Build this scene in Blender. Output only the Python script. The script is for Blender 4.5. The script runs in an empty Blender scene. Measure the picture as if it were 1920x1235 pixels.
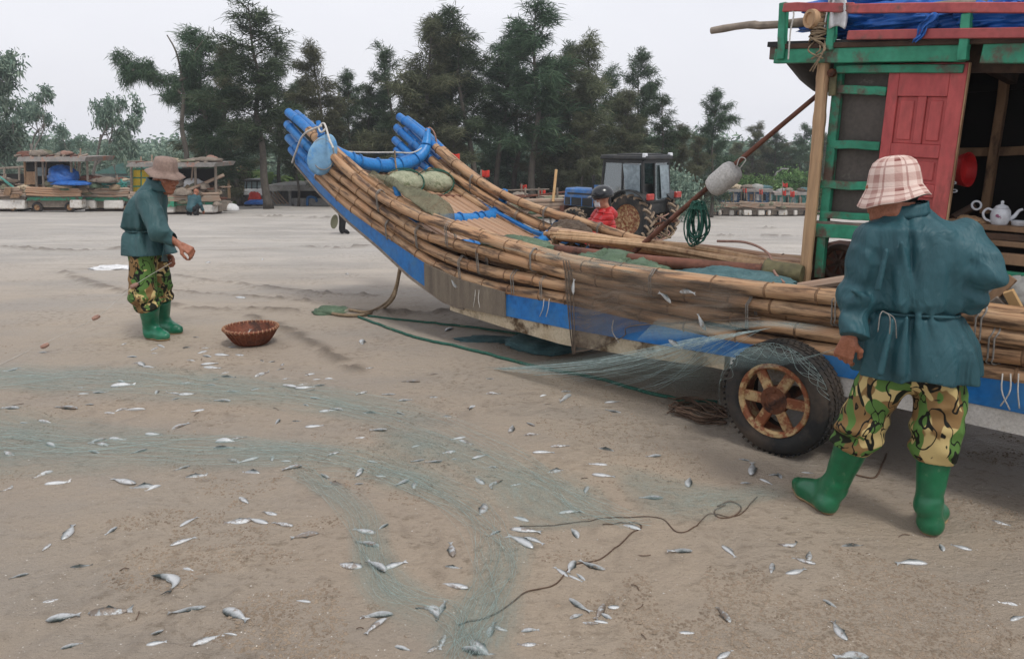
import bpy, math, random
import numpy as np
from mathutils import Matrix, Vector

# ------------------------------------------------------------------ camera
F, CX, CY, EYE = 1400.0, 960.0, 617.5, 1.72          # focal length and centre in photo pixels, eye height
TH = math.atan((CY - 262.0) / F)                      # downward pitch: horizon sits at row 262
CT, ST = math.cos(TH), math.sin(TH)
scene = bpy.context.scene
COL = scene.collection
cam_d = bpy.data.cameras.new('camera')
cam_d.sensor_width = 36.0
cam_d.lens = 36.0 * F / 1920.0
cam_d.clip_start, cam_d.clip_end = 0.05, 2000.0
cam = bpy.data.objects.new('camera', cam_d)
COL.objects.link(cam)
cam.location = (0, 0, EYE)
cam.rotation_euler = (math.pi / 2 - TH, 0, 0)
scene.camera = cam

# ------------------------------------------------------------------ sky and sun (overcast noon)
SUN_EL, SUN_AZ = math.radians(58), math.radians(-35)
world = bpy.data.worlds.new('World')
scene.world = world
world.use_nodes = True
wt = world.node_tree
wt.nodes.clear()
w_out = wt.nodes.new('ShaderNodeOutputWorld')
w_bg = wt.nodes.new('ShaderNodeBackground')
w_bg.inputs['Strength'].default_value = 0.11
w_sky = wt.nodes.new('ShaderNodeTexSky')
w_sky.sky_type = 'NISHITA'
w_sky.sun_disc = False
w_sky.sun_elevation = SUN_EL
w_sky.sun_rotation = SUN_AZ
w_sky.dust_density = 4.0
w_tc = wt.nodes.new('ShaderNodeTexCoord')
w_map = wt.nodes.new('ShaderNodeMapping')
w_map.inputs['Scale'].default_value = (1.0, 1.0, 2.4)
w_noi = wt.nodes.new('ShaderNodeTexNoise')
w_noi.inputs['Scale'].default_value = 1.7
w_noi.inputs['Detail'].default_value = 4.0
w_ramp = wt.nodes.new('ShaderNodeValToRGB')
w_ramp.color_ramp.elements[0].position = 0.3
w_ramp.color_ramp.elements[0].color = (6.25, 6.32, 6.85, 1)
w_ramp.color_ramp.elements[1].position = 0.72
w_ramp.color_ramp.elements[1].color = (7.3, 7.35, 7.75, 1)
w_mix = wt.nodes.new('ShaderNodeMixRGB')
w_mix.inputs['Fac'].default_value = 0.93             # cloud cover
L = wt.links.new
L(w_tc.outputs['Generated'], w_map.inputs['Vector'])
L(w_map.outputs['Vector'], w_noi.inputs['Vector'])
L(w_noi.outputs['Fac'], w_ramp.inputs['Fac'])
L(w_sky.outputs['Color'], w_mix.inputs['Color1'])
L(w_ramp.outputs['Color'], w_mix.inputs['Color2'])
L(w_mix.outputs['Color'], w_bg.inputs['Color'])
L(w_bg.outputs['Background'], w_out.inputs['Surface'])
sun_d = bpy.data.lights.new('sun', 'SUN')
sun_d.energy = 1.5
sun_d.angle = math.radians(13)
sun_d.color = (1.0, 0.97, 0.92)
sun = bpy.data.objects.new('sun', sun_d)
COL.objects.link(sun)
sun.rotation_euler = (math.pi / 2 - SUN_EL, 0, math.pi - SUN_AZ + math.pi)
sun.location = (0, 0, 30)
vs = scene.view_settings
vs.view_transform = 'Standard'
vs.look = 'None'
vs.gamma = 1.0
vs.exposure = 0.26
vs.use_curve_mapping = False
scene.cycles.transparent_max_bounces = 24
scene.cycles.max_bounces = 8
scene.cycles.volume_bounces = 2

# ------------------------------------------------------------------ photo pixel -> place
V3 = lambda *a: np.array(a, float)
O = V3(0, 0, EYE)
def ray(px, py):
    a, b = (px - CX) / F, -(py - CY) / F
    return V3(a, CT + b * ST, -ST + b * CT)
def gnd(px, py, z=0.0):
    d = ray(px, py)
    return O + d * ((z - EYE) / d[2])
def aty(px, py, y):                                   # point on the view ray at depth y
    d = ray(px, py)
    return O + d * (y / d[1])
def smooth(a, b, x):
    t = np.clip((x - a) / (b - a), 0, 1)
    return t * t * (3 - 2 * t)
def terr(x, y):                                       # the beach falls gently away behind the boat
    x, y = np.asarray(x, float), np.asarray(y, float)
    az = x / np.maximum(y, 3.0)
    s = 0.058 + 0.021 * smooth(-0.1, 0.3, az)
    q = np.minimum(y, 75.0) - 7.6
    q = np.where(q > 1.5, q, np.where(q < -1.5, 0.0, (q + 1.5) ** 2 / 6.0))
    return -s * q
def gt(px, py):                                       # ray against the terrain
    d = ray(px, py)
    lo, hi = 0.5, 140.0
    for _ in range(60):
        m = (lo + hi) / 2
        p = O + d * m
        if p[2] > terr(p[0], p[1]): lo = m
        else: hi = m
    return O + d * lo
def gy(px, y):                                        # ground point in photo column px at depth y
    x = 0.0
    for _ in range(4):
        z = float(terr(x, y))
        x = (px - CX) / F * (y * CT - (z - EYE) * ST)
    return V3(x, y, float(terr(x, y)))
def mpp(y): return y / F * 1.0

# boat frame: u toward the bow, v across to the far side
BA = math.radians(47)
BG = V3(1.449, 3.923, 0)
BU = V3(-math.cos(BA), math.sin(BA), 0)
BV = V3(math.sin(BA), math.cos(BA), 0)
def bw(u, v, z): return BG + BU * u + BV * v + V3(0, 0, z)
def bside(px, py, v):                                 # on the boat's side plane v
    d = ray(px, py)
    return O + d * (np.dot(BG + BV * v - O, BV) / np.dot(d, BV))
def buv(p): q = np.asarray(p) - BG; return float(q @ BU), float(q @ BV), float(q[2])
def bcross(px, py, u):
    d = ray(px, py)
    return O + d * (np.dot(BG + BU * u - O, BU) / np.dot(d, BU))

# ------------------------------------------------------------------ noise
def _h(ix, iy, iz, s):
    n = (ix.astype(np.int64) * 374761393 + iy.astype(np.int64) * 668265263 + iz.astype(np.int64) * 2147483647 + s * 974634777) & 0xffffffff
    n = ((n ^ (n >> 13)) * 1274126177) & 0xffffffff
    return ((n ^ (n >> 16)) & 0xffff) / 65535.0
def vnoise(x, y, z=0.0, s=0):
    x, y, z = np.broadcast_arrays(np.asarray(x, float), np.asarray(y, float), np.asarray(z, float))
    ix, iy, iz = np.floor(x), np.floor(y), np.floor(z)
    fx, fy, fz = x - ix, y - iy, z - iz
    fx, fy, fz = (f * f * (3 - 2 * f) for f in (fx, fy, fz))
    r = 0
    for dx in (0, 1):
        for dy in (0, 1):
            for dz in (0, 1):
                w = (fx if dx else 1 - fx) * (fy if dy else 1 - fy) * (fz if dz else 1 - fz)
                r = r + w * _h(ix + dx, iy + dy, iz + dz, s)
    return r * 2 - 1
def fbm(x, y, z=0.0, o=4, s=0):
    r, a, t = 0, 1.0, 0
    for i in range(o):
        r = r + a * vnoise(np.asarray(x) * 2 ** i, np.asarray(y) * 2 ** i, np.asarray(z) * 2 ** i, s + i)
        t += a; a *= 0.5
    return r / t

# ------------------------------------------------------------------ mesh helpers
def tag(o, label=None, cat=None, group=None, kind=None):
    if label: o['label'] = label
    if cat: o['category'] = cat
    if group: o['group'] = group
    if kind: o['kind'] = kind
    return o
def wloc(o):
    l = V3(*o.location)
    while o.parent: o = o.parent; l = l + V3(*o.location)
    return l
def thing(name, loc, label, cat, group=None):
    o = bpy.data.objects.new(name, None)
    o.empty_display_size = 0.2
    COL.objects.link(o)
    o.location = loc
    return tag(o, label, cat, group)
def curve(pts, n):                                    # Catmull-Rom through points, n samples
    P = np.array(pts, float)
    if len(P) == 2: return P[0] + (P[1] - P[0]) * np.linspace(0, 1, n)[:, None]
    P = np.vstack([2 * P[0] - P[1], P, 2 * P[-1] - P[-2]])
    L_ = np.r_[0, np.cumsum(np.linalg.norm(np.diff(P[1:-1], axis=0), axis=1))]
    L_ = L_ / L_[-1] * (len(P) - 3)
    out = []
    for q in np.linspace(0, L_[-1], n):
        i = min(int(np.searchsorted(L_, q, 'right') - 1), len(P) - 4)
        d = L_[i + 1] - L_[i]
        t = (q - L_[i]) / d if d > 0 else 0
        a, b, c, e = P[i:i + 4]
        out.append(0.5 * (2 * b + (c - a) * t + (2 * a - 5 * b + 4 * c - e) * t * t + (3 * b - a - 3 * c + e) * t ** 3))
    return np.array(out)
def nrm(v): v = np.asarray(v, float); return v / (np.linalg.norm(v) + 1e-12)
class MB:
    """collects shapes in world coordinates and links them as ONE mesh object"""
    def __init__(s, X=None): s.v, s.f, s.m, s.uv, s.X, s.mi = [], [], [], {}, X, 0
    def add(s, vs, fs, uvs=None):
        b = len(s.v)
        s.v += [tuple(map(float, p)) for p in vs]
        for f in fs:
            s.f.append(tuple(b + i for i in f)); s.m.append(s.mi)
        if uvs is not None:
            for i, q in enumerate(uvs): s.uv[b + i] = q
        return s
    def box(s, c, size, ax=None, tap=1.0):            # ax: 3 axis vectors
        c = np.asarray(c, float); h = np.asarray(size, float) / 2
        A = np.eye(3) if ax is None else np.array([nrm(a) for a in ax])
        vs = []
        for z in (-1, 1):
            k = tap if z > 0 else 1
            for x, y in ((-1, -1), (1, -1), (1, 1), (-1, 1)): vs.append(c + A[0] * x * h[0] * k + A[1] * y * h[1] * k + A[2] * z * h[2])
        return s.add(vs, [(3, 2, 1, 0), (4, 5, 6, 7), (0, 1, 5, 4), (1, 2, 6, 5), (2, 3, 7, 6), (3, 0, 4, 7)])
    def beam(s, p, q, w, h, up=(0, 0, 1), n=1, wob=0.0, rng=None):  # squared timber from p to q, w across, h along up
        p, q = np.asarray(p, float), np.asarray(q, float)
        d = nrm(q - p); a = nrm(np.cross(d, up)); b = np.cross(a, d)
        vs, fs = [], []
        for i in range(n + 1):
            o = p + (q - p) * i / n
            kw = 1.0
            if wob and rng: o = o + a * rng.uniform(-wob, wob) + b * rng.uniform(-wob, wob); kw = 1 + rng.uniform(-1, 1) * wob * 6
            vs += [o - a * w / 2 * kw - b * h / 2, o + a * w / 2 * kw - b * h / 2, o + a * w / 2 * kw + b * h / 2, o - a * w / 2 * kw + b * h / 2]
        for i in range(n):
            for k in range(4):
                j = (k + 1) % 4
                fs.append((i * 4 + k, i * 4 + j, i * 4 + 4 + j, i * 4 + 4 + k))
        fs += [(3, 2, 1, 0), (n * 4, n * 4 + 1, n * 4 + 2, n * 4 + 3)]
        return s.add(vs, fs)
    def tube(s, pts, r, k=8, cap=True, closed=False, flat=1.0, up=None):
        P = np.asarray(pts, float); n = len(P)
        R = np.broadcast_to(np.asarray(r, float), (n,))
        T = np.gradient(P, axis=0) if not closed else (np.roll(P, -1, 0) - np.roll(P, 1, 0))
        T = np.array([nrm(t) for t in T])
        a = np.asarray(up, float) if up is not None else (V3(0, 0, 1) if abs(T[0][2]) < 0.9 else V3(1, 0, 0))
        vs, uvs, fs = [], [], []
        ln = 0.0
        for i in range(n):
            if i: ln += float(np.linalg.norm(P[i] - P[i - 1]))
            a = nrm(a - T[i] * (a @ T[i])); b = np.cross(T[i], a)
            for j in range(k):
                w = 2 * math.pi * j / k
                vs.append(P[i] + (a * math.cos(w) * flat + b * math.sin(w)) * R[i]); uvs.append((ln, j / k))
        for i in range(n if closed else n - 1):
            i2 = (i + 1) % n
            for j in range(k):
                j2 = (j + 1) % k
                fs.append((i * k + j, i * k + j2, i2 * k + j2, i2 * k + j))
        if cap and not closed:
            fs += [tuple(range(k - 1, -1, -1)), tuple(range((n - 1) * k, n * k))]
        return s.add(vs, fs, uvs)
    def lathe(s, prof, c, ax=(0, 0, 1), k=24, x0=None, closed=False):   # prof: (radius, along axis)
        ax = nrm(ax); c = np.asarray(c, float)
        a = nrm(np.cross(ax, (0, 0, 1) if abs(ax[2]) < 0.9 else (1, 0, 0))); b = np.cross(ax, a)
        vs, fs, n = [], [], len(prof)
        for r, h in prof:
            for j in range(k):
                w = 2 * math.pi * j / k
                vs.append(c + ax * h + (a * math.cos(w) + b * math.sin(w)) * r)
        for i in range(n if closed else n - 1):
            i2 = (i + 1) % n
            for j in range(k):
                j2 = (j + 1) % k
                fs.append((i * k + j, i * k + j2, i2 * k + j2, i2 * k + j))
        if not closed:
            fs += [tuple(range(k - 1, -1, -1)), tuple(range((n - 1) * k, n * k))]
        return s.add(vs, fs)
    def sheet(s, G, thick=0.0, uvscale=1.0, nvec=None):   # G: array (m, n, 3)
        G = np.asarray(G, float); m, n = G.shape[:2]
        vs = G.reshape(-1, 3)
        fs = [(i * n + j, i * n + j + 1, (i + 1) * n + j + 1, (i + 1) * n + j) for i in range(m - 1) for j in range(n - 1)]
        uvs = [(j / (n - 1) * uvscale, i / (m - 1)) for i in range(m) for j in range(n)]
        if not thick: return s.add(vs, fs, uvs)
        N = np.cross(np.gradient(G, axis=0).reshape(-1, 3), np.gradient(G, axis=1).reshape(-1, 3))
        N = N / (np.linalg.norm(N, axis=1, keepdims=True) + 1e-9)
        q = m * n
        fs2 = fs + [tuple(q + i for i in reversed(f)) for f in fs]
        bd = [j for j in range(n)] + [i * n + n - 1 for i in range(1, m)] + [(m - 1) * n + j for j in range(n - 2, -1, -1)] + [i * n for i in range(m - 2, 0, -1)]
        for i in range(len(bd)):
            a, b = bd[i], bd[(i + 1) % len(bd)]
            fs2.append((b, a, q + a, q + b))
        return s.add(np.vstack([vs, vs - N * thick]), fs2, uvs + uvs)
    def prism(s, poly, d):                            # closed polygon extruded by vector d
        P = np.asarray(poly, float); n = len(P); d = np.asarray(d, float)
        fs = [tuple(range(n - 1, -1, -1)), tuple(range(n, 2 * n))] + [(i, (i + 1) % n, n + (i + 1) % n, n + i) for i in range(n)]
        return s.add(np.vstack([P, P + d]), fs)
    def build(s, name, mats, parent=None, sm=False, bevel=0.0, kind=None):
        vs = np.array(s.v, float)
        if s.X is not None: vs = vs @ s.X[:3, :3].T + s.X[:3, 3]
        return link_mesh(name, vs, s.f, mats, parent, sm, bevel, kind, s.m, s.uv)
def link_mesh(name, vs, fs, mats, parent=None, sm=False, bevel=0.0, kind=None, mi=None, uv=None):
    if not isinstance(mats, (list, tuple)): mats = [mats]
    vs = np.asarray(vs, float)
    if parent is not None: org = wloc(parent)
    else:
        lo, hi = vs.min(0), vs.max(0); org = V3((lo[0] + hi[0]) / 2, (lo[1] + hi[1]) / 2, lo[2])
    me = bpy.data.meshes.new(name)
    me.from_pydata((vs - org).tolist(), [], fs if isinstance(fs, list) else fs.tolist())
    for m in mats: me.materials.append(m)
    if mi is not None and any(mi): me.polygons.foreach_set('material_index', mi)
    if uv:
        ul = me.uv_layers.new(name='UVMap')
        li = np.empty(len(me.loops), int); me.loops.foreach_get('vertex_index', li)
        arr = np.zeros((len(vs), 2))
        for i, q in uv.items(): arr[i] = q
        ul.data.foreach_set('uv', arr[li].ravel())
    if sm: me.polygons.foreach_set('use_smooth', [True] * len(me.polygons))
    me.update()
    o = bpy.data.objects.new(name, me)
    COL.objects.link(o)
    if parent is not None: o.parent = parent
    else: o.location = org
    if sm == 'auto':
        me.set_sharp_from_angle(angle=math.radians(40))
    if bevel:
        b = o.modifiers.new('bevel', 'BEVEL'); b.width = bevel; b.segments = 1; b.limit_method = 'ANGLE'
    if kind: o['kind'] = kind
    return o
def copy_tree(o, parent=None, loc=None):
    c = o.copy(); COL.objects.link(c); c.parent = parent
    if loc is not None: c.location = loc
    for ch in o.children: copy_tree(ch, c)
    return c

# ------------------------------------------------------------------ implicit surfaces (bodies and clothes)
def surfnet(fn, lo, hi, h):
    lo, hi = np.asarray(lo, float), np.asarray(hi, float)
    n = np.maximum(np.ceil((hi - lo) / h).astype(int) + 1, 4)
    ax = [lo[i] + h * np.arange(n[i]) for i in range(3)]
    X, Y, Z = np.meshgrid(*ax, indexing='ij', sparse=False)
    D = fn(X, Y, Z)
    S = D < 0
    cn = n - 1
    sl = lambda a, o, c: a[o[0]:o[0] + c[0], o[1]:o[1] + c[1], o[2]:o[2] + c[2]]
    corners = [(i, j, k) for i in (0, 1) for j in (0, 1) for k in (0, 1)]
    cnt = sum(sl(S, o, cn).astype(np.int8) for o in corners)
    act = (cnt > 0) & (cnt < 8)
    idx = np.full(cn, -1, int); na = int(act.sum()); idx[act] = np.arange(na)
    I = np.argwhere(act)
    acc = np.zeros((na, 3)); c2 = np.zeros(na)
    for a in range(3):
        for o in corners:
            if o[a]: continue
            e = list(o); e[a] = 1
            p, q = I + np.array(o), I + np.array(e)
            d0, d1 = D[p[:, 0], p[:, 1], p[:, 2]], D[q[:, 0], q[:, 1], q[:, 2]]
            m = (d0 < 0) != (d1 < 0)
            t = np.where(m, d0 / np.where(m, d0 - d1, 1), 0)
            pos = np.tile(np.array(o, float), (na, 1)); pos[:, a] = t
            acc[m] += pos[m]; c2[m] += 1
    V = lo + (I + acc / np.maximum(c2, 1)[:, None]) * h
    FS = []
    for a in range(3):
        b, c = (a + 1) % 3, (a + 2) % 3
        s0 = [slice(None)] * 3; s1 = [slice(None)] * 3
        s0[a] = slice(0, -1); s1[a] = slice(1, None)
        ch = S[tuple(s0)] != S[tuple(s1)]
        E_ = np.argwhere(ch)
        ok = (E_[:, b] > 0) & (E_[:, c] > 0) & (E_[:, b] < cn[b]) & (E_[:, c] < cn[c])
        E_ = E_[ok]
        def cell(db, dc):
            q = E_.copy(); q[:, b] += db; q[:, c] += dc
            return idx[q[:, 0], q[:, 1], q[:, 2]]
        Q = np.stack([cell(-1, -1), cell(0, -1), cell(0, 0), cell(-1, 0)], 1)
        fl = ~S[E_[:, 0], E_[:, 1], E_[:, 2]]
        Q[fl] = Q[fl][:, ::-1]
        FS.append(Q)
    FS = np.vstack(FS)
    return V, FS[(FS >= 0).all(1)]
def cone(X, Y, Z, a, b, r1, r2):                      # tapered capsule distance
    a, b = np.asarray(a, float), np.asarray(b, float)
    d = b - a; l2 = float(d @ d) + 1e-12
    px, py, pz = X - a[0], Y - a[1], Z - a[2]
    t = np.clip((px * d[0] + py * d[1] + pz * d[2]) / l2, 0, 1)
    return np.sqrt((px - d[0] * t) ** 2 + (py - d[1] * t) ** 2 + (pz - d[2] * t) ** 2) - (r1 + (r2 - r1) * t)
def ell(X, Y, Z, c, r, ax=None):                      # ellipsoid (approximate distance)
    q = [X - c[0], Y - c[1], Z - c[2]]
    if ax is not None: q = [q[0] * a[0] + q[1] * a[1] + q[2] * a[2] for a in ax]
    k0 = np.sqrt((q[0] / r[0]) ** 2 + (q[1] / r[1]) ** 2 + (q[2] / r[2]) ** 2)
    return (k0 - 1) * min(r) if False else k0 * (k0 - 1) / (np.sqrt((q[0] / r[0] ** 2) ** 2 + (q[1] / r[1] ** 2) ** 2 + (q[2] / r[2] ** 2) ** 2) + 1e-6)
def su(a, b, k):                                      # smooth union
    h = np.clip(0.5 + 0.5 * (b - a) / k, 0, 1)
    return b + (a - b) * h - k * h * (1 - h)
def ss(a, b, k):                                      # smooth subtraction of b from a
    return -su(-a, b, k)
# ------------------------------------------------------------------ materials
def hx(s):
    s = s.lstrip('#')
    c = [int(s[i:i + 2], 16) / 255 for i in (0, 2, 4)]
    return tuple(x / 12.92 if x <= 0.04045 else ((x + 0.055) / 1.055) ** 2.4 for x in c) + (1.0,)
class NT:
    def __init__(s, name):
        s.mat = bpy.data.materials.new(name); s.mat.use_nodes = True
        s.t = s.mat.node_tree; s.t.nodes.clear()
        s.out = s.t.nodes.new('ShaderNodeOutputMaterial')
    def n(s, typ, ins=None, **props):
        nd = s.t.nodes.new('ShaderNode' + typ)
        for k, v in props.items(): setattr(nd, k, v)
        for k, v in (ins or {}).items(): s.set(nd.inputs[k], v)
        return nd
    def set(s, inp, v):
        if isinstance(v, bpy.types.NodeSocket): s.t.links.new(v, inp)
        elif isinstance(v, bpy.types.Node): s.t.links.new(v.outputs[0], inp)
        else: inp.default_value = v
    def coord(s, kind='Object', scale=(1, 1, 1), loc=(0, 0, 0), rot=(0, 0, 0)):
        tc = s.n('TexCoord')
        return s.n('Mapping', {'Vector': tc.outputs[kind], 'Scale': scale, 'Location': loc, 'Rotation': rot}).outputs[0]
    def noise(s, vec, scale, det=4, rough=0.55, dist=0.0):
        return s.n('TexNoise', {'Vector': vec, 'Scale': scale, 'Detail': det, 'Roughness': rough, 'Distortion': dist}).outputs['Fac']
    def ramp(s, fac, stops, interp='LINEAR'):
        nd = s.n('ValToRGB', {'Fac': fac}); cr = nd.color_ramp; cr.interpolation = interp
        while len(cr.elements) < len(stops): cr.elements.new(0.5)
        for e, (p, c) in zip(cr.elements, stops):
            e.position = p; e.color = c if len(c) == 4 else tuple(c) + (1,)
        return nd.outputs[0]
    def mix(s, f, a, b, mode='MIX'):
        return s.n('MixRGB', {'Fac': f, 'Color1': a, 'Color2': b}, blend_type=mode).outputs[0]
    def math(s, op, a, b=0.0, clamp=False):
        nd = s.n('Math', {0: a, 1: b}, operation=op); nd.use_clamp = clamp
        return nd.outputs[0]
    def bump(s, h, strength=0.3, dist=0.01):
        return s.n('Bump', {'Height': h, 'Strength': strength, 'Distance': dist}).outputs[0]
    def end(s, color, rough=0.8, bump=None, metal=0.0, spec=0.4, **kw):
        ins = {'Base Color': color, 'Roughness': rough, 'Metallic': metal, 'Specular IOR Level': spec}
        if bump is not None: ins['Normal'] = bump
        ins.update(kw)
        b = s.n('BsdfPrincipled', ins)
        s.t.links.new(b.outputs[0], s.out.inputs[0])
        return s.mat
G1, G0 = (1, 1, 1, 1), (0, 0, 0, 1)
def PM(name, c1, c2, scale=6.0, rough=0.8, bump=0.3, bscale=30.0, bdist=0.01, stretch=(1, 1, 1), wear=None, wamt=0.45, wscale=8.0, metal=0.0, spec=0.4, coords='Object', dirt=None, rnd=0.12, wsharp=0.06):
    """two-tone grained surface, optional worn patches showing another colour"""
    m = NT(name)
    vec = m.coord(coords, stretch)
    c = m.ramp(m.noise(vec, scale, 5), [(0.3, hx(c1)), (0.7, hx(c2))])
    h = m.noise(vec, bscale, 5, 0.6)
    c = m.mix(m.math('MULTIPLY', m.math('SUBTRACT', 0.62, h, True), 1.6), c, m.mix(0.5, c, G0))
    if wear:
        w = m.ramp(m.noise(vec, wscale, 6, 0.65), [(wamt - wsharp, G0), (wamt + wsharp, G1)])
        c = m.mix(w, c, m.ramp(m.noise(vec, bscale, 3), [(0.3, hx(wear)), (0.75, tuple(x * 1.5 for x in hx(wear)[:3]))]))
    if dirt:
        dn = m.ramp(m.noise(m.coord('Object'), 3.1, 6, 0.7), [(0.46, G0), (0.68, G1)])
        c = m.mix(m.math('MULTIPLY', dn, 0.75), c, hx(dirt))
    if rnd:
        r = m.n('ObjectInfo').outputs['Random']
        c = m.n('HueSaturation', {'Color': c, 'Value': m.math('ADD', 1 - rnd, m.math('MULTIPLY', r, 2 * rnd))}).outputs[0]
    return m.end(c, rough, m.bump(h, bump, bdist) if bump else None, metal, spec)

def mat_bamboo(name, a, b, dark, damt=0.56):
    m = NT(name)
    uv = m.n('TexCoord').outputs['UV']
    r = m.n('ObjectInfo').outputs['Random']
    off = m.n('CombineXYZ', {'X': m.math('MULTIPLY', r, 37.0), 'Y': m.math('MULTIPLY', r, 11.0)}).outputs[0]
    vec = m.n('VectorMath', {0: uv, 1: off}, operation='ADD').outputs[0]
    gr = m.noise(m.n('Mapping', {'Vector': vec, 'Scale': (3, 60, 1)}).outputs[0], 1.0, 5)
    big = m.noise(m.n('Mapping', {'Vector': vec, 'Scale': (2.2, 2.0, 1)}).outputs[0], 1.0, 4)
    c = m.ramp(gr, [(0.25, hx(a)), (0.75, hx(b))])
    c = m.mix(m.ramp(big, [(0.35, G0), (0.7, G1)]), c, m.mix(0.38, c, hx('a4602c')))
    scor = m.ramp(m.noise(m.n('Mapping', {'Vector': vec, 'Scale': (2.6, 5.0, 1)}).outputs[0], 1.0, 6, 0.65), [(damt, G0), (damt + 0.13, G1)])
    c = m.mix(m.math('MULTIPLY', scor, 0.85), c, hx(dark))
    return m.end(c, 0.55, m.bump(gr, 0.35, 0.004), spec=0.35)

def mat_net(name, c1, c2, lo, hi, sx=3.0, sy=22.0, grid=0.0, xf=False):
    """knotted twine netting: mostly holes, so light passes between the threads"""
    m = NT(name)
    uv = m.n('TexCoord').outputs['UV']
    w = m.noise(m.coord('Object', (1, 1, 1)), 2.4, 4)
    warp = m.n('VectorMath', {0: uv, 1: m.n('CombineXYZ', {'X': 0.0, 'Y': m.math('MULTIPLY', w, 0.22)}).outputs[0]}, operation='ADD').outputs[0]
    st = m.noise(m.n('Mapping', {'Vector': warp, 'Scale': (sx, sy, 1)}).outputs[0], 1.0, 6, 0.7)
    fold = m.noise(m.coord('Object', (1, 1, 1)), 1.6, 4, 0.6)
    fine = m.noise(m.coord('Object', (1, 1, 1)), 150.0, 2, 0.6)
    f = m.math('ADD', m.math('MULTIPLY', st, 0.6), m.math('ADD', m.math('MULTIPLY', fold, 0.45), m.math('MULTIPLY', fine, 0.22)))
    a = m.n('MapRange', {'Value': f, 'From Min': 0.5, 'From Max': 0.82, 'To Min': lo, 'To Max': hi}).outputs[0]
    # selvedge: netting thins out to single threads at its edges
    sep = m.n('SeparateXYZ', {'Vector': uv})
    e = m.math('MULTIPLY', m.math('SUBTRACT', 1.0, sep.outputs['Y']), m.math('MULTIPLY', sep.outputs['Y'], 4.0))
    e = m.n('MapRange', {'Value': m.math('ADD', e, m.math('MULTIPLY', m.math('SUBTRACT', st, 0.5), 0.9)), 'From Min': 0.12, 'From Max': 1.15, 'To Min': 0.55 * grid, 'To Max': 1.0}).outputs[0]
    a = m.math('MULTIPLY', a, e, True)
    if xf:
        x_ = m.math('ADD', sep.outputs['X'], m.math('MULTIPLY', m.math('SUBTRACT', fold, 0.5), 0.12))
        a = m.math('MULTIPLY', a, m.n('MapRange', {'Value': x_, 'From Min': 1.0, 'From Max': 0.84, 'To Min': 0.0, 'To Max': 1.0}).outputs[0], True)
        if xf == 'both': a = m.math('MULTIPLY', a, m.n('MapRange', {'Value': x_, 'From Min': 0.0, 'From Max': 0.14, 'To Min': 0.0, 'To Max': 1.0}).outputs[0], True)
    c = m.ramp(st, [(0.3, hx(c1)), (0.7, hx(c2))])
    d = m.n('BsdfDiffuse', {'Color': c})
    t = m.n('BsdfTranslucent', {'Color': c})
    t2 = m.n('MixShader', {0: 0.35, 1: d.outputs[0], 2: t.outputs[0]})
    tr = m.n('BsdfTransparent')
    mx = m.n('MixShader', {0: a, 1: tr.outputs[0], 2: t2.outputs[0]})
    m.t.links.new(mx.outputs[0], m.out.inputs[0])
    return m.mat

def mat_leaf(name, c1, c2, c3, scale=0.7):
    m = NT(name)
    g = m.n('NewGeometry')
    n1 = m.noise(m.coord('Object'), scale, 3)
    f = m.math('ADD', m.math('MULTIPLY', n1, 0.7), m.math('MULTIPLY', g.outputs['Random Per Island'], 0.45))
    c = m.ramp(f, [(0.3, hx(c1)), (0.55, hx(c2)), (0.85, hx(c3))])
    r = m.n('ObjectInfo').outputs['Random']
    c = m.n('HueSaturation', {'Color': c, 'Hue': m.math('ADD', 0.475, m.math('MULTIPLY', r, 0.05)), 'Value': m.math('ADD', 0.8, m.math('MULTIPLY', r, 0.4))}).outputs[0]
    d = m.n('BsdfDiffuse', {'Color': c}); t = m.n('BsdfTranslucent', {'Color': c})
    mx = m.n('MixShader', {0: 0.3, 1: d.outputs[0], 2: t.outputs[0]})
    m.t.links.new(mx.outputs[0], m.out.inputs[0])
    return m.mat

def mat_camo():
    m = NT('camouflage_cloth')
    v = m.coord('Object', (1, 1, 0.8))
    n1 = m.noise(v, 5.5, 2, 0.5, 1.0); n2 = m.noise(m.coord('Object', (1, 1, .8), (7, 3, 1)), 6.0, 2, 0.5, 1.1); n3 = m.noise(m.coord('Object', (1.0, 1.0, 0.65), (2, 9, 5)), 7.0, 2, 0.5, 1.5)
    c = m.mix(m.ramp(n1, [(0.495, G0), (0.505, G1)]), hx('bda873'), hx('80643f'))
    c = m.mix(m.ramp(n2, [(0.525, G0), (0.535, G1)]), c, hx('527338'))
    k = m.math('ABSOLUTE', m.math('SUBTRACT', n3, 0.47))
    c = m.mix(m.ramp(k, [(0.016, G1), (0.024, G0)]), c, hx('14150f'))
    k2 = m.ramp(n3, [(0.62, G0), (0.63, G1)])
    c = m.mix(k2, c, hx('1b1e14'))
    wr = m.noise(v, 16, 4, 0.6)
    return m.end(c, 0.75, m.bump(wr, 0.4, 0.012), spec=0.25)

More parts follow.
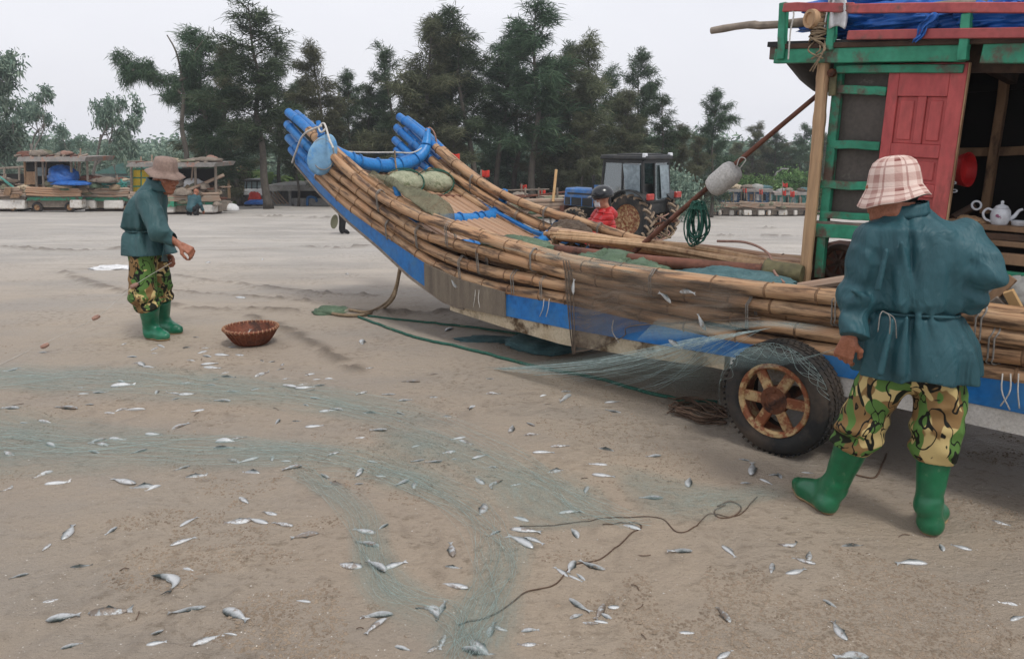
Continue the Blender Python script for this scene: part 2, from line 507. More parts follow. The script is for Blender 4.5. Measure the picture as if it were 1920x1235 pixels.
def mat_plaid():
    m = NT('plaid_hat_cloth')
    tc = m.n('TexCoord').outputs['UV']
    s = m.n('SeparateXYZ', {'Vector': tc})
    def stripes(x, f, w, ph=0.0):
        return m.math('LESS_THAN', m.math('FRACT', m.math('ADD', m.math('MULTIPLY', x, f), ph)), w)
    wx = m.math('ADD', s.outputs['X'], m.math('MULTIPLY', m.noise(m.coord('Object'), 14, 2), 0.01))
    a = stripes(wx, 7.0, 0.34); b = stripes(s.outputs['Y'], 4.2, 0.36, 0.3)
    th = stripes(wx, 7.0, 0.09, 0.5); tw = stripes(s.outputs['Y'], 4.2, 0.10, 0.7)
    c = m.mix(m.math('MULTIPLY', a, 0.42), hx('d9c3b8'), hx('a9796f'))
    c = m.mix(m.math('MULTIPLY', b, 0.4), c, hx('a4756b'))
    c = m.mix(m.math('MULTIPLY', m.math('MULTIPLY', a, b), m.ramp(m.noise(m.coord('UV'), 3.2, 2), [(0.45, (0.15,)*3), (0.6, (0.85,)*3)])), c, hx('6a2622'))
    c = m.mix(m.math('MULTIPLY', m.math('MAXIMUM', th, tw), 0.5), c, hx('7c3832'))
    wv = m.noise(m.coord('Object'), 120, 3)
    return m.end(c, 0.9, m.bump(m.math('ADD', wv, m.noise(m.coord('Object'), 14, 3)), 0.3, 0.008), spec=0.2)

def mat_coat(name, c1, c2):
    m = NT(name)
    v = m.coord('Object', (1, 1, 0.55))
    c = m.ramp(m.noise(v, 4, 4), [(0.3, hx(c1)), (0.7, hx(c2))])
    spots = m.ramp(m.noise(m.coord('Object'), 26, 5, 0.7), [(0.66, G0), (0.74, G1)])
    c = m.mix(m.math('MULTIPLY', spots, 0.22), c, hx('8fa6a8'))
    w1 = m.n('TexNoise', {'Vector': m.coord('Object', (1.0, 1.0, 0.4)), 'Scale': 7.0, 'Detail': 3.0, 'Distortion': 1.4})
    ridge = m.math('SUBTRACT', 1.0, m.math('MULTIPLY', m.math('ABSOLUTE', m.math('SUBTRACT', w1.outputs['Fac'], 0.5)), 5.0), True)
    h = m.math('ADD', m.math('MULTIPLY', ridge, 0.6), m.noise(v, 18, 4))
    return m.end(c, 0.55, m.bump(h, 0.5, 0.018), spec=0.35)

def mat_sand():
    m = NT('wet_sand')
    P = m.n('NewGeometry').outputs['Position']
    big = m.noise(P, 0.35, 5)
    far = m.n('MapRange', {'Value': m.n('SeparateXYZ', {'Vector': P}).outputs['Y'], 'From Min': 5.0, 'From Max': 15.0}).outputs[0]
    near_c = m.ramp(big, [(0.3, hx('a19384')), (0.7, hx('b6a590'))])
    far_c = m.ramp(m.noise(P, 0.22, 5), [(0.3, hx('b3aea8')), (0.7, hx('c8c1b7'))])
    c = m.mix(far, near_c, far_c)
    damp = m.ramp(m.noise(m.n('Mapping', {'Vector': P, 'Scale': (0.5, 1.1, 1), 'Location': (3, 1, 0)}).outputs[0], 0.8, 5, 0.6), [(0.42, G0), (0.62, G1)])
    c = m.mix(m.math('MULTIPLY', damp, 0.4), c, hx('8a8680'))
    trk = m.n('Attribute', attribute_name='track').outputs['Fac']
    c = m.mix(m.math('MULTIPLY', trk, 0.68), c, hx('544a3f'))
    cr = m.noise(m.n('Mapping', {'Vector': P, 'Scale': (1.0, 1.5, 1.0)}).outputs[0], 15.0, 7, 0.72)
    crumbs = m.math('MULTIPLY', m.ramp(cr, [(0.52, G0), (0.62, G1)]), m.ramp(m.noise(P, 1.3, 4, 0.6), [(0.42, G0), (0.6, G1)]))
    c = m.mix(m.math('MULTIPLY', crumbs, 0.6), c, hx('6f6250'))
    speck = m.ramp(m.noise(P, 190, 2), [(0.66, G0), (0.72, G1)])
    c = m.mix(m.math('MULTIPLY', speck, 0.45), c, hx('d5cabd'))
    dk = m.ramp(m.noise(P, 120, 3), [(0.27, G1), (0.36, G0)])
    c = m.mix(m.math('MULTIPLY', dk, 0.55), c, hx('52463c'))
    # tyre-combed streaks on the trodden beach behind
    st = m.noise(m.n('Mapping', {'Vector': P, 'Scale': (0.35, 5.0, 1.0), 'Rotation': (0, 0, 0.05)}).outputs[0], 1.0, 6, 0.7)
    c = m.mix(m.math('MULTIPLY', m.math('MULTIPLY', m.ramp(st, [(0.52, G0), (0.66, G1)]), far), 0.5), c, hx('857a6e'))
    h = m.math('ADD', m.math('MULTIPLY', cr, 1.0), m.math('ADD', m.math('MULTIPLY', m.noise(P, 60, 4, .65), 0.35), m.math('MULTIPLY', m.math('MULTIPLY', st, far), 1.6)))
    rough = m.n('MapRange', {'Value': damp, 'To Min': 0.85, 'To Max': 0.5}).outputs[0]
    return m.end(c, rough, m.bump(h, 0.9, 0.04), spec=0.3)

def mat_fish():
    m = NT('silver_fish_skin')
    tc = m.n('TexCoord').outputs['Object']
    s = m.n('SeparateXYZ', {'Vector': tc})
    r = m.n('ObjectInfo').outputs['Random']
    n1 = m.noise(m.n('VectorMath', {0: tc, 1: m.n('CombineXYZ', {'X': m.math('MULTIPLY', r, 50.0)}).outputs[0]}, operation='ADD').outputs[0], 6.0, 4, 0.65)
    c = m.ramp(m.math('ADD', m.math('MULTIPLY', s.outputs['Y'], 2.6), m.math('MULTIPLY', n1, 0.5)), [(0.16, hx('c2c4c4')), (0.38, hx('8f9393')), (0.58, hx('343c3a'))])
    sandy = m.ramp(m.math('ADD', n1, m.math('MULTIPLY', m.math('SUBTRACT', r, 0.5), 0.22)), [(0.55, G0), (0.62, G1)])
    c = m.mix(m.math('MULTIPLY', sandy, 0.75), c, hx('7a695a'))
    return m.end(c, 0.32, m.bump(m.noise(tc, 30, 3), 0.25, 0.02), metal=0.35, spec=0.6)

M = {}
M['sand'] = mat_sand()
M['bamboo'] = mat_bamboo('bamboo_pole', '8a6c50', 'ccab86', '2a1a14', 0.475)
M['bamboo_node'] = PM('bamboo_node_ring', '5d432f', '8a6a4c', 20, 0.7, 0.4, 40, 0.004)
M['bamboo_new'] = mat_bamboo('bamboo_pale', 'bd9560', 'd6b98a', '6b4527', 0.62)
M['bamboo_slat'] = mat_bamboo('bamboo_slat', '9a7c62', 'bda28a', '4a372d', 0.6)
M['bamboo_grey'] = mat_bamboo('weathered_bamboo', '8d8072', 'aa9d8e', '4a423b', 0.62)
M['blue'] = PM('blue_hull_paint', '1466ac', '2077bd', 3, 0.42, 0.15, 24, 0.006, wear='0f4f88', wamt=0.6, wscale=7, dirt='3f6f97', rnd=0.08)
M['blue_wrap'] = PM('blue_plastic_wrap', '1c6cb4', '2f86c8', 5, 0.35, 0.35, 40, 0.006, stretch=(1, 1, 1), rnd=0.06)
M['pad'] = PM('faded_blue_fabric', '6b95b8', '86aeca', 6, 0.8, 0.4, 20, 0.008, wear='3f7bb2', wamt=0.6, rnd=0)
M['foam'] = PM('styrofoam', 'cfcac2', 'e4e0da', 8, 0.85, 0.35, 90, 0.006, wear='8d7a60', wamt=0.62, wscale=3.5)
M['foam_dirty'] = PM('stained_styrofoam', 'b3a184', 'cdbfa6', 6, 0.85, 0.5, 60, 0.01, wear='4b3a28', wamt=0.56, wscale=5)
M['foam_clean'] = PM('white_styrofoam', 'd5d5d3', 'ebebea', 10, 0.8, 0.2, 60, 0.005)
M['buoy'] = PM('beaded_foam', 'b9b6b0', 'd8d5d0', 60, 0.9, 0.8, 85, 0.012, rnd=0)
M['green_paint'] = PM('worn_green_paint', '2a8363', '3f9a7a', 6, 0.55, 0.35, 26, 0.006, stretch=(1, 1, 1), wear='54443a', wamt=0.565, wscale=5.5)
M['red_paint'] = PM('worn_red_paint', 'a84446', 'cb625c', 4, 0.55, 0.3, 26, 0.005, stretch=(1, 1, .4), wear='86423e', wamt=0.575, wscale=6, rnd=0.04)
M['red_rail'] = PM('faded_red_rail', 'a04a4c', 'b85c58', 5, 0.6, 0.3, 30, 0.005, wear='5d4640', wamt=0.62, wscale=5)
M['wood'] = PM('bare_timber', '7d6249', '9c7d60', 5, 0.8, 0.5, 22, 0.008, stretch=(1, 1, .3), wear='43342a', wamt=0.6)
M['wood_pale'] = PM('pale_split_bamboo', 'b08d6a', 'c7a580', 9, 0.7, 0.5, 30, 0.006, stretch=(1.5, 1.5, .15), wear='6d4a33', wamt=0.62, wscale=5, rnd=0)
M['wood_dark'] = PM('dark_wet_timber', '3a2c22', '553f30', 6, 0.75, 0.5, 24, 0.008)
M['wood_grey'] = PM('grey_driftwood', '766b60', '93877a', 6, 0.85, 0.5, 24, 0.008)
M['ply'] = PM('dull_plywood', '4c4640', '5d5650', 3, 0.7, 0.2, 40, 0.004, wear='6d675f', wamt=0.68)
M['tar'] = PM('black_tar_sheet', '171717', '262625', 5, 0.6, 0.5, 14, 0.012)
M['dark_in'] = PM('shade_black_board', '0e0d0b', '1a1714', 3, 0.9, 0.2, 20)  # near-black colour paints in the shade of interiors; the dark fence shares it
M['tarp'] = PM('blue_tarpaulin', '1a55a4', '2e72c4', 5, 0.38, 0.5, 14, 0.02, rnd=0.05)
M['rust'] = PM('rusted_steel', '54301f', '7a4a2e', 9, 0.85, 0.6, 30, 0.008, wear='2e1c15', wamt=0.55)
M['rust_paint'] = PM('rusty_tan_paint', 'a58b62', 'bda377', 9, 0.6, 0.4, 26, 0.006, wear='6b3a20', wamt=0.475, wscale=14)
M['rust_brown'] = PM('rust_brown_pipe', '5e3a2c', '7b5040', 7, 0.75, 0.5, 26, 0.006, wear='37231c', wamt=0.58)
M['brass'] = PM('mossy_bronze', '4f4b35', '77704f', 12, 0.7, 0.6, 22, 0.01)
M['tyre'] = PM('dusty_rubber', '1b1c1d', '2a2b2b', 8, 0.8, 0.5, 40, 0.006, dirt='55483c', rnd=0)
M['mud_tyre'] = PM('muddy_rubber', '847260', 'a08d78', 8, 0.9, 0.6, 30, 0.01, wear='2b2724', wamt=0.6, wscale=6)
M['rope'] = PM('hemp_rope', '7d6b55', 'a08c72', 40, 0.9, 0.9, 80, 0.006, wear='4a3b2c', wamt=0.64)
M['rope_white'] = PM('pale_cord', 'b5b0a8', 'd3cfc8', 40, 0.85, 0.8, 90, 0.004)
M['rope_grey'] = PM('grey_lashing', '75716c', '98938c', 40, 0.85, 0.8, 90, 0.004)
M['tarp2'] = M['tarp']
M['rope_green'] = PM('green_rope', '20493c', '35695a', 40, 0.85, 0.9, 80, 0.005, wear='5b6a54', wamt=0.66)
M['rope_pink'] = PM('pinkish_cord', '8a6a5e', 'a98676', 40, 0.85, 0.8, 90, 0.004)
M['rope_brown'] = PM('thin_brown_cord', '4e3c30', '6b5646', 40, 0.85, 0.8, 90, 0.004)
M['wrap'] = PM('brown_net_wrap', '6a6056', '837868', 4, 0.9, 0.9, 60, 0.008, stretch=(4, 4, .5))
M['net_teal'] = mat_net('teal_netting', '86a09b', 'aabdb8', 0.10, 0.58, 12.0, 22.0, 0.0, 'both')
M['net_boat'] = mat_net('brown_grey_netting', '6a5c50', '978b7e', 0.50, 0.92, 2.5, 12.0, 1, True)
M['net_taut'] = mat_net('stretched_teal_netting', '7c9a98', 'b1c4c1', 0.10, 0.62, 1.2, 46.0)
M['net_green'] = PM('green_net_heap', '4c5f4c', '6a7d66', 6, 0.95, 0.8, 70, 0.01, stretch=(1, 1, 1), wear='84927c', wamt=0.64)
M['net_fan'] = mat_net('fanned_teal_netting', '8aa5a3', 'bccdca', 0.16, 0.70, 1.0, 60.0, 0.25, True)
M['net_drape'] = mat_net('olive_drape_netting', '6a6a58', '97967f', 0.62, 0.97, 2.0, 14.0, 1)
M['net_olive'] = PM('olive_net_heap', '63624f', '7e7d68', 5, 0.95, 0.8, 60, 0.012, wear='9a9a86', wamt=0.66)
M['net_brown'] = PM('brown_net_heap', '4b3f36', '6d5f52', 10, 0.95, 0.9, 60, 0.012)
M['net_blue'] = PM('sea_blue_net_heap', '3d5c60', '5c7c7f', 8, 0.95, 0.9, 60, 0.012)
M['basket'] = PM('stained_wicker', '6b3a28', '8a5138', 30, 0.7, 0.7, 60, 0.006, wear='3a2219', wamt=0.6)
M['basket_rim'] = PM('pale_wicker_rim', '9a7458', 'b58e70', 30, 0.7, 0.6, 60, 0.004)
M['fish'] = mat_fish()
M['camo'] = mat_camo()
M['plaid'] = mat_plaid()
M['coat'] = mat_coat('teal_raincoat', '24464d', '315b63')
M['coat2'] = mat_coat('dark_teal_raincoat', '2b4a4d', '38595b')
M['boot'] = PM('green_rubber', '0a5c39', '116d45', 4, 0.3, 0.1, 30, 0.004, wear='4f6a52', wamt=0.66, wscale=14, dirt='2c6148', rnd=0.03, spec=0.5)
M['boot2'] = PM('sea_green_rubber', '0b6448', '187a58', 4, 0.35, 0.1, 30, 0.004, dirt='3f7a62', rnd=0.03, spec=0.5)
M['sole'] = PM('tan_rubber_sole', '8a7352', 'a58d6a', 20, 0.7, 0.2, 40)
M['skin'] = PM('tanned_skin', '8f5940', 'a86f57', 30, 0.5, 0.15, 120, 0.003, rnd=0)
M['skin_pale'] = PM('light_skin', 'a9745c', 'be8a70', 30, 0.5, 0.15, 120, 0.003, rnd=0)
M['hair'] = PM('black_hair', '0c0a09', '1a1513', 60, 0.5, 0.8, 120, 0.004, stretch=(1, 1, .3), rnd=0)
M['hat'] = PM('taupe_cotton', '7f6a60', '9a857a', 8, 0.9, 0.4, 60, 0.004, rnd=0)
M['white'] = PM('white_plastic', 'c9c9c9', 'dedede', 8, 0.5, 0.2, 30, 0.006)
M['porcelain'] = PM('white_porcelain', 'd3d6da', 'e2e4e8', 3, 0.15, 0.0, 30, rnd=0)
M['black'] = PM('black_cloth', '0f0f11', '1c1c1f', 12, 0.8, 0.3, 40)
M['helmet'] = PM('black_gloss_helmet', '1a1c1f', '26292d', 3, 0.22, 0.0, 30, rnd=0, spec=0.6)
M['jacket_red'] = PM('red_quilted_nylon', 'a8191c', 'c42a2a', 8, 0.45, 0.35, 18, 0.012, rnd=0)
M['flag'] = PM('red_flag_cloth', 'b02a22', 'cf4030', 6, 0.8, 0.3, 20)
M['glass'] = PM('dusty_window_glass', '5f7276', '7d9094', 2, 0.12, 0.05, 20, rnd=0, spec=0.7)
M['glass_sheet'] = PM('milky_plastic_pane', '66737a', '87949a', 3, 0.2, 0.1, 12, rnd=0)
M['tr_black'] = PM('grimy_black_paint', '17191a', '26292b', 6, 0.5, 0.3, 30, 0.004, dirt='3d3a35')
M['tr_blue'] = PM('tractor_blue_paint', '2a5f9c', '3b77b4', 4, 0.4, 0.15, 30, 0.004, dirt='7b8088')
M['lamp_red'] = PM('red_lens', '9c2a22', 'bd4438', 10, 0.3, 0.1, 40)
M['concrete'] = PM('pale_concrete', '8f8f8c', 'a9a8a3', 2, 0.9, 0.4, 20, 0.01, dirt='6f6c66')
M['plaster'] = PM('white_plaster', 'a9a8a6', 'c4c3c0', 2, 0.9, 0.3, 20, 0.01, dirt='7d7a75')
M['roof_green'] = PM('green_metal_roof', '48736c', '5d8a82', 2, 0.6, 0.3, 14, 0.01, dirt='6d7b78')
M['roof_grey'] = PM('grey_tin_roof', '7d7a77', '99948e', 3, 0.7, 0.4, 14, 0.01, wear='9b6a55', wamt=0.6, wscale=2)
M['yellow'] = PM('yellow_panel_paint', 'b79a1e', 'cfb32c', 4, 0.6, 0.2, 30)
M['teal_paint'] = PM('far_teal_paint', '2c7a70', '458f86', 4, 0.6, 0.2, 30, wear='8a8a82', wamt=0.62)
M['blue_far'] = PM('far_blue_paint', '33597f', '4b7396', 3, 0.6, 0.2, 30, wear='9aa3aa', wamt=0.6)
M['thatch'] = PM('straw_thatch', '7a5c42', '9c7b5a', 10, 0.95, 1.0, 40, 0.03, stretch=(1, 1, .3))
M['bark'] = PM('grey_bark', '4c4741', '6d665d', 6, 0.95, 0.8, 20, 0.03, stretch=(1, 1, .3))
M['bark_pale'] = PM('pale_bark', '77706a', '98918a', 4, 0.9, 0.6, 16, 0.02, stretch=(1, 1, .3))
M['leaf_cas'] = mat_leaf('casuarina_needles', '30402f', '475b46', '66765c')
M['leaf_cas2'] = mat_leaf('dry_casuarina_needles', '424536', '5d624c', '7b7c62')
M['leaf_euc'] = mat_leaf('eucalyptus_leaves', '53675c', '728778', '9aa794')  # lightened and greyed: distance haze is painted into the leaf colour
M['leaf_green'] = mat_leaf('broad_green_leaves', '3f5c32', '5d7d48', '83a066')
M['leaf_banana'] = mat_leaf('banana_leaves', '4a6b3c', '6d8a50', '93a86c', 2)
# ------------------------------------------------------------------ the beach
TRACKS = [([(120, 512), (200, 540), (330, 574), (470, 580), (620, 583), (760, 588), (900, 584)], 0.035, 0.12),
          ([(320, 516), (430, 530), (560, 546), (700, 556)], 0.03, 0.08),
          ([(330, 545), (460, 556), (600, 566)], 0.028, 0.08),
          ([(470, 592), (540, 620), (600, 655), (670, 695)], 0.026, 0.09),
          ([(0, 462), (120, 470), (240, 466)], 0.04, 0.25), ([(560, 462), (640, 464), (720, 460)], 0.05, 0.2),
          ([(420, 404), (520, 406), (640, 410)], 0.09, 0.5), ([(1310, 425), (1420, 428), (1520, 430)], 0.09, 0.4),
          ([(1310, 440), (1400, 443), (1520, 441)], 0.06, 0.3)]
TRK = [(curve([gt(*p) for p in pl], 60)[:, :2], a, w) for pl, a, w in TRACKS]
rng = random.Random(5)
PRINTS = []
for _ in range(120):
    p = gt(rng.uniform(0, 1400), rng.choice([rng.uniform(640, 1230), rng.uniform(520, 900)]))
    PRINTS.append((p[0], p[1], rng.uniform(0, 6.28), rng.uniform(0.10, 0.16), rng.uniform(0.004, 0.011)))
PRINTS = np.array(PRINTS)
def disp(x, y):
    x, y = np.asarray(x, float), np.asarray(y, float)
    d = 0.016 * fbm(x * 0.9, y * 0.9, 0, 3, 2) + 0.006 * fbm(x * 4.2, y * 4.2, 0, 3, 9)
    cr = fbm(x * 8, y * 8, 0, 3, 21)
    d = d + 0.010 * np.maximum(cr - 0.12, 0) * (vnoise(x * 0.8, y * 0.8, 0, 33) > -0.2)
    far = smooth(7, 16, y)
    d = d + far * 0.035 * fbm(x * 0.5, y * 3.0, 0, 4, 40)
    for P, a, w in TRK:
        m = (x > P[:, 0].min() - 1) & (x < P[:, 0].max() + 1) & (y > P[:, 1].min() - 1) & (y < P[:, 1].max() + 1)
        if not np.any(m): continue
        xm, ym = x[m], y[m]
        q = np.min((xm[:, None] - P[None, :, 0]) ** 2 + (ym[:, None] - P[None, :, 1]) ** 2, axis=1)
        bumpy = np.clip(0.5 + 2.0 * fbm(xm * 9, ym * 9, 0, 3, 50), 0, 1.8)
        add = np.zeros_like(x); add[m] = a * np.exp(-q / (w * w)) * bumpy
        d = d + add
    for px, py, an, r, dep in PRINTS:
        m = np.nonzero((np.abs(x - px) < 0.4) & (np.abs(y - py) < 0.4))
        if not m[0].size: continue
        dx, dy = x[m] - px, y[m] - py
        a = (dx * math.cos(an) + dy * math.sin(an)) / (r * 1.3); b = (-dx * math.sin(an) + dy * math.cos(an)) / (r * 0.6)
        q = np.sqrt(a * a + b * b)
        d[m] += dep * (-np.exp(-(q / 0.8) ** 4) + 0.6 * np.exp(-((q - 1.25) / 0.25) ** 2) * (0.6 + vnoise(x[m] * 30, y[m] * 30, 0, 61)))
    return d
def gz(x, y): return terr(x, y) + disp(np.atleast_1d(np.asarray(x, float)), np.atleast_1d(np.asarray(y, float))).reshape(np.shape(x))
def onsand(px, py, lift=0.0):
    p = gt(px, py); p[2] = float(gz(np.array([p[0]]), np.array([p[1]]))[0]) + lift
    return p
ys = [-6.0, -4, -2.5, -1, 0, 0.7, 1.2, 1.6, 1.85]
while ys[-1] < 280: ys.append(ys[-1] + ((0.0062 if 5.2 < ys[-1] < 9.5 else 0.0095) * ys[-1] + 0.004 if ys[-1] < 22 else 0.05 * ys[-1]))
ys = np.array(ys)
ss_ = np.linspace(-1, 1, 601)
Yg = np.repeat(ys[:, None], len(ss_), 1)
Xg = (np.maximum(ys, 0) * 1.06 + 3.0)[:, None] * ss_[None, :]
Zg = terr(Xg, Yg) + disp(Xg.ravel(), Yg.ravel()).reshape(Xg.shape)
def trackmask(x, y):
    r = np.zeros_like(x)
    for P, a, w in TRK:
        m = (x > P[:, 0].min() - 1) & (x < P[:, 0].max() + 1) & (y > P[:, 1].min() - 1) & (y < P[:, 1].max() + 1)
        q = np.min((x[m][:, None] - P[None, :, 0]) ** 2 + (y[m][:, None] - P[None, :, 1]) ** 2, axis=1)
        r[m] = np.maximum(r[m], np.exp(-q / (w * w * 0.7)) * np.clip(0.75 + 2.0 * fbm(x[m] * 9, y[m] * 9, 0, 3, 50), 0, 1))
    for px, py, an, rr, dep in PRINTS:
        m = (np.abs(x - px) < 0.35) & (np.abs(y - py) < 0.35)
        dx, dy = x[m] - px, y[m] - py
        a = (dx * math.cos(an) + dy * math.sin(an)) / (rr * 1.3); b = (-dx * math.sin(an) + dy * math.cos(an)) / (rr * 0.6)
        r[m] = np.maximum(r[m], 0.3 * np.exp(-((np.sqrt(a * a + b * b) - 1.05) / 0.35) ** 2) * np.clip(fbm(x[m] * 22, y[m] * 22, 0, 2, 63) * 3, 0, 1))
    return r
TRKM = trackmask(Xg.ravel(), Yg.ravel())
nr, nc = Xg.shape
idx = np.arange(nr * nc).reshape(nr, nc)
fq = np.stack([idx[:-1, :-1], idx[:-1, 1:], idx[1:, 1:], idx[1:, :-1]], -1).reshape(-1, 4)
me = bpy.data.meshes.new('beach')
me.vertices.add(nr * nc); me.vertices.foreach_set('co', np.stack([Xg, Yg, Zg], -1).ravel())
me.loops.add(fq.size); me.loops.foreach_set('vertex_index', fq.ravel())
me.polygons.add(len(fq)); me.polygons.foreach_set('loop_start', np.arange(0, fq.size, 4)); me.polygons.foreach_set('use_smooth', [True] * len(fq))
me.update(calc_edges=True); me.validate()
at_ = me.attributes.new('track', 'FLOAT', 'POINT'); at_.data.foreach_set('value', TRKM.astype(np.float32))
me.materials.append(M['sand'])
beach = bpy.data.objects.new('beach', me); COL.objects.link(beach)
RC = np.random.RandomState(12)
def crumbs(name, n, s0, s1, mat, thr, seed, label, py0=640):
    px, py = RC.uniform(-60, 1980, n), RC.uniform(py0, 1245, n)
    a, b = (px - CX) / F, -(py - CY) / F
    dz = -ST + b * CT; t = -EYE / dz
    x, y = a * t, (CT + b * ST) * t
    k = (fbm(x * 1.3, y * 1.3, 0, 3, seed) + 0.5 * fbm(x * 6, y * 6, 0, 2, seed + 4)) > thr
    x, y = x[k], y[k]; n = len(x)
    z = gz(x, y)
    s = RC.uniform(s0, s1, n) * RC.uniform(0.5, 1.0, n)
    U = np.array([(1, 0, 0), (0, 1, 0), (-1, 0, 0), (0, -1, 0), (0, 0, .55), (0, 0, -.5)], float)
    Vv = U[None] * s[:, None, None] * RC.uniform(0.6, 1.3, (n, 6, 1))
    an = RC.uniform(0, 6.28, n); c_, s_ = np.cos(an)[:, None], np.sin(an)[:, None]
    Vx = Vv[..., 0] * c_ - Vv[..., 1] * s_; Vy = Vv[..., 0] * s_ + Vv[..., 1] * c_
    V = np.stack([Vx + x[:, None], Vy + y[:, None], Vv[..., 2] + z[:, None] + s[:, None] * 0.1], -1).reshape(-1, 3)
    T = np.array([(0, 1, 4), (1, 2, 4), (2, 3, 4), (3, 0, 4), (1, 0, 5), (2, 1, 5), (3, 2, 5), (0, 3, 5)])
    Fs = (T[None] + (np.arange(n) * 6)[:, None, None]).reshape(-1, 3)
    o = link_mesh(name, V, Fs, mat, None, False); tag(o, label, None, None, 'stuff')
crumbs('sand_crumbs', 52000, 0.003, 0.010, PM('sand_crumb', '7d6e5e', 'a08f7c', 9, 0.95, 0.0, rnd=0), 0.12, 91, 'loose crumbs of damp sand scattered over the beach')
crumbs('shell_bits', 2200, 0.002, 0.005, PM('shell_bit', 'b9b2a8', 'd9d3ca', 9, 0.8, 0.0, rnd=0), -0.2, 95, 'tiny pale shell bits scattered over the sand')
beach['kind'] = 'structure'; beach['label'] = 'trodden grey-brown sand beach sloping away'
# ------------------------------------------------------------------ the bamboo raft boat
rng = random.Random(11)
boat = thing('bamboo_boat', bw(1.5, 0.95, 0.0), 'long bamboo raft boat with blue upturned bow, wheels and red-doored cabin', 'boat')
ROWS_PX = [[(540, 212), (575, 243), (630, 300), (700, 358), (780, 402), (850, 428), (960, 465), (1055, 492), (1200, 515), (1330, 532), (1430, 545), (1560, 560), (1740, 580), (1920, 603)],
           [(540, 234), (600, 298), (650, 341), (720, 393), (800, 441), (900, 470), (1000, 496), (1070, 513), (1200, 538), (1330, 558), (1430, 573), (1560, 592), (1920, 637)],
           [(541, 257), (603, 322), (654, 366), (720, 415), (803, 466), (900, 502), (1000, 524), (1070, 539), (1200, 567), (1330, 590), (1430, 606), (1560, 626), (1920, 670)],
           [(547, 279), (610, 341), (654, 384), (720, 434), (803, 489), (870, 519), (950, 541), (1070, 562), (1200, 593), (1300, 615), (1400, 635), (1920, 707)]]
ROWS = []
for r in ROWS_PX:
    q = np.array([buv(bside(px, py, 0.2))[::2] for px, py in r])
    q = np.vstack([q, [-2.2, q[-1][1] + 0.03], [-3.6, q[-1][1] + 0.07]])
    ROWS.append(q)
def rz(i, u): return float(np.interp(-u, -ROWS[i][:, 0], ROWS[i][:, 1]))
KEEL = np.array([buv(bside(*p, .17))[::2] for p in [(549, 302), (600, 364), (654, 417), (709, 463), (770, 521)]] + [(3.1, 0.29), (2.4, 0.262), (1.76, 0.25), (1.07, 0.305), (0.5, 0.36), (-1.13, 0.40), (-3.6, 0.44)])
BLUEB = np.array([buv(bside(*p, .17))[::2] for p in [(549, 300), (600, 361), (654, 414), (709, 460), (770, 517), (830, 560)]] + [(2.97, 0.355), (2.37, 0.366), (1.68, 0.384), (1.05, 0.416), (0.4, 0.455), (-0.35, 0.489), (-1.13, 0.507), (-3.6, 0.53)])
kz = lambda u: float(np.interp(-u, -KEEL[:, 0], KEEL[:, 1]))
bz = lambda u: float(np.interp(-u, -BLUEB[:, 0], BLUEB[:, 1]))
def bamboo_pole(rows, v, r0, r1, mat, blue_from=None, seed=0, dz=0.0, u_cut=None, name='bamboo_pole'):
    g = random.Random(seed)
    C = curve(np.array([(u, z) for u, z in rows]), 90)
    if u_cut is not None: C = C[C[:, 0] > u_cut]
    pts, rad, mi = [], [], []
    L_ = np.r_[0, np.cumsum(np.linalg.norm(np.diff(C, axis=0), axis=1))]
    tot = L_[-1]
    nodes = [g.uniform(0.05, 0.2)]
    while nodes[-1] < tot: nodes.append(nodes[-1] + g.uniform(0.26, 0.46))
    st = sorted(set(list(np.linspace(0, tot, 64)) + [n + d for n in nodes for d in (-0.008, 0, 0.008) if 0 < n + d < tot]))
    wx, wz = g.uniform(0, 6), g.uniform(0, 6)
    for s_ in st:
        u = np.interp(s_, L_, C[:, 0]); z = np.interp(s_, L_, C[:, 1])
        r = r0 + (r1 - r0) * s_ / tot
        if any(abs(s_ - n) < 0.006 for n in nodes): r *= 1.13
        pts.append(bw(u, v + 0.008 * math.sin(s_ * 1.7 + wx), z + dz + 0.008 * math.sin(s_ * 2.1 + wz))); rad.append(r)
    mb = MB()
    mb.tube(pts, rad, 10)
    kq = 10
    for i in range(len(st) - 1):
        if any(abs((st[i] + st[i + 1]) / 2 - n) < 0.008 for n in nodes):
            for j in range(kq): mb.m[i * kq + j] = 2
    if blue_from is not None:
        for fi, f in enumerate(mb.f):
            uu = np.mean([buv(mb.v[i])[0] for i in f])
            if uu > blue_from: mb.m[fi] = 1
    return mb.build(name, [mat, M['blue'], M['bamboo_node']], boat, sm='auto')
# near gunwale: four poles showing, three more behind them
for i in range(4):
    bamboo_pole(ROWS[i], 0.20, 0.0465, 0.0425, M['bamboo'], 5.42 - 0.04 * i, 20 + i, 0.0)
for i in range(3):
    bamboo_pole(ROWS[i][1:] if i else ROWS[i], 0.30 + 0.01 * i, 0.045, 0.042, M['bamboo'], 5.45, 30 + i, -0.05 if i else 0.0)
# far gunwale
FAR = []
for i in range(4):
    q = ROWS[i].copy()
    q[:, 0] = np.where(q[:, 0] > 3, q[:, 0] - 0.12, q[:, 0])
    q[:, 1] = q[:, 1] - 0.02
    FAR.append(q)
    bamboo_pole(q, 1.56 - 0.03 * i, 0.046, 0.042, M['bamboo'], 5.05, 40 + i)
for i in range(2):
    bamboo_pole(FAR[i], 1.655, 0.045, 0.042, M['bamboo'], 5.05, 50 + i, -0.03)
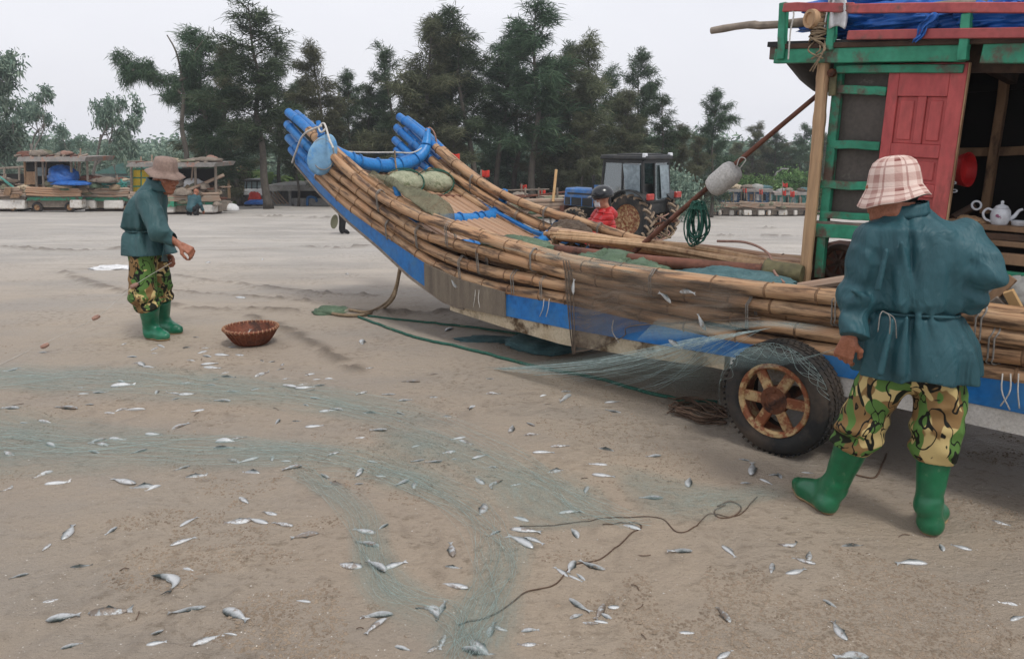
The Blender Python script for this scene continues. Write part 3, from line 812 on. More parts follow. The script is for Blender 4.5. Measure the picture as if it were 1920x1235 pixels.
# side boards, hull body, floats
def strip(name, u0, u1, top, bot, v0, v1, mat, n=40):
    us = np.linspace(u0, u1, n); mb = MB(); vs, fs = [], []
    for u in us:
        vs += [bw(u, v0, bot(u)), bw(u, v1, bot(u)), bw(u, v1, top(u)), bw(u, v0, top(u))]
    for i in range(n - 1):
        for k in range(4):
            j = (k + 1) % 4
            fs.append((i * 4 + k, i * 4 + 4 + k, i * 4 + 4 + j, i * 4 + j))
    fs += [(0, 1, 2, 3), (n * 4 - 1, n * 4 - 2, n * 4 - 3, n * 4 - 4)]
    return mb.add(vs, fs).build(name, mat, boat, sm='auto')
r4b = lambda u: rz(3, u) - 0.02
strip('side_board', 5.72, 3.38, r4b, bz, 0.165, 0.20, M['blue'])
strip('side_board', 2.40, -3.5, r4b, bz, 0.165, 0.20, M['blue'], 60)
wr = strip('net_wrap', 3.42, 2.37, lambda u: r4b(u) + 0.005, lambda u: bz(u) - 0.008, 0.145, 0.235, M['wrap'])
wr['label'] = 'brown netting wound tightly round the blue side board'
strip('side_board', 5.6, -3.5, r4b, bz, 1.66, 1.695, M['blue'], 60)
strip('keel_strip', 5.74, 2.9, lambda u: bz(u) - 0.002, lambda u: bz(u) - 0.03, 0.16, 0.205, M['wood_grey'])
strip('foam_float', 3.1, 0.42, lambda u: bz(u) - 0.004, lambda u: kz(u), 0.175, 0.6, M['foam_dirty'])
strip('foam_float', 0.38, -3.5, lambda u: bz(u) - 0.004, lambda u: kz(u), 0.175, 0.6, M['foam'])
strip('foam_float', 3.1, -3.5, lambda u: bz(u) - 0.004, lambda u: kz(u), 1.25, 1.68, M['foam_dirty'])
strip('hull', 5.45, -3.45, lambda u: rz(2, u) - 0.06, lambda u: max(kz(u), bz(u)) + 0.01, 0.24, 1.64, M['wood_dark'], 50)
# bow end: blue boards closing the prow between the pole ends
for v in (0.24, 1.60):
    MB().prism([bw(5.75, v, 1.52), bw(5.4, v, 1.33), bw(5.2, v, 1.42), bw(5.62, v, 1.70)], BV * 0.04).build('bow_cheek', M['blue'], boat)
# deck slats
dz_ = lambda u: rz(2, u) + 0.03
for k in range(15):
    v = 0.42 + k * 0.075
    g = random.Random(70 + k)
    u1 = 5.2 + g.uniform(-0.12, 0.1); u0 = 1.6 + g.uniform(-0.2, 0.2)
    us = np.linspace(u0, u1, 26)
    ph = g.uniform(0, 6)
    pts = [bw(u, v + 0.006 * math.sin(u * 2 + ph), dz_(u) - 0.03 + 0.005 * math.sin(u * 3 + ph)) for u in us]
    MB().tube(pts, 0.034 + g.uniform(-0.003, 0.002), 8, flat=0.55).build('deck_slat', M['bamboo_slat'], boat, sm='auto')
# blue edge battens beside the slats
for v, a, b in ((1.50, 2.7, 4.9), (0.40, 3.9, 5.2)):
    us = np.linspace(a, b, 16)
    MB().tube([bw(u, v, dz_(u) + 0.01) for u in us], 0.03, 6).build('edge_batten', M['blue'], boat, sm='auto')
# blue cross beams with horned ends
def cross_beam(u, vz, rad, mat, rings=9):
    C = curve([bw(u + du, v, z) for (v, z, du) in vz], 40)
    R = np.interp(np.linspace(0, 1, 40), np.linspace(0, 1, len(rad)), rad)
    o = MB().tube(C, R, 12, flat=0.85).build('cross_beam', mat, boat, sm='auto')
    for i in range(rings):
        t = 3 + i * 34 // rings + (i % 3)
        c, d = C[t], nrm(C[t + 1] - C[t])
        a = nrm(np.cross(d, (0, 0, 1))); b = np.cross(d, a)
        P = [c + (a * math.cos(w) + b * math.sin(w)) * (R[t] * 1.01) for w in np.linspace(0, 2 * math.pi, 13)[:-1]]
        MB().tube(P, 0.008, 5, closed=True).build('lashing', M['blue'], o, sm=True)
    return o
cross_beam(5.12, [(0.17, 1.90, 0.06), (0.19, 1.74, 0.02), (0.36, 1.59, 0), (0.65, 1.48, 0), (0.98, 1.445, 0), (1.28, 1.50, 0), (1.45, 1.62, 0.0), (1.53, 1.84, 0.04)], [0.028, 0.05, 0.07, 0.075, 0.08, 0.085, 0.07, 0.03], M['blue_wrap'])
cross_beam(4.0, [(0.30, 1.30, 0.05), (0.36, 1.10, 0), (0.6, 0.97, 0), (0.95, 0.945, 0), (1.30, 0.93, 0), (1.55, 0.99, 0), (1.67, 1.21, 0.02)], [0.03, 0.05, 0.07, 0.072, 0.075, 0.07, 0.03], M['blue_wrap'], 8)
cross_beam(3.22, [(0.42, 0.83, 0), (0.9, 0.755, 0), (1.38, 0.76, 0), (1.55, 0.86, 0), (1.73, 0.98, 0)], [0.05, 0.06, 0.06, 0.055, 0.035], M['blue_wrap'], 6)
# twine lashings round the gunwale poles
def lash(u, v, i, mat='rope_grey', n=2, side=-1):
    """a few turns of twine binding pole i to pole i+1"""
    for k in range(n):
        uu = u + (k - n / 2) * 0.017 + rng.uniform(-0.006, 0.006)
        za, zb = rz(i, uu), rz(i + 1, uu)
        R_ = 0.049
        P = []
        for t in np.linspace(0, 2 * math.pi, 25)[:-1]:
            zc = za if math.sin(t) > 0 else zb
            P.append(bw(uu + 0.012 * math.sin(t * 2) + (zc - za) * 0.15, v + R_ * math.cos(t), zc + R_ * math.sin(t)))
        MB().tube(P, 0.0042, 5, closed=True).build('lashing', M[mat], boat, sm=True)
for u, i in ((4.15, 0), (4.02, 2), (3.55, 1), (3.12, 0), (2.95, 2), (2.72, 1), (2.3, 2), (2.1, 0), (1.98, 2), (1.7, 1), (1.0, 0), (0.3, 1), (-0.2, 0), (-0.88, 0), (-0.95, 1), (-0.85, 2), (-1.2, 1), (-2.2, 0), (-2.2, 2)):
    lash(u, 0.20, i)
for u, i in ((4.4, 0), (3.7, 1), (3.3, 0), (2.6, 0)): lash(u, 1.545, i)
# white ties hanging over the blue board
for px in (892, 899, 1020, 1030, 1150, 1880, 1895, 1910):
    p = [bside(px, y, 0.15) for y in ((540, 580) if px < 920 else (560, 595) if px < 1100 else (600, 640) if px < 1200 else (700, 765))]
    MB().tube(curve([p[0], (p[0] + p[1]) / 2 - BV * 0.012, p[1] + BU * rng.uniform(-.05, .05)], 8), 0.0034, 5).build('tie_cord', M['rope_white'], boat, sm=True)

# ---- wheels
def tube_ring(mb, c, ax, R, r, k=40, kk=8):
    ax = nrm(ax); a = nrm(np.cross(ax, (0, 0, 1))); b = np.cross(ax, a)
    mb.tube([np.asarray(c) + (a * math.cos(t) + b * math.sin(t)) * R for t in np.linspace(0, 2 * math.pi, k + 1)[:-1]], r, kk, closed=True, up=ax)
def make_wheel(u, v, out, R=0.322, W=0.215, parent=boat, seed=1):
    c = bw(u, v, R - 0.008); ax = BV * out                   # ax points outward
    hub = bpy.data.objects.new('wheel', None); COL.objects.link(hub); hub.parent = parent; hub.location = c - wloc(parent)
    prof = [(0.205, -0.01), (0.215, 0.0), (0.25, 0.008), (0.285, 0.004), (0.305, -0.012), (0.317, -0.035), (0.322, -0.06), (0.322, -W + 0.06), (0.317, -W + 0.035), (0.3, -W + 0.012), (0.25, -W), (0.205, -W + 0.01)]
    mb = MB(); mb.lathe([(r, h) for r, h in prof], c, ax, 56, closed=True)
    ty = mb.build('tyre', M['tyre'], hub, sm='auto')
    g = random.Random(seed)
    a = nrm(np.cross(ax, (0, 0, 1))); b = np.cross(ax, a)
    tm = MB()
    for i in range(56):
        for j, (h0, h1) in enumerate(((-0.055, -0.085), (-0.092, -0.122), (-0.13, -0.16))):
            t = 2 * math.pi * (i + 0.35 * j) / 56
            d = a * math.cos(t) + b * math.sin(t); e = -a * math.sin(t) + b * math.cos(t)
            tm.box(c + d * 0.3235 + ax * (h0 + h1) / 2, (0.030, abs(h1 - h0), 0.008), (e + ax * (0.3 if j != 1 else -0.3), ax, d))
        t = 2 * math.pi * i / 56
        d = a * math.cos(t) + b * math.sin(t); e = -a * math.sin(t) + b * math.cos(t)
        tm.box(c + d * 0.315 + ax * -0.03, (0.012, 0.035, 0.008), (e, ax + d * 0.4, d - ax * 0.4))
    o = tm.build('tread', M['tyre'], ty); o['kind'] = 'stuff'
    mb = MB(); mb.lathe([(0.208, 0.006), (0.214, -0.004), (0.206, -0.02), (0.196, -0.05), (0.19, -0.12), (0.185, -0.12), (0.184, -0.045), (0.178, -0.012), (0.19, 0.004)], c, ax, 48, closed=True)
    mb.build('rim', M['rust_paint'], hub, sm='auto')
    for i in range(6):
        t = 2 * math.pi * i / 6 + 0.05
        d = a * math.cos(t) + b * math.sin(t); e = -a * math.sin(t) + b * math.cos(t)
        s_ = MB(); s_.beam(c + d * 0.06 - ax * 0.02, c + d * 0.19 - ax * 0.022, 0.062, 0.024, up=ax)
        s_.build('spoke', M['rust_paint'], hub, bevel=0.006)
    mb = MB(); mb.lathe([(0.001, 0.012), (0.02, 0.012), (0.026, 0.004), (0.04, 0.002), (0.045, -0.004), (0.078, -0.006), (0.084, -0.02), (0.08, -0.06), (0.001, -0.06)], c, ax, 28)
    hb = mb.build('hub', M['rust'], hub, sm='auto')
    for i in range(6):
        t = 2 * math.pi * (i + 0.5) / 6
        d = a * math.cos(t) + b * math.sin(t)
        MB().lathe([(0.001, 0.012), (0.009, 0.012), (0.009, -0.004)], c + d * 0.06 - ax * 0.004, ax, 6).build('bolt', M['rust'], hb)
    return hub
make_wheel(0, 0.0, -1)
make_wheel(0, 1.86, 1, seed=2)
MB().tube([bw(0, 0.05, 0.31), bw(0, 1.8, 0.31)], 0.035, 10).build('axle', M['rust'], boat, sm='auto')
for v in (0.45, 1.4):
    MB().beam(bw(0, v, 0.32), bw(0, v, 0.52), 0.08, 0.12, up=BU).build('axle_block', M['wood_dark'], boat)

# ---- cabin amidships (near wall at v = VC)
VC = 0.95
bs = lambda px, py, v=VC: bside(px, py, v)
def member(name, p, q, w, h, mat, up=(0, 0, 1), wob=0.003, parent=boat):
    return MB().beam(p, q, w, h, up, 5, wob, rng).build(name, mat, parent, bevel=0.004)
def level(p, q, v=VC):                                # keep a traced rail horizontal in depth plane
    return bs(*p, v), bs(*q, v)
# corner post of split bamboo, with its node rings
P0, P1 = bs(1507, 540, 0.90), bs(1548, 78, 0.90)
mb = MB(); C = curve([P0, (P0 + P1) / 2 - BU * 0.006, P1], 46)
Lz = np.linspace(0, 1, 46)
R = np.array([0.049 + 0.001 * math.sin(t * 31) + (0.004 if min(abs(t - q) for q in (0.09, 0.36, 0.55, 0.70, 0.86)) < 0.012 else 0) for t in Lz])
mb.tube(C, R, 10, flat=0.7); mb.build('corner_post', M['wood_pale'], boat, sm='auto')
gp = member('frame_post', bs(1536, 520), bs(1578, 82), 0.045, 0.055, M['green_paint'], up=BU)
member('frame_post', bs(1528, 530, 0.99), bs(1545, 420, 0.99), 0.06, 0.07, M['wood_dark'], up=BU)
for y0, y1, x0, x1, w in ((128, 130, 1580, 1672, 0.055), (168, 172, 1570, 1665, 0.05), (270, 274, 1556, 1652, 0.05), (345, 350, 1532, 1640, 0.05), (402, 408, 1540, 1640, 0.042)):
    p, q = level((x0, y0), (x1, y1)); member('cross_rail', p, q, 0.05, w, M['green_paint'])
p, q = level((1526, 430), (1660, 440)); member('sill', p, q, 0.06, 0.085, M['green_paint'])
p, q = level((1528, 416), (1650, 424)); member('sill_plank', p, q, 0.05, 0.022, M['wood_grey'])
# dull boards filling the frame
for (y0, y1) in ((133, 168), (175, 270), (276, 346), (352, 404)):
    ya, yb = y0 - 2, y1 + 2
    lx = lambda y: 1578 - (y - 128) * 0.135
    MB().prism([bs(lx(ya) - 4, ya, 0.985), bs(1690, ya + 3, 0.985), bs(1670, yb + 3, 0.985), bs(lx(yb) - 4, yb, 0.985)], BV * 0.015).build('wall_panel', M['ply'], boat)
# roof deck, edge beams, rail round the roof
ub = lambda u, v, z: bw(u, v, z)
RZ = 2.235
roofz = lambda u: RZ - 0.061 * (0.6 - u)
RU = nrm(BU * 1.0 + V3(0, 0, 0.061)); RN = nrm(V3(0, 0, 1) - BU * 0.061)
MB().box(bw(-0.75, 1.45, roofz(-0.75) + 0.06), (2.85, 1.22, 0.03), (RU, BV, RN)).build('roof_deck', M['tar'], boat)
member('roof_beam', bw(0.62, 0.86, roofz(0.62) - 0.01), bw(-0.46, 0.86, roofz(-0.46) - 0.01), 0.05, 0.085, M['green_paint'])
member('roof_beam', bw(-0.54, 0.86, roofz(-.54) - 0.012), bw(-2.2, 0.86, roofz(-2.2) - 0.01), 0.05, 0.10, M['green_paint'])
member('roof_edge', bw(0.55, 0.835, roofz(.55) + 0.047), bw(-2.2, 0.835, roofz(-2.2) + 0.047), 0.03, 0.03, M['wood_dark'])
member('lintel', bw(0.24, 0.91, roofz(.24) - 0.085), bw(-0.45, 0.91, roofz(-.45) - 0.085), 0.05, 0.045, M['green_paint'])
member('roof_beam', bw(0.64, 0.86, RZ + 0.02), bw(0.64, 2.0, RZ + 0.02), 0.05, 0.09, M['green_paint'])
def roof_post(px, y0, y1, v=0.835, w=0.05):
    return member('rail_post', bs(px[0], y0, v), bs(px[1], y1, v), w, 0.045, M['green_paint'], up=BU)
roof_post((1466, 1470), 112, 6)
roof_post((1806, 1814), 114, 26, 0.825, 0.06)
roof_post((1558, 1562), 95, 20)
for y0, y1, x0, x1 in ((14, 15, 1470, 1600), (16, 13, 1592, 2300), (66, 58, 1590, 2300)):
    p, q = bs(x0, y0, 0.80), bs(x1, y1, 0.80)
    p[2] = max(p[2], 2.2)
    member('rail', p, q, 0.03, 0.05, M['red_rail'])
MB().prism([bw(0.30, 0.99, roofz(.3) - 0.10), bw(-2.2, 0.99, roofz(-2.2) - 0.10), bw(-2.2, 0.99, roofz(-2.2) + 0.05), bw(0.30, 0.99, roofz(.3) + 0.05)], BV * 0.02).build('fascia_board', M['wood_dark'], boat)
# torn tar cloth hanging under the overhang
G = []
for i in range(6):
    t = i / 5
    G.append([bw(0.62 - 0.36 * s_, 0.95 + 0.25 * t, RZ - 0.02 - 0.05 * t - (0.09 * t + 0.17 * s_ * t) * (0.7 + 0.3 * math.sin(5 * s_))) for s_ in np.linspace(0, 1, 8)])
MB().sheet(G, 0.006).build('tar_cloth', M['tar'], boat, sm=True)
# pulley block and cloth wedge on the post
MB().beam(bs(1560, 180, 0.90), bs(1563, 130, 0.90), 0.045, 0.02, up=BV).build('pulley_strap', M['brass'], boat, bevel=0.004)
MB().lathe([(0.001, 0.03), (0.022, 0.028), (0.026, 0.0), (0.012, -0.004), (0.001, -0.004)], bs(1561, 137, 0.885), -BV, 16).build('pulley', M['rust'], boat, sm='auto')
# interior: far wall, stern wall, floor, studs, shelf
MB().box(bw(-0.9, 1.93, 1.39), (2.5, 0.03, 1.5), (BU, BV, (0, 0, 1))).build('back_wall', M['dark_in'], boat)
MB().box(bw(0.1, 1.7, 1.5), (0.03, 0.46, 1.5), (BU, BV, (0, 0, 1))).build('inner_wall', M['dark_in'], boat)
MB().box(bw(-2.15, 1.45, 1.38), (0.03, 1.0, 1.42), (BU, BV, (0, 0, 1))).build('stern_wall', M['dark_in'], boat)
MB().box(bw(-1.0, 1.38, 0.80), (2.3, 1.1, 0.04), (BU, BV, (0, 0, 1))).build('cabin_floor', M['wood_dark'], boat)
member('stud', bs(1846, 400, 1.82), bs(1886, 140, 1.82), 0.06, 0.05, M['wood'], up=BU)
p, q = bs(1790, 286, 1.84), bs(2050, 278, 1.84); member('stud_rail', p, q, 0.03, 0.055, M['wood'])
p, q = bs(1790, 168, 1.86), bs(2050, 150, 1.86); member('stud_rail', p, q, 0.03, 0.05, M['dark_in'])
member('ceiling_brace', bs(1840, 118, 1.3), bs(1900, 150, 1.7), 0.05, 0.06, M['wood_dark'])
for k, (y, v, th, m_) in enumerate(((424, 1.06, 0.03, 'wood'), (440, 1.02, 0.035, 'wood_dark'), (452, 0.985, 0.028, 'wood'), (478, 0.97, 0.06, 'wood'), (520, 0.955, 0.11, 'green_paint'))):
    p = bs(1806, y, v); q = bs(2300, y + (2 if k < 4 else -2), v); q[2] = p[2]
    wd = 0.32 if k == 0 else 0.05
    member('shelf_plank' if k < 3 else 'side_plank', p + BV * wd / 2, q + BV * wd / 2, wd, th, M[m_])
SHELF_Z = float(bs(1806, 424, 1.06)[2]) + 0.015
member('cabin_post', bw(-2.1, 0.98, 0.8), bw(-2.1, 0.98, RZ - 0.1), 0.06, 0.06, M['green_paint'], up=BU)

# ---- the red door leaning open
dr = bpy.data.objects.new('door', None); COL.objects.link(dr); dr.parent = boat
DV = 0.905
TL, TR, BL = bs(1669, 120, DV), bs(1816, 117, DV), bs(1632, 424, DV)
dx, dy = TR - TL, BL - TL
dr.location = (TL + TR) / 2 + dy - wloc(boat)
dr['label'] = 'worn red panelled door slid open'
DP = lambda a, b, o=0.0: TL + dx * a + dy * 1.12 * b - BV * o
def dboard(name, a0, b0, a1, b1, o=0.0, th=0.03, mat='red_paint', parent=dr):
    return MB().prism([DP(a0, b0, o), DP(a1, b0, o), DP(a1, b1, o), DP(a0, b1, o)], BV * th).build(name, M[mat], parent, bevel=0.003)
dboard('stile', 0, 0, 0.15, 1.0); dboard('stile', 0.80, 0, 1.0, 1.0, 0.001); dboard('mullion', 0.43, 0.171, 0.54, 0.419, 0.001)
for b0, b1 in ((0.0, 0.17), (0.42, 0.49), (0.63, 0.70), (0.93, 1.0)): dboard('door_rail', 0.151, b0, 0.799, b1, 0.002)
for a0, a1, b0, b1 in ((0.15, 0.43, 0.17, 0.42), (0.54, 0.80, 0.17, 0.42), (0.15, 0.80, 0.49, 0.63), (0.15, 0.80, 0.70, 0.93)):
    pn = dboard('door_panel', a0, b0, a1, b1, -0.014, 0.012)
    ia, ib = 0.045, 0.02
    MB().prism([DP(a0 + ia, b0 + ib, -0.006), DP(a1 - ia, b0 + ib, -0.006), DP(a1 - ia, b1 - ib, -0.006), DP(a0 + ia, b1 - ib, -0.006)], BV * 0.008).build('raised_field', M['red_paint'], pn, bevel=0.004)
dboard('door_edge', 1.001, 0, 1.02, 1.0, -0.002, 0.03, 'wood_pale')

# ---- poles, pipe and gear fixed amidships
MB().tube(curve([bw(2.3, 0.62, 0.86), bw(1.35, 0.56, 0.885), bw(0.36, 0.78, 0.895)], 20), 0.042, 10).build('stern_tube', M['rust_brown'], boat, sm='auto')
q0, q1 = bw(0.52, 0.76, 0.895), bw(0.30, 0.80, 0.89)
MB().lathe([(0.001, 0.0), (0.07, 0.0), (0.082, 0.012), (0.068, 0.04), (0.066, 0.2), (0.058, 0.24), (0.001, 0.24)], q0, q1 - q0, 20).build('tube_bell', M['brass'], boat, sm='auto')
fb = np.random.RandomState(3)
for k in range(12):                                   # bundle of split-bamboo strips along the deck
    a, b = fb.uniform(-0.09, 0.09), fb.uniform(0, 0.085)
    w0 = fb.uniform(0, 6)
    C = [bw(u, 1.08 + a + 0.02 * math.sin(u * 3 + w0), 0.86 + b - 0.02 * (u - 1.5) ** 2 * 0.4 + 0.02 * math.sin(u * 2.2 + w0) + 0.02 * max(u - 2, 0)) for u in np.linspace(0.38, 2.85 + fb.uniform(-0.3, 0.1), 18)]
    MB().tube(C, 0.024 + fb.uniform(-0.006, 0.008), 7, flat=0.8).build('split_bamboo', M['wood_pale'] if k % 3 else M['bamboo_slat'], boat, sm='auto')
MB().tube(curve([bw(2.5, 1.33, 0.80), bw(1.2, 1.30, 0.82), bw(-0.6, 1.34, 0.84)], 14), 0.04, 8).build('rust_pole', M['rust_brown'], boat, sm='auto')
for k, (a, b) in enumerate((((0.35, 0.62, 0.80), (-0.45, 0.95, 1.02)), ((0.30, 0.70, 0.78), (-0.4, 1.0, 0.94)), ((0.28, 0.56, 0.80), (-0.5, 0.72, 0.90)))):
    MB().tube(curve([bw(*a), bw(*b)], 6), 0.032, 8).build('prop_pole', M['bamboo_grey'], boat, sm='auto')
# ------------------------------------------------------------------ things on and around the boat
def rope(name, pts, r, mat, label, cat='rope', n=60, k=6, group=None, wob=0.0, seed=0):
    g = random.Random(seed)
    C = curve(pts, n)
    if wob: C = C + np.array([[g.uniform(-wob, wob), g.uniform(-wob, wob), 0] for _ in range(n)])
    return tag(MB().tube(C, r, k).build(name, M[mat], None, sm=True), label, cat, group)
def sand_line(px, lift=0.008, n=60):
    C = curve([onsand(*p) for p in px], n)
    C[:, 2] = gz(C[:, 0], C[:, 1]) + lift
    return C
def crumple(c, size, seed, amp=0.25, n=26, ax=None, fl=0.35, low=None, crisp=0.0):
    """cloth-like crumpled heap: a dome whose surface is folded by noise"""
    A = np.eye(3) if ax is None else np.array([nrm(a) for a in ax])
    V, Fs = [], []
    m, k = n, n + 10
    for i in range(m):
        ph = math.pi * i / (m - 1)
        for j in range(k):
            th = 2 * math.pi * j / k
            V.append((math.sin(ph) * math.cos(th), math.sin(ph) * math.sin(th), math.cos(ph)))
    V = np.array(V)
    nz = fbm(V[:, 0] * 2.1 + seed, V[:, 1] * 2.1, V[:, 2] * 2.1, 4, seed)
    rg = 1 - 2 * np.abs(fbm(V[:, 0] * 2.6 + seed * 3, V[:, 1] * 2.6, V[:, 2] * 2.6, 3, seed + 5))
    R = 1 + amp * nz + amp * 0.6 * rg
    if crisp: R = R + crisp * (0.6 - 2.4 * np.abs(fbm(V[:, 0] * 5 + seed, V[:, 1] * 5, V[:, 2] * 5, 2, seed + 8)))
    Q = V * R[:, None] * np.asarray(size) / 2
    Q[:, 2] = np.maximum(Q[:, 2], -size[2] / 2 * fl)
    W = Q @ A + np.asarray(c)
    if low is not None: W[:, 2] = np.maximum(W[:, 2], low)
    for i in range(m - 1):
        for j in range(k):
            j2 = (j + 1) % k
            Fs.append((i * k + j, (i + 1) * k + j, (i + 1) * k + j2, i * k + j2))
    return W, Fs
def heap(name, c, size, seed, mat, label, cat, amp=0.25, ax=None, group=None, fl=0.35, n=26, crisp=0.12):
    W, Fs = crumple(c, size, seed, amp, n, ax, fl, None, crisp)
    return tag(link_mesh(name, W, Fs, M[mat] if isinstance(mat, str) else mat, None, True), label, cat, group)
BX = (BU, BV, V3(0, 0, 1))

# faded blue pad hung over the near bow
pc = bside(606, 290, 0.115)
mb = MB(); ax = nrm(V3(0.12, -0.96, 0.12))
mb.lathe([(0.001, 0.03), (0.10, 0.03), (0.17, 0.022), (0.20, 0.006), (0.205, -0.01), (0.19, -0.02), (0.001, -0.02)], pc, ax, 28)
V = np.array(mb.v); V[:, 0] = pc[0] + (V[:, 0] - pc[0]) * 0.76 + 0.25 * (V[:, 2] - pc[2]); d = V - pc
q = d @ BU; V += np.outer(-0.25 * q, BU) + np.outer(0.015 * np.sin(q * 30 + 1), BV); mb.v = [tuple(p) for p in V]
pad = mb.build('bow_pad', M['pad'], None, sm='auto')
tag(pad, 'faded blue round fabric pad tied over the near bow poles', 'pad')
tube_m = MB(); a = nrm(np.cross(ax, (0, 0, 1))); b = np.cross(ax, a)
tube_m.tube([pc + ax * 0.018 + (a * math.cos(t) * 0.11 + b * math.sin(t) * 0.15) for t in np.linspace(0, 2 * math.pi, 30)[:-1]], 0.006, 5, closed=True)
tube_m.build('stitching', M['rope_grey'], pad, sm=True)
# ropes of the bow
rope('bow_rope', [bside(603, 236, 0.15), bside(570, 252, 0.10), bside(555, 285, 0.10), bside(548, 305, 0.14)], 0.011, 'rope_white', 'pale rope looped round the near bow pole tips', 'rope')
rope('bow_rope', [bside(612, 240, 0.16), bside(603, 248, 0.12), bside(598, 240, 0.14), bside(608, 232, 0.18), bside(618, 262, 0.10), bside(625, 278, 0.09)], 0.010, 'rope_white', 'pale knot of rope round the near blue bow horn')
rope('tie_rope', [bcross(625, 275, 5.12), bcross(640, 283, 5.12), bcross(680, 286, 5.12), bcross(740, 286, 5.1), bcross(775, 286, 5.1), bcross(800, 272, 5.1)], 0.009, 'rope_white', 'white rope stretched between the two blue bow horns')
rope('tie_rope', [bcross(740, 282, 5.0), bcross(741, 300, 5.0), bcross(744, 318, 4.95), bcross(752, 324, 4.85), bcross(740, 330, 4.8), bcross(728, 326, 4.8), bcross(745, 320, 4.8)], 0.009, 'rope', 'tan rope hanging from the white bow rope to the float bags')
rope('horn_rope', [bcross(798, 245, 5.15), bcross(806, 240, 5.15), bcross(815, 252, 5.12), bcross(820, 278, 5.1)], 0.010, 'rope_pink', 'reddish rope looped over the far blue bow horn')
# two bagged foam floats lying on the foredeck
for k, (px, py, lab) in enumerate(((758, 343, 'netted foam float on the foredeck, left of the pair'), (815, 343, 'netted foam float on the foredeck, right of the pair'))):
    u = 4.75 - 0.02 * k
    z0 = rz(2, u) + 0.14
    c = bcross(px, py, u)
    t = thing('float_bag', c - V3(0, 0, 0.12), lab, 'float', 'netted foam floats on the foredeck')
    W, Fs = crumple(c, (0.40, 0.30, 0.24), 60 + k, 0.06, 22, (nrm(V3(1, 0.25, -0.1)), V3(-0.25, 1, 0), V3(0.1, 0, 1)), 0.8)
    link_mesh('foam_block', W, Fs, PM('bagged_foam_%d' % k, '8f947a', 'b5b59a', 18, 0.9, 0.9, 70, 0.012, wear='55603f', wamt=0.62), t, True)
    for q in range(3):
        an = 0.9 * q
        P = [c + V3(0.21 * math.cos(w), 0.155 * math.sin(w) * math.cos(an), 0.13 * math.sin(w) * (1 if q == 0 else math.sin(an) + 0.2)) for w in np.linspace(0, 2 * math.pi, 25)[:-1]]
        MB().tube(P, 0.006, 5, closed=True).build('net_cord', M['rope_green'], t, sm=True)
# red-brown timber on the foredeck
p, q = gnd(788, 370, rz(2, 4.2) + 0.12), gnd(868, 374, rz(2, 4.0) + 0.14)
lg = MB().beam(p, q, 0.11, 0.09, n=6, wob=0.004, rng=rng).build('timber', M['rust_brown'], None, bevel=0.01)
tag(lg, 'short red-brown timber lying across the foredeck behind the float bags', 'timber')
# olive netting draped down the inner side of the near gunwale
prof = [(690, 330, 715, 345), (712, 337, 742, 352), (738, 352, 790, 362), (765, 375, 822, 372), (795, 392, 842, 385), (822, 408, 852, 402), (845, 425, 852, 430), (852, 434, 850, 437)]
G = []
for i, (x0, y0, x1, y1) in enumerate(prof):
    row = []
    for j in range(14):
        t = j / 13
        v = 0.27 + 0.30 * t
        b_ = bside(x0 + (x1 - x0) * t, y0 + (y1 - y0) * t - 10 * math.sin(math.pi * t), v)
        row.append(b_ + V3(0, 0, 0.03 * math.sin(5 * t + i * 1.1) * math.sin(math.pi * t)))
    G.append(row)
G = np.array(G)
G2 = np.array([curve(G[:, j], 36) for j in range(14)]).transpose(1, 0, 2)
nn = fbm(G2[..., 0] * 5, G2[..., 1] * 5, G2[..., 2] * 5, 3, 3)
G2[..., 2] += 0.05 * nn + 0.02 * (0.5 - 2 * np.abs(fbm(G2[..., 0] * 9, G2[..., 1] * 9, G2[..., 2] * 3, 2, 8)))
tag(MB().sheet(G2, 0.012).build('draped_net', M['net_drape'], None, sm=True), 'olive-grey fishing net draped over the foredeck inside the near gunwale', 'net')
# green net folds showing over the mid gunwale
for k, (px, py, w, h, u, lab) in enumerate(((975, 458, 0.62, 0.20, 2.6, 'sage green net heap beside the third blue cross beam'), (1142, 488, 0.52, 0.22, 1.55, 'sage green net folds amidships, left of the darker striped folds'), (1212, 500, 0.40, 0.18, 1.15, 'dark green net folds amidships, nearest the coil of green rope'))):
    c = bside(px, py, 0.52)
    heap('net_heap', c - V3(0, 0, 0.05), (w, 0.42, h), 80 + k, 'net_green', lab, 'net', 0.34, BX, 'green nets amidships', 0.5)
heap('net_knot', bcross(1068, 442, 2.75), (0.42, 0.22, 0.24), 91, 'net_brown', 'tangled brown-grey net bunched round the third cross beam', 'net', 0.3, BX)
for k in range(6):
    g = random.Random(200 + k)
    P = [bcross(1045 + g.uniform(-10, 60), 425 + g.uniform(0, 60), 2.7 + g.uniform(-.1, .1)) for _ in range(6)]
    rope('tangle_rope', P, 0.010, 'rope', 'loose tan rope tangled round the bunched brown net', 'rope', 30, 5, 'tangled ropes amidships')
heap('deck_clutter', bside(1380, 520, 0.55) - V3(0, 0, 0.03), (0.7, 0.4, 0.14), 93, 'net_blue', 'grey-blue net remnant lying behind the near gunwale by the corner post', 'net', 0.35, BX)

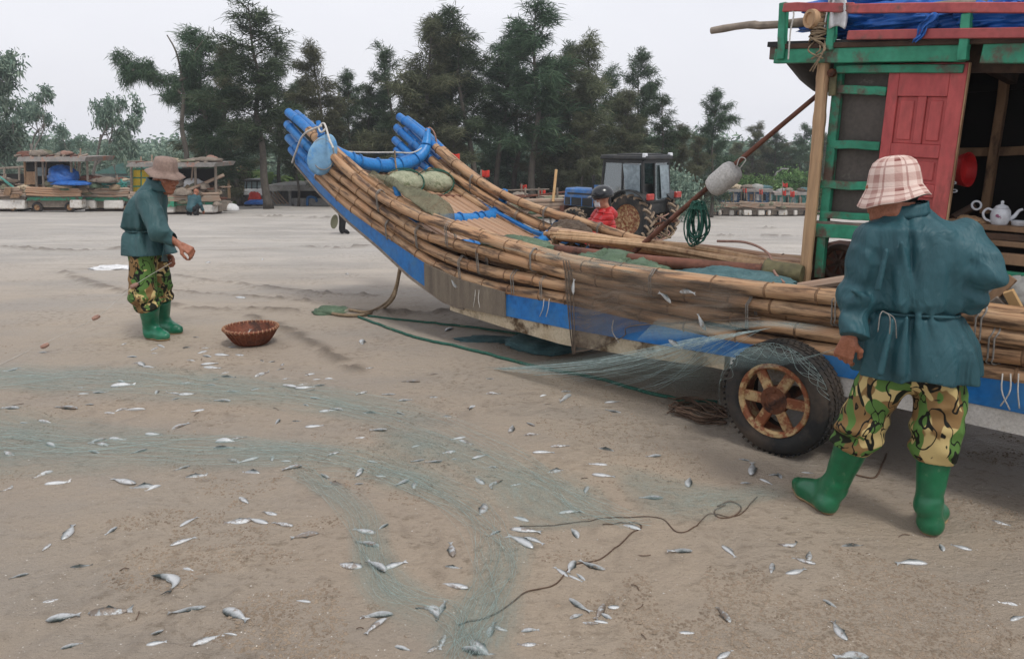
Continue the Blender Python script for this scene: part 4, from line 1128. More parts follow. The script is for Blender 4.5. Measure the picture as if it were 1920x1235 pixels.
# leaning pole with a foam float, and the green rope coil hung on it
p0, p1 = bw(1.78, 1.02, 0.86), bside(1520, 190, 1.02)
bp = thing('float_pole', p0, 'long brown pole leaning against the cabin with a white foam float', 'pole')
C = curve([p0 - nrm(p1 - p0) * 0.05, (p0 + p1) / 2 + V3(0, 0, 0.012), p1 + nrm(p1 - p0) * 0.25], 16)
MB().tube(C, np.linspace(0.022, 0.015, 16), 9).build('pole', M['rust_brown'], bp, sm='auto')
f0, f1 = bside(1327, 352, 1.0), bside(1388, 305, 1.0)
axf = nrm(p1 - p0)
fc = (bside(1357, 335, 0.985))
mb = MB(); L_ = 0.118
mb.lathe([(r_ * .84, h_) for r_, h_ in [(0.012, -L_), (0.06, -L_), (0.085, -L_ + 0.015), (0.098, -L_ + 0.05), (0.1, 0), (0.098, L_ - 0.05), (0.085, L_ - 0.015), (0.06, L_), (0.012, L_)]], fc, axf, 26)
V = np.array(mb.v); V += 0.006 * np.stack([fbm(V[:, 0] * 18, V[:, 1] * 18, V[:, 2] * 18, 2, s_) for s_ in (1, 2, 3)], 1); mb.v = [tuple(q) for q in V]
fl = mb.build('foam_float', M['buoy'], bp, sm=True)
a = nrm(np.cross(axf, BV)); b = np.cross(axf, a)
for t in (2.2, 2.7, 3.6):
    dd = b * math.cos(t) * 1 + a * math.sin(t)
    MB().tube(curve([fc + dd * 0.05 - axf * L_ * 1.02, fc + dd * 0.085 - axf * L_ * 0.7, fc + dd * 0.089, fc + dd * 0.085 + axf * L_ * 0.7, fc + dd * 0.05 + axf * L_ * 1.02], 14), 0.004, 5).build('float_cord', M['rope_brown'], fl, sm=True)
MB().tube(curve([fc + axf * L_, fc + axf * (L_ + .03) + V3(0, 0, .05), fc + axf * (L_ + .06) + V3(0.02, 0, .02), fc + axf * (L_ + .02) - a * .02], 12), 0.004, 5).build('tie_cord', M['rope_white'], bp, sm=True)
coil = MB(); g = random.Random(17)
top = bside(1308, 378, 0.985)
for k in range(15):
    w, h = g.uniform(0.05, 0.10), g.uniform(0.24, 0.34)
    ox, oy = g.uniform(-0.03, 0.03), g.uniform(-0.035, 0.035)
    P = []
    for t in np.linspace(0, 2 * math.pi, 25)[:-1]:
        x = math.sin(t) * w * (0.55 + 0.45 * (1 - math.cos(t)) / 2) + ox
        P.append(top + BU * x + BV * (oy + 0.01 * math.sin(3 * t + k)) + V3(0, 0, -h / 2 + h / 2 * math.cos(t) + g.uniform(-.004, .004)))
    coil.tube(P, 0.0055, 5, closed=True)
for k in range(5):
    P = [top + BU * 0.035 * math.sin(t) * (1 + 0.2 * k) + BV * 0.03 * math.cos(t) + V3(0, 0, -0.02 - 0.008 * k) for t in np.linspace(0, 2 * math.pi, 17)[:-1]]
    coil.tube(P, 0.0055, 5, closed=True)
tag(coil.build('rope_coil', M['rope_green'], None, sm=True), 'hank of dark green rope hanging from the leaning float pole', 'rope')
rope('slack_rope', [bside(1345, 452, 1.0), bside(1400, 455, 0.95), bside(1440, 475, 0.85), bside(1452, 510, 0.7), bside(1470, 530, 0.5)], 0.009, 'rope_pink', 'slack reddish rope drooping left of the cabin corner post')
rope('slack_rope', [bside(1440, 532, 0.5), bside(1480, 538, 0.45), bside(1560, 545, 0.42)], 0.007, 'rope_white', 'thin pale rope lying along the gunwale at the corner post')

# rope lashings and bamboo end on top of the corner post
kn = bside(1532, 36, 0.83)
lp = thing('roof_pole', kn, 'bamboo pole on the cabin roof with its round cut end lashed to the corner', 'pole')
end_m = MB(); axp = nrm(BV * 0.9 - BU * 0.35 + V3(0, 0, 0.02))
end_m.lathe([(0.001, 0.012), (0.035, 0.012), (0.036, 0.0), (0.052, 0.0), (0.055, 0.02), (0.055, 0.16), (0.06, 0.17), (0.055, 0.18), (0.053, 0.9), (0.001, 0.9)], kn - axp * 0.06, axp, 20)
end_m.build('bamboo_stem', M['wood_pale'], lp, sm='auto')
g = random.Random(23)
lc = bside(1538, 62, 0.85)
kl = MB()
for k in range(16):
    rr = g.uniform(0.035, 0.062); tl_ = g.uniform(-0.6, 0.6)
    P = [lc + V3(0, 0, g.uniform(-.004, .004)) + BU * rr * math.cos(t) + BV * rr * math.sin(t) + V3(0, 0, -0.045 + 0.0075 * k + tl_ * rr * math.cos(t)) for t in np.linspace(0, 2 * math.pi, 19)[:-1]]
    kl.tube(P, 0.006, 5, closed=True)
kl.build('lashing', M['rope'], lp, sm=True)
for k in range(5):
    P = curve([lc + BU * g.uniform(-.05, .05) + V3(0, 0, -.03), lc + BU * g.uniform(-.07, .05) - BV * 0.06 + V3(0, 0, -.1), lc + BU * g.uniform(-.08, .04) - BV * 0.05 + V3(0, 0, g.uniform(-.24, -.12))], 10)
    MB().tube(P, 0.005, 5).build('rope_end', M['rope'], lp, sm=True)
p, q = bside(1334, 58, 0.86), bside(1545, 36, 0.90)
pp = MB(); g = random.Random(2)
C = curve([p, p + (q - p) * 0.35 + V3(0, 0, 0.012), p + (q - p) * 0.7 - V3(0, 0, 0.006), q + (q - p) * 1.6], 24)
pp.tube(C, np.linspace(0.022, 0.034, 24) + 0.002 * np.sin(np.arange(24) * 1.9), 9)
tag(pp.build('driftwood_pole', M['wood_grey'], None, sm='auto'), 'grey wooden pole jutting out left from the cabin roof', 'pole')
rope('hang_cord', [bside(1472, 18, 0.80), bside(1488, 24, 0.79), bside(1482, 60, 0.79), bside(1478, 112, 0.79)], 0.005, 'rope_white', 'pale cord hanging from the green roof rail post')
# white rag and blue tarpaulins on the roof
G = []
for i in range(16):
    t = i / 15
    G.append([bside(1546 + 42 * s_ + 5 * math.sin(4 * t + 5 * s_) - 8 * t * (s_ - .5), -30 + 82 * t + 3 * math.sin(9 * s_), 0.815 - 0.02 * math.sin(14 * s_ + 3 * t) - 0.015 * s_) for s_ in np.linspace(0, 1, 16)])
tag(MB().sheet(G, 0.006).build('white_rag', M['white'], None, sm=True), 'crumpled white cloth hung over the roof rail above the corner post', 'cloth')
heap('tarpaulin', bside(1690, 40, 1.02), (0.72, 0.3, 0.17), 101, 'tarp', 'blue tarpaulin bundle on the cabin roof above the red door', 'tarpaulin', 0.36, BX, 'tarpaulins on the cabin roof', 0.9, 64, 0.22)
heap('tarpaulin', bside(1880, 38, 1.02), (0.55, 0.3, 0.20), 107, 'tarp', 'blue tarpaulin bundle on the cabin roof at the right edge', 'tarpaulin', 0.36, BX, 'tarpaulins on the cabin roof', 0.9, 64, 0.25)
heap('tarpaulin', bside(1760, 2, 1.25), (1.5, 0.4, 0.28), 113, 'tarp', 'blue tarpaulin heap behind the two bundles on the cabin roof', 'tarpaulin', 0.33, BX, 'tarpaulins on the cabin roof', 0.9, 64, 0.25)
G = [[bside(1748 - 4 * i + (s_ - .5) * (26 - 2.2 * i) + 3 * math.sin(i * 1.3), 26 + 6.5 * i + 3 * math.sin(7 * s_ + i), 0.775 + 0.012 * math.sin(12 * s_ + i)) for s_ in np.linspace(0, 1, 9)] for i in range(9)]
tag(MB().sheet(G, 0.004).build('tarp_tail', M['tarp'], None, sm=True), 'twisted blue tarpaulin tail hanging over the lower red rail', 'tarpaulin')

# in the cabin: teapot, saucer, pestle ring, red bowl
tpc = bside(1874, 416, 1.14); tpc[2] = SHELF_Z + 0.001
tp = thing('teapot', tpc, 'white porcelain teapot on the cabin shelf', 'teapot')
k = 1.05
tb = MB().lathe([(0.001, 0.0), (0.036 * k, 0.0), (0.040 * k, 0.006), (0.046 * k, 0.03), (0.048 * k, 0.055), (0.044 * k, 0.078), (0.036 * k, 0.09), (0.001, 0.092)], tpc, (0, 0, 1), 26).build('body', M['porcelain'], tp, sm='auto')
MB().lathe([(0.001, 0.0), (0.035 * k, 0.0), (0.028 * k, 0.012), (0.012 * k, 0.019), (0.006, 0.024), (0.009, 0.032), (0.006, 0.040), (0.001, 0.042)], tpc + V3(0, 0, 0.0915), (0, 0, 1), 22).build('lid', M['porcelain'], tp, sm='auto')
R_ = V3(0.93, -0.36, 0)
MB().tube(curve([tpc + R_ * 0.040 + V3(0, 0, .03), tpc + R_ * 0.066 + V3(0, 0, .048), tpc + R_ * 0.084 + V3(0, 0, .078), tpc + R_ * 0.102 + V3(0, 0, .088)], 12), np.linspace(0.014, 0.007, 12), 10).build('spout', M['porcelain'], tp, sm='auto')
MB().tube(curve([tpc - R_ * 0.042 + V3(0, 0, .078), tpc - R_ * 0.068 + V3(0, 0, .086), tpc - R_ * 0.086 + V3(0, 0, .062), tpc - R_ * 0.074 + V3(0, 0, .03), tpc - R_ * 0.044 + V3(0, 0, .016)], 16), 0.0065, 8).build('handle', M['porcelain'], tp, sm='auto')
fm = PM('painted_rose', '8a4a6a', 'a86a86', 40, 0.3, 0.0)
fd = nrm(V3(-0.5, -0.87, 0))
for k2, (aa, zz, rr) in enumerate(((-0.25, 0.052, 0.009), (-0.10, 0.045, 0.005), (0.06, 0.048, 0.004), (0.16, 0.040, 0.003))):
    d = nrm(fd + R_ * (aa - 0.15))
    MB().lathe([(0.001, 0.0512), (rr, 0.0508), (rr, 0.046)], tpc + V3(0, 0, zz), d, 8).build('painted_flower', fm, tb)
sc = bside(1910, 420, 1.16); sc[2] = SHELF_Z + 0.001
tag(MB().lathe([(0.001, 0.0), (0.03, 0.0), (0.034, 0.004), (0.042, 0.026), (0.038, 0.024), (0.03, 0.006), (0.001, 0.005)], sc, (0, 0, 1), 22).build('tea_cup', M['porcelain'], None, sm='auto'), 'small white cup beside the teapot on the shelf', 'cup')
rc = bside(1831, 385, 1.14)
ring = thing('pipe', bside(1816, 405, 1.14), 'dark wooden bamboo water pipe with a pale round end leaning on the shelf', 'pipe')
mb = MB(); tube_ring(mb, rc, nrm(V3(-0.2, -0.9, 0.3)), 0.024, 0.006, 24, 8); mb.build('mouth_ring', M['porcelain'], ring, sm=True)
MB().tube(curve([rc + V3(0.005, 0.02, -0.004), rc + V3(-0.06, 0.04, -0.05), rc + V3(-0.10, 0.04, -0.075)], 8), 0.022, 10).build('stem', M['wood_dark'], ring, sm='auto')
tag(MB().lathe([(0.001, 0.0), (0.05, 0.005), (0.085, 0.03), (0.098, 0.07), (0.1, 0.085), (0.094, 0.085), (0.08, 0.035), (0.001, 0.012)], bside(1788, 320, 1.24), nrm(V3(0.55, -0.8, 0.1)), 26).build('red_bowl', M['jacket_red'], None, sm='auto'), 'glossy red bowl hanging in the cabin behind the door edge', 'bowl')
for k, (px, py) in enumerate(((1786, 343), (1788, 358))):
    c = bside(px, py, 1.1)
    mb = MB(); mb.tube([c + BU * 0.018 * math.cos(t) + V3(0, 0, 0.008 * math.sin(t)) for t in np.linspace(0, 2 * math.pi, 15)[:-1]], 0.004, 5, closed=True)
    tag(mb.build('hook_ring', M['porcelain'], None, sm=True), ('upper' if k == 0 else 'lower') + ' small pale ring hanging inside the door edge', 'ring')
heap('rag', bside(1812, 418, 1.12) + V3(0, 0, 0.01), (0.16, 0.1, 0.06), 77, 'wood_pale', 'crumpled tan rag on the shelf left of the teapot', 'rag', 0.3, BX)
# engine flywheel and lumber seen below the cabin sill
eng = thing('engine', bw(0.0, 1.15, 0.82), 'dark engine with round flywheel guard under the cabin sill', 'engine')
fc2 = bside(1572, 492, 1.05)
mb = MB(); tube_ring(mb, fc2, BV, 0.10, 0.022, 30, 8); mb.build('flywheel_guard', M['wood_dark'], eng, sm=True)
for k in range(4):
    t = k * math.pi / 4 + 0.3
    MB().beam(fc2 - (BU * math.cos(t) + V3(0, 0, math.sin(t))) * 0.1, fc2 + (BU * math.cos(t) + V3(0, 0, math.sin(t))) * 0.1, 0.016, 0.012, up=BV).build('guard_bar', M['wood_dark'], eng)
MB().box(fc2 + BV * 0.22 - V3(0, 0, 0.02), (0.34, 0.26, 0.24), BX).build('engine_block', M['rust'], eng, bevel=0.02)
for k, (x0, y0, x1, y1, m_) in enumerate(((1842, 575, 1900, 520, 'wood'), (1862, 560, 1905, 600, 'wood_grey'), (1890, 545, 1925, 610, 'bamboo_new'))):
    tag(MB().beam(bside(x0, y0, 0.72), bside(x1, y1, 0.76), 0.05, 0.03, up=BV).build('loose_plank', M[m_], None, bevel=0.004), ('brown', 'grey', 'pale')[k] + ' loose plank end under the cabin behind the man in the plaid hat', 'plank')
heap('board_stack', bside(1910, 560, 0.86), (0.3, 0.2, 0.22), 33, 'concrete', 'dusty grey sack under the cabin behind the loose planks', 'sack', 0.12, BX)

# ---- ropes on the sand under the bow
hang = sand_line([(612, 590), (650, 594), (700, 586), (722, 578)], 0.02, 20)
rope('mooring_rope', [bside(750, 503, 0.19), bside(743, 540, 0.2), bside(735, 562, 0.2)] + [onsand(715, 583, 0.02), onsand(680, 594, 0.02), onsand(640, 594, 0.02), onsand(612, 588, 0.02)], 0.017, 'rope', 'thick brown rope hanging from the bow to the sand')
rope('mooring_rope', [bside(752, 503, 0.21), bside(738, 548, 0.22)] + [onsand(722, 576, 0.03), onsand(690, 590, 0.03), onsand(655, 588, 0.03)], 0.014, 'rope', 'second strand of brown rope hanging beside the thick bow rope')
heap('rope_pile', onsand(622, 586, 0.01), (0.34, 0.26, 0.10), 51, 'net_green', 'green-grey knot of net at the end of the bow rope', 'net', 0.35)
def sand_rope(px, r, mat, label, cat='rope', n=70, lift=0.0, group=None):
    C = sand_line(px, r * 0.8 + lift, n)
    return tag(MB().tube(C, r, 6).build('ground_rope', M[mat], None, sm=True), label, cat, group)
sand_rope([(672, 596), (740, 622), (800, 640), (900, 662), (1000, 688), (1120, 712), (1180, 728), (1260, 748), (1345, 756)], 0.014, 'rope_green', 'green float rope running from the bow rope to the wheel', n=110)
sand_rope([(690, 594), (760, 602), (850, 612), (930, 622), (1000, 632)], 0.011, 'rope_green', 'thin dark green rope on the sand under the hull')
heap('net_heap', onsand(1030, 648, 0.02), (0.62, 0.5, 0.14), 121, 'net_blue', 'blue-grey net heap lying in the shade under the hull', 'net', 0.35)
heap('net_heap', onsand(915, 637, 0.0), (0.5, 0.2, 0.04), 123, 'net_blue', 'thin strip of blue-green net on the sand left of the shaded heap', 'net', 0.4)
# coil of brown net line by the wheel
lh = MB()
for k in range(12):
    g = random.Random(300 + k)
    pts = [(1250 + g.uniform(0, 20), 765 + g.uniform(-8, 14)), (1290, 760 + g.uniform(-6, 22)), (1330, 768 + g.uniform(-8, 18)), (1362, 778 + g.uniform(-6, 20)), (1320, 790 + g.uniform(-4, 6)), (1265, 775 + g.uniform(-4, 8))]
    lh.tube(sand_line(pts, 0.006 + 0.005 * k, 50), 0.005, 5)
tag(lh.build('line_heap', M['rope_brown'], None, sm=True), 'heap of thin brown line on the sand left of the wheel', 'line heap')
# thin cords wandering over the front sand
sand_rope([(975, 988), (1040, 985), (1100, 975), (1180, 968), (1240, 972), (1270, 998), (1300, 990), (1330, 960), (1380, 965), (1420, 930)], 0.0030, 'rope_brown', 'thin brown cord winding over the sand right of the green net', 'cord', 110)
sand_rope([(860, 1170), (930, 1150), (985, 1112), (1040, 1095), (1075, 1060), (1130, 1045), (1180, 1000), (1202, 988), (1190, 978), (1130, 985)], 0.0032, 'rope_brown', 'dark cord curving up from the green net through the fish', 'cord', 110)
sand_rope([(1600, 890), (1640, 895), (1655, 870), (1662, 852)], 0.005, 'rope_brown', 'short dark cord on the sand between the rubber boots', 'cord', 30)
sand_rope([(1345, 948), (1370, 940), (1390, 948), (1375, 965), (1350, 968), (1340, 955), (1360, 945)], 0.004, 'rope_brown', 'small loop of cord on the sand left of the boots', 'cord', 40)
# float line held by the far man, with its small floats
C = [aty(322, 492, 6.25), aty(252, 535, 6.2), aty(180, 595, 6.1)] + [onsand(100, 640, 0.02), onsand(0, 686, 0.01), onsand(-60, 715, 0.01), onsand(-320, 780, 0.01)]
fl_ = thing('float_line', onsand(100, 640), 'pale float line running from the side-on man to the left edge', 'float line')
CC = curve(C, 60)
MB().tube(CC, 0.0018, 5).build('line', M['rope_white'], fl_, sm=True)
for px, py, y in ((252, 535, 6.2), (180, 595, 6.1), (84, 648, 5.95)):
    c = aty(px, py, y); t = nrm(CC[20] - CC[30])
    MB().lathe([(0.001, -0.035), (0.014, -0.03), (0.02, 0), (0.014, 0.03), (0.001, 0.035)], c, t, 10).build('small_float', M['rope_pink'], fl_, sm=True)

M['threads'] = PM('teal_twine', '8aa39f', 'b0c2be', 30, 0.7, 0.0)
# ---- netting over the boat's side and the wheel
def grid_between(top, bot, m, n, bulge=None):
    A, B_ = curve(top, n), curve(bot, n)
    G = np.array([A + (B_ - A) * t for t in np.linspace(0, 1, m)])
    if bulge is not None: G = G + bulge(np.linspace(0, 1, m)[:, None], np.linspace(0, 1, n)[None, :])[..., None] * BV
    return G
top = [bside(1052, 486, 0.32) + V3(0, 0, 0.03), bside(1150, 500, 0.3) + V3(0, 0, .03), bside(1290, 522, 0.3) + V3(0, 0, .03), bside(1436, 538, 0.28) + V3(0, 0, .03)]
mid = [bside(1058, 494, 0.13), bside(1150, 507, 0.13), bside(1290, 527, 0.13), bside(1432, 540, 0.13)]
bot = [bside(1075, 664, 0.115), bside(1120, 652, 0.11), bside(1170, 628, 0.115), bside(1290, 606, 0.115), bside(1425, 600, 0.12)]
G1_ = grid_between(top, mid, 4, 70)
G2_ = grid_between(mid, bot, 40, 70, lambda t, s_: -0.02 * t * np.sin(s_ * 40 + 6 * t) * np.sin(math.pi * np.minimum(t * 1.4, 1)) - 0.015 * np.sin(s_ * 13 + 5 * t))
tag(MB().sheet(np.vstack([G1_[:-1], G2_]), 0, 1.0).build('draped_net', M['net_boat'], None, sm=True), 'brown transparent net hanging over the bamboo side left of the wheel', 'net')
# its gathered left edge
for k in range(3):
    rope('net_edge', [bside(1056 + 5 * k, 488, 0.13), bside(1062 + 6 * k, 530, 0.115), bside(1066 + 5 * k, 590, 0.11), bside(1074 + 2 * k, 664, 0.11)], 0.005, 'net_brown', 'gathered vertical edge of the brown net on the boat side', 'net', 24, 5, 'gathered edge of the brown net')
rope('net_edge', [bside(1074, 660, 0.11), bside(1120, 652, 0.105), bside(1170, 630, 0.11), bside(1180, 612, 0.1), bside(1290, 604, 0.11), bside(1425, 596, 0.115)], 0.004, 'net_brown', 'lower hem cord of the brown net on the boat side', 'net', 60, 5)
# sheer veil over the top poles from the bow aft
top = [bside(860, 424, 0.25), bside(960, 452, 0.26), bside(1080, 474, 0.28), bside(1240, 502, 0.32), bside(1345, 522, 0.34), bside(1436, 535, 0.3)]
bot = [bside(830, 440, 0.135), bside(960, 470, 0.135), bside(1080, 497, 0.13), bside(1240, 522, 0.125), bside(1345, 535, 0.125), bside(1440, 547, 0.12)]
tag(MB().sheet(grid_between(top, bot, 10, 60, lambda t, s_: -0.01 * np.sin(s_ * 50) * t), 0, 2.0).build('net_veil', M['net_taut'], None, sm=True), 'sheer teal net lying along the top bamboo pole', 'net')
# teal net pulled tight from the sand over the wheel
P0 = onsand(905, 690, 0.01)
top = [P0, P0 + (bside(1440, 611, -0.03) - P0) * 0.5 + V3(0, 0, -0.02), bside(1440, 611, -0.03)]
bot = [onsand(925, 692, 0.006), onsand(1040, 702, 0.006), onsand(1170, 726, 0.006), onsand(1260, 745, 0.006), onsand(1350, 757, 0.006)]
Gt = grid_between(top, bot, 26, 70); Gt[..., 2] += 0.012 * np.sin(np.linspace(0, 60, 70))[None, :] * np.linspace(0, 1, 26)[:, None] * (1 - np.linspace(0, 1, 26)[:, None])
tag(MB().sheet(Gt, 0, 1.0).build('taut_net', M['net_fan'], None, sm=True), 'teal net stretched from the sand up to the top of the wheel', 'net')
wc = bw(0, 0, 0.314)
ws = MB(); g = random.Random(31)
for k in range(34):                                   # strands of the net lying over the tyre
    w0 = g.uniform(0.5, 2.9); w1 = w0 + g.uniform(-0.9, -0.3)
    P = []
    for t in np.linspace(0, 1, 12):
        w = w0 + (w1 - w0) * t; R_ = 0.332 - g.uniform(0.0, 0.002) - 0.1 * (k % 6) / 6 * math.sin(math.pi * t)
        P.append(wc + BU * math.cos(w) * R_ + V3(0, 0, math.sin(w) * R_) - BV * 0.014)
    ws.tube(P, 0.0006, 3, cap=False)
tag(ws.build('wheel_net', M['threads'], None, sm=True), 'loose net threads lying over the tyre of the near wheel', 'net', kind='stuff')
top = [bside(1235, 596, 0.11), bside(1340, 602, 0.1), bside(1450, 600, 0.08), bside(1570, 612, 0.08)]
bot = [bside(1190, 640, 0.08), bside(1300, 634, 0.02), bside(1440, 613, -0.03), bside(1545, 630, 0.0)]
tag(MB().sheet(grid_between(top, bot, 10, 50), 0, 1.0).build('taut_net', M['net_fan'], None, sm=True), 'teal net spread from the lowest bamboo pole onto the tyre top', 'net')
hand_p = aty(1584, 648, 3.12)
A_ = [bw(0, -0.03, 0.64), bw(0.25, -0.03, 0.56), bw(0.4, -0.02, 0.42)]
Gh = np.array([[a_ + (hand_p - a_) * t + V3(0, 0, -0.06 * math.sin(math.pi * t)) for t in np.linspace(0, 1, 24)] for a_ in curve(A_, 12)])
tag(MB().sheet(Gh, 0, 1.0).build('held_net', M['net_taut'], None, sm=True), 'teal net drawn from the tyre to the hanging hand of the man', 'net')
fan = MB(); g = random.Random(8)
for k in range(46):
    t0, t1 = g.random(), g.random()
    a_ = P0 + (onsand(925 + 300 * t0 ** 2, 692 + 45 * t0 ** 2) - P0) * 1.0
    b_ = bside(1300 + 150 * t1, 634 - 20 * t1, 0.0 - 0.03 * t1)
    fan.tube(curve([a_ + V3(0, 0, .006), (a_ + b_) / 2 + V3(0, 0, -0.03 - 0.05 * g.random()), b_], 12), 0.0009, 3, cap=False)
tag(fan.build('net_strands', PM('pale_teal_twine', '93aaa8', 'b9c9c6', 30, 0.7, 0.0), None, sm=True), 'taut net strands fanning from the sand up to the wheel', 'net', kind='stuff')

# ---- netting strewn over the sand
def ground_net(name, up, lo, label, mat='net_teal', n=110, m=18, us=1.0, wide=0.28):
    A, B_ = curve([gt(*p) for p in up], n), curve([gt(*p) for p in lo], n)
    A, B_ = A + (A - B_) * wide, B_ + (B_ - A) * wide
    G = np.array([A + (B_ - A) * t for t in np.linspace(0, 1, m)])
    G[..., 2] = gz(G[..., 0].ravel(), G[..., 1].ravel()).reshape(G.shape[:2]) + 0.007 + 0.012 * np.maximum(fbm(G[..., 0] * 7, G[..., 1] * 7, 0, 3, 70), 0)
    return tag(MB().sheet(G, 0, us).build(name, M[mat], None, sm=True), label, 'net')
ground_net('strewn_net', [(-420, 706), (-80, 698), (60, 688), (250, 692), (420, 706), (600, 728), (760, 758), (860, 790)], [(-420, 724), (-80, 722), (60, 730), (250, 742), (420, 752), (600, 775), (740, 805), (840, 835)], 'upper pale teal net swath crossing the sand below the basket')
ground_net('strewn_net', [(-420, 790), (-80, 772), (80, 784), (250, 808), (430, 824), (600, 832), (720, 850), (830, 890), (900, 940), (945, 985), (985, 1030)], [(-420, 880), (-80, 882), (80, 878), (250, 876), (430, 872), (570, 872), (690, 898), (790, 930), (860, 972), (905, 1015), (910, 1050)], 'broad teal net swath sweeping from the left edge across the sand')
ground_net('strewn_net', [(700, 800), (820, 815), (940, 855), (1040, 890), (1110, 930), (1160, 965), (1230, 975)], [(690, 835), (800, 860), (880, 900), (950, 950), (990, 985), (1060, 992), (1150, 990)], 'thin teal net spread right of the broad swath')
ground_net('strewn_net', [(905, 1000), (900, 1060), (880, 1100), (845, 1150), (825, 1200), (800, 1260)], [(1000, 1000), (985, 1060), (970, 1110), (960, 1160), (945, 1210), (960, 1260)], 'gathered teal net running down to the bottom edge', n=60)
ground_net('strewn_net', [(520, 880), (590, 920), (650, 970), (665, 1040), (675, 1100), (740, 1160), (830, 1210)], [(560, 868), (640, 915), (712, 970), (725, 1030), (760, 1085), (830, 1120), (900, 1140)], 'left strand of teal net joining the gathered net at the bottom', n=60)
ground_net('strewn_net', [(1130, 880), (1250, 900), (1370, 915), (1470, 905)], [(1180, 960), (1300, 965), (1420, 940), (1500, 925)], 'faint teal net patch left of the green boots', n=40)
def thread_bunch(pxs, nst, spread, label, mat='net_teal_thread', seed=0, r=0.00045):
    g = random.Random(seed); mb = MB()
    for k in range(nst):
        o = [(x + g.uniform(-spread, spread), y + g.uniform(-spread, spread) * 0.6) for x, y in pxs]
        mb.tube(sand_line(o, 0.010 + 0.01 * g.random(), 40), r, 3, cap=False)
    return tag(mb.build('net_threads', M['threads'], None, sm=True), label, 'net', kind='stuff')
thread_bunch([(-420, 840), (-40, 830), (150, 850), (400, 848), (620, 862), (760, 905), (880, 975), (935, 1050), (905, 1130), (860, 1235)], 26, 46, 'loose teal net threads along the broad net swath', seed=1)
thread_bunch([(-420, 715), (-40, 712), (200, 715), (420, 730), (620, 752), (800, 800), (980, 880), (1100, 955), (1190, 980)], 18, 36, 'loose teal net threads along the upper net swath', seed=2)
thread_bunch([(560, 880), (650, 950), (690, 1040), (740, 1110), (850, 1160), (880, 1240)], 12, 34, 'loose teal net threads of the left net strand', seed=3)

# ---- white bag scrap and far litter on the sand
heap('plastic_bag', onsand(212, 503, 0.0), (0.62, 0.35, 0.07), 131, 'white', 'crumpled white plastic bag lying on the sand left of the man', 'bag', 0.45)

# ---- woven basket
bc = onsand(473, 646)
bk = thing('woven_basket', bc, 'shallow round woven basket with fish on the sand', 'basket')
R0 = 0.222
prof = [(0.001, 0.004), (0.10, 0.004), (0.135, 0.02), (0.17, 0.06), (0.205, 0.115), (0.222, 0.145), (0.212, 0.145), (0.196, 0.115), (0.16, 0.062), (0.125, 0.03), (0.001, 0.02)]
MB().lathe(prof, bc, (0, 0, 1), 44).build('bowl', M['basket'], bk, sm='auto')
rim = MB()
rim.tube([bc + V3(math.cos(t) * R0, math.sin(t) * R0, 0.148) for t in np.linspace(0, 2 * math.pi, 45)[:-1]], 0.010, 8, closed=True)
rim.build('rim', M['basket'], bk, sm=True)
for k in range(38):
    t = 2 * math.pi * k / 38
    d = V3(math.cos(t), math.sin(t), 0); e = V3(-math.sin(t), math.cos(t), 0)
    c = bc + d * R0 + V3(0, 0, 0.148)
    P = [c + (d * math.cos(w) + V3(0, 0, 1) * math.sin(w)) * 0.0125 + e * 0.008 * math.sin(w / 2) for w in np.linspace(0, 2 * math.pi, 9)[:-1]]
    MB().tube(P, 0.0042, 5, closed=True).build('rim_binding', M['basket_rim'], bk, sm=True)
for k in range(30):
    t = 2 * math.pi * k / 30
    P = [bc + V3(math.cos(t) * (r + 0.004), math.sin(t) * (r + 0.004), z) for r, z in prof[1:6]]
    MB().tube(curve(P, 8), 0.005, 4).build('stake', M['basket'], bk, sm=True)

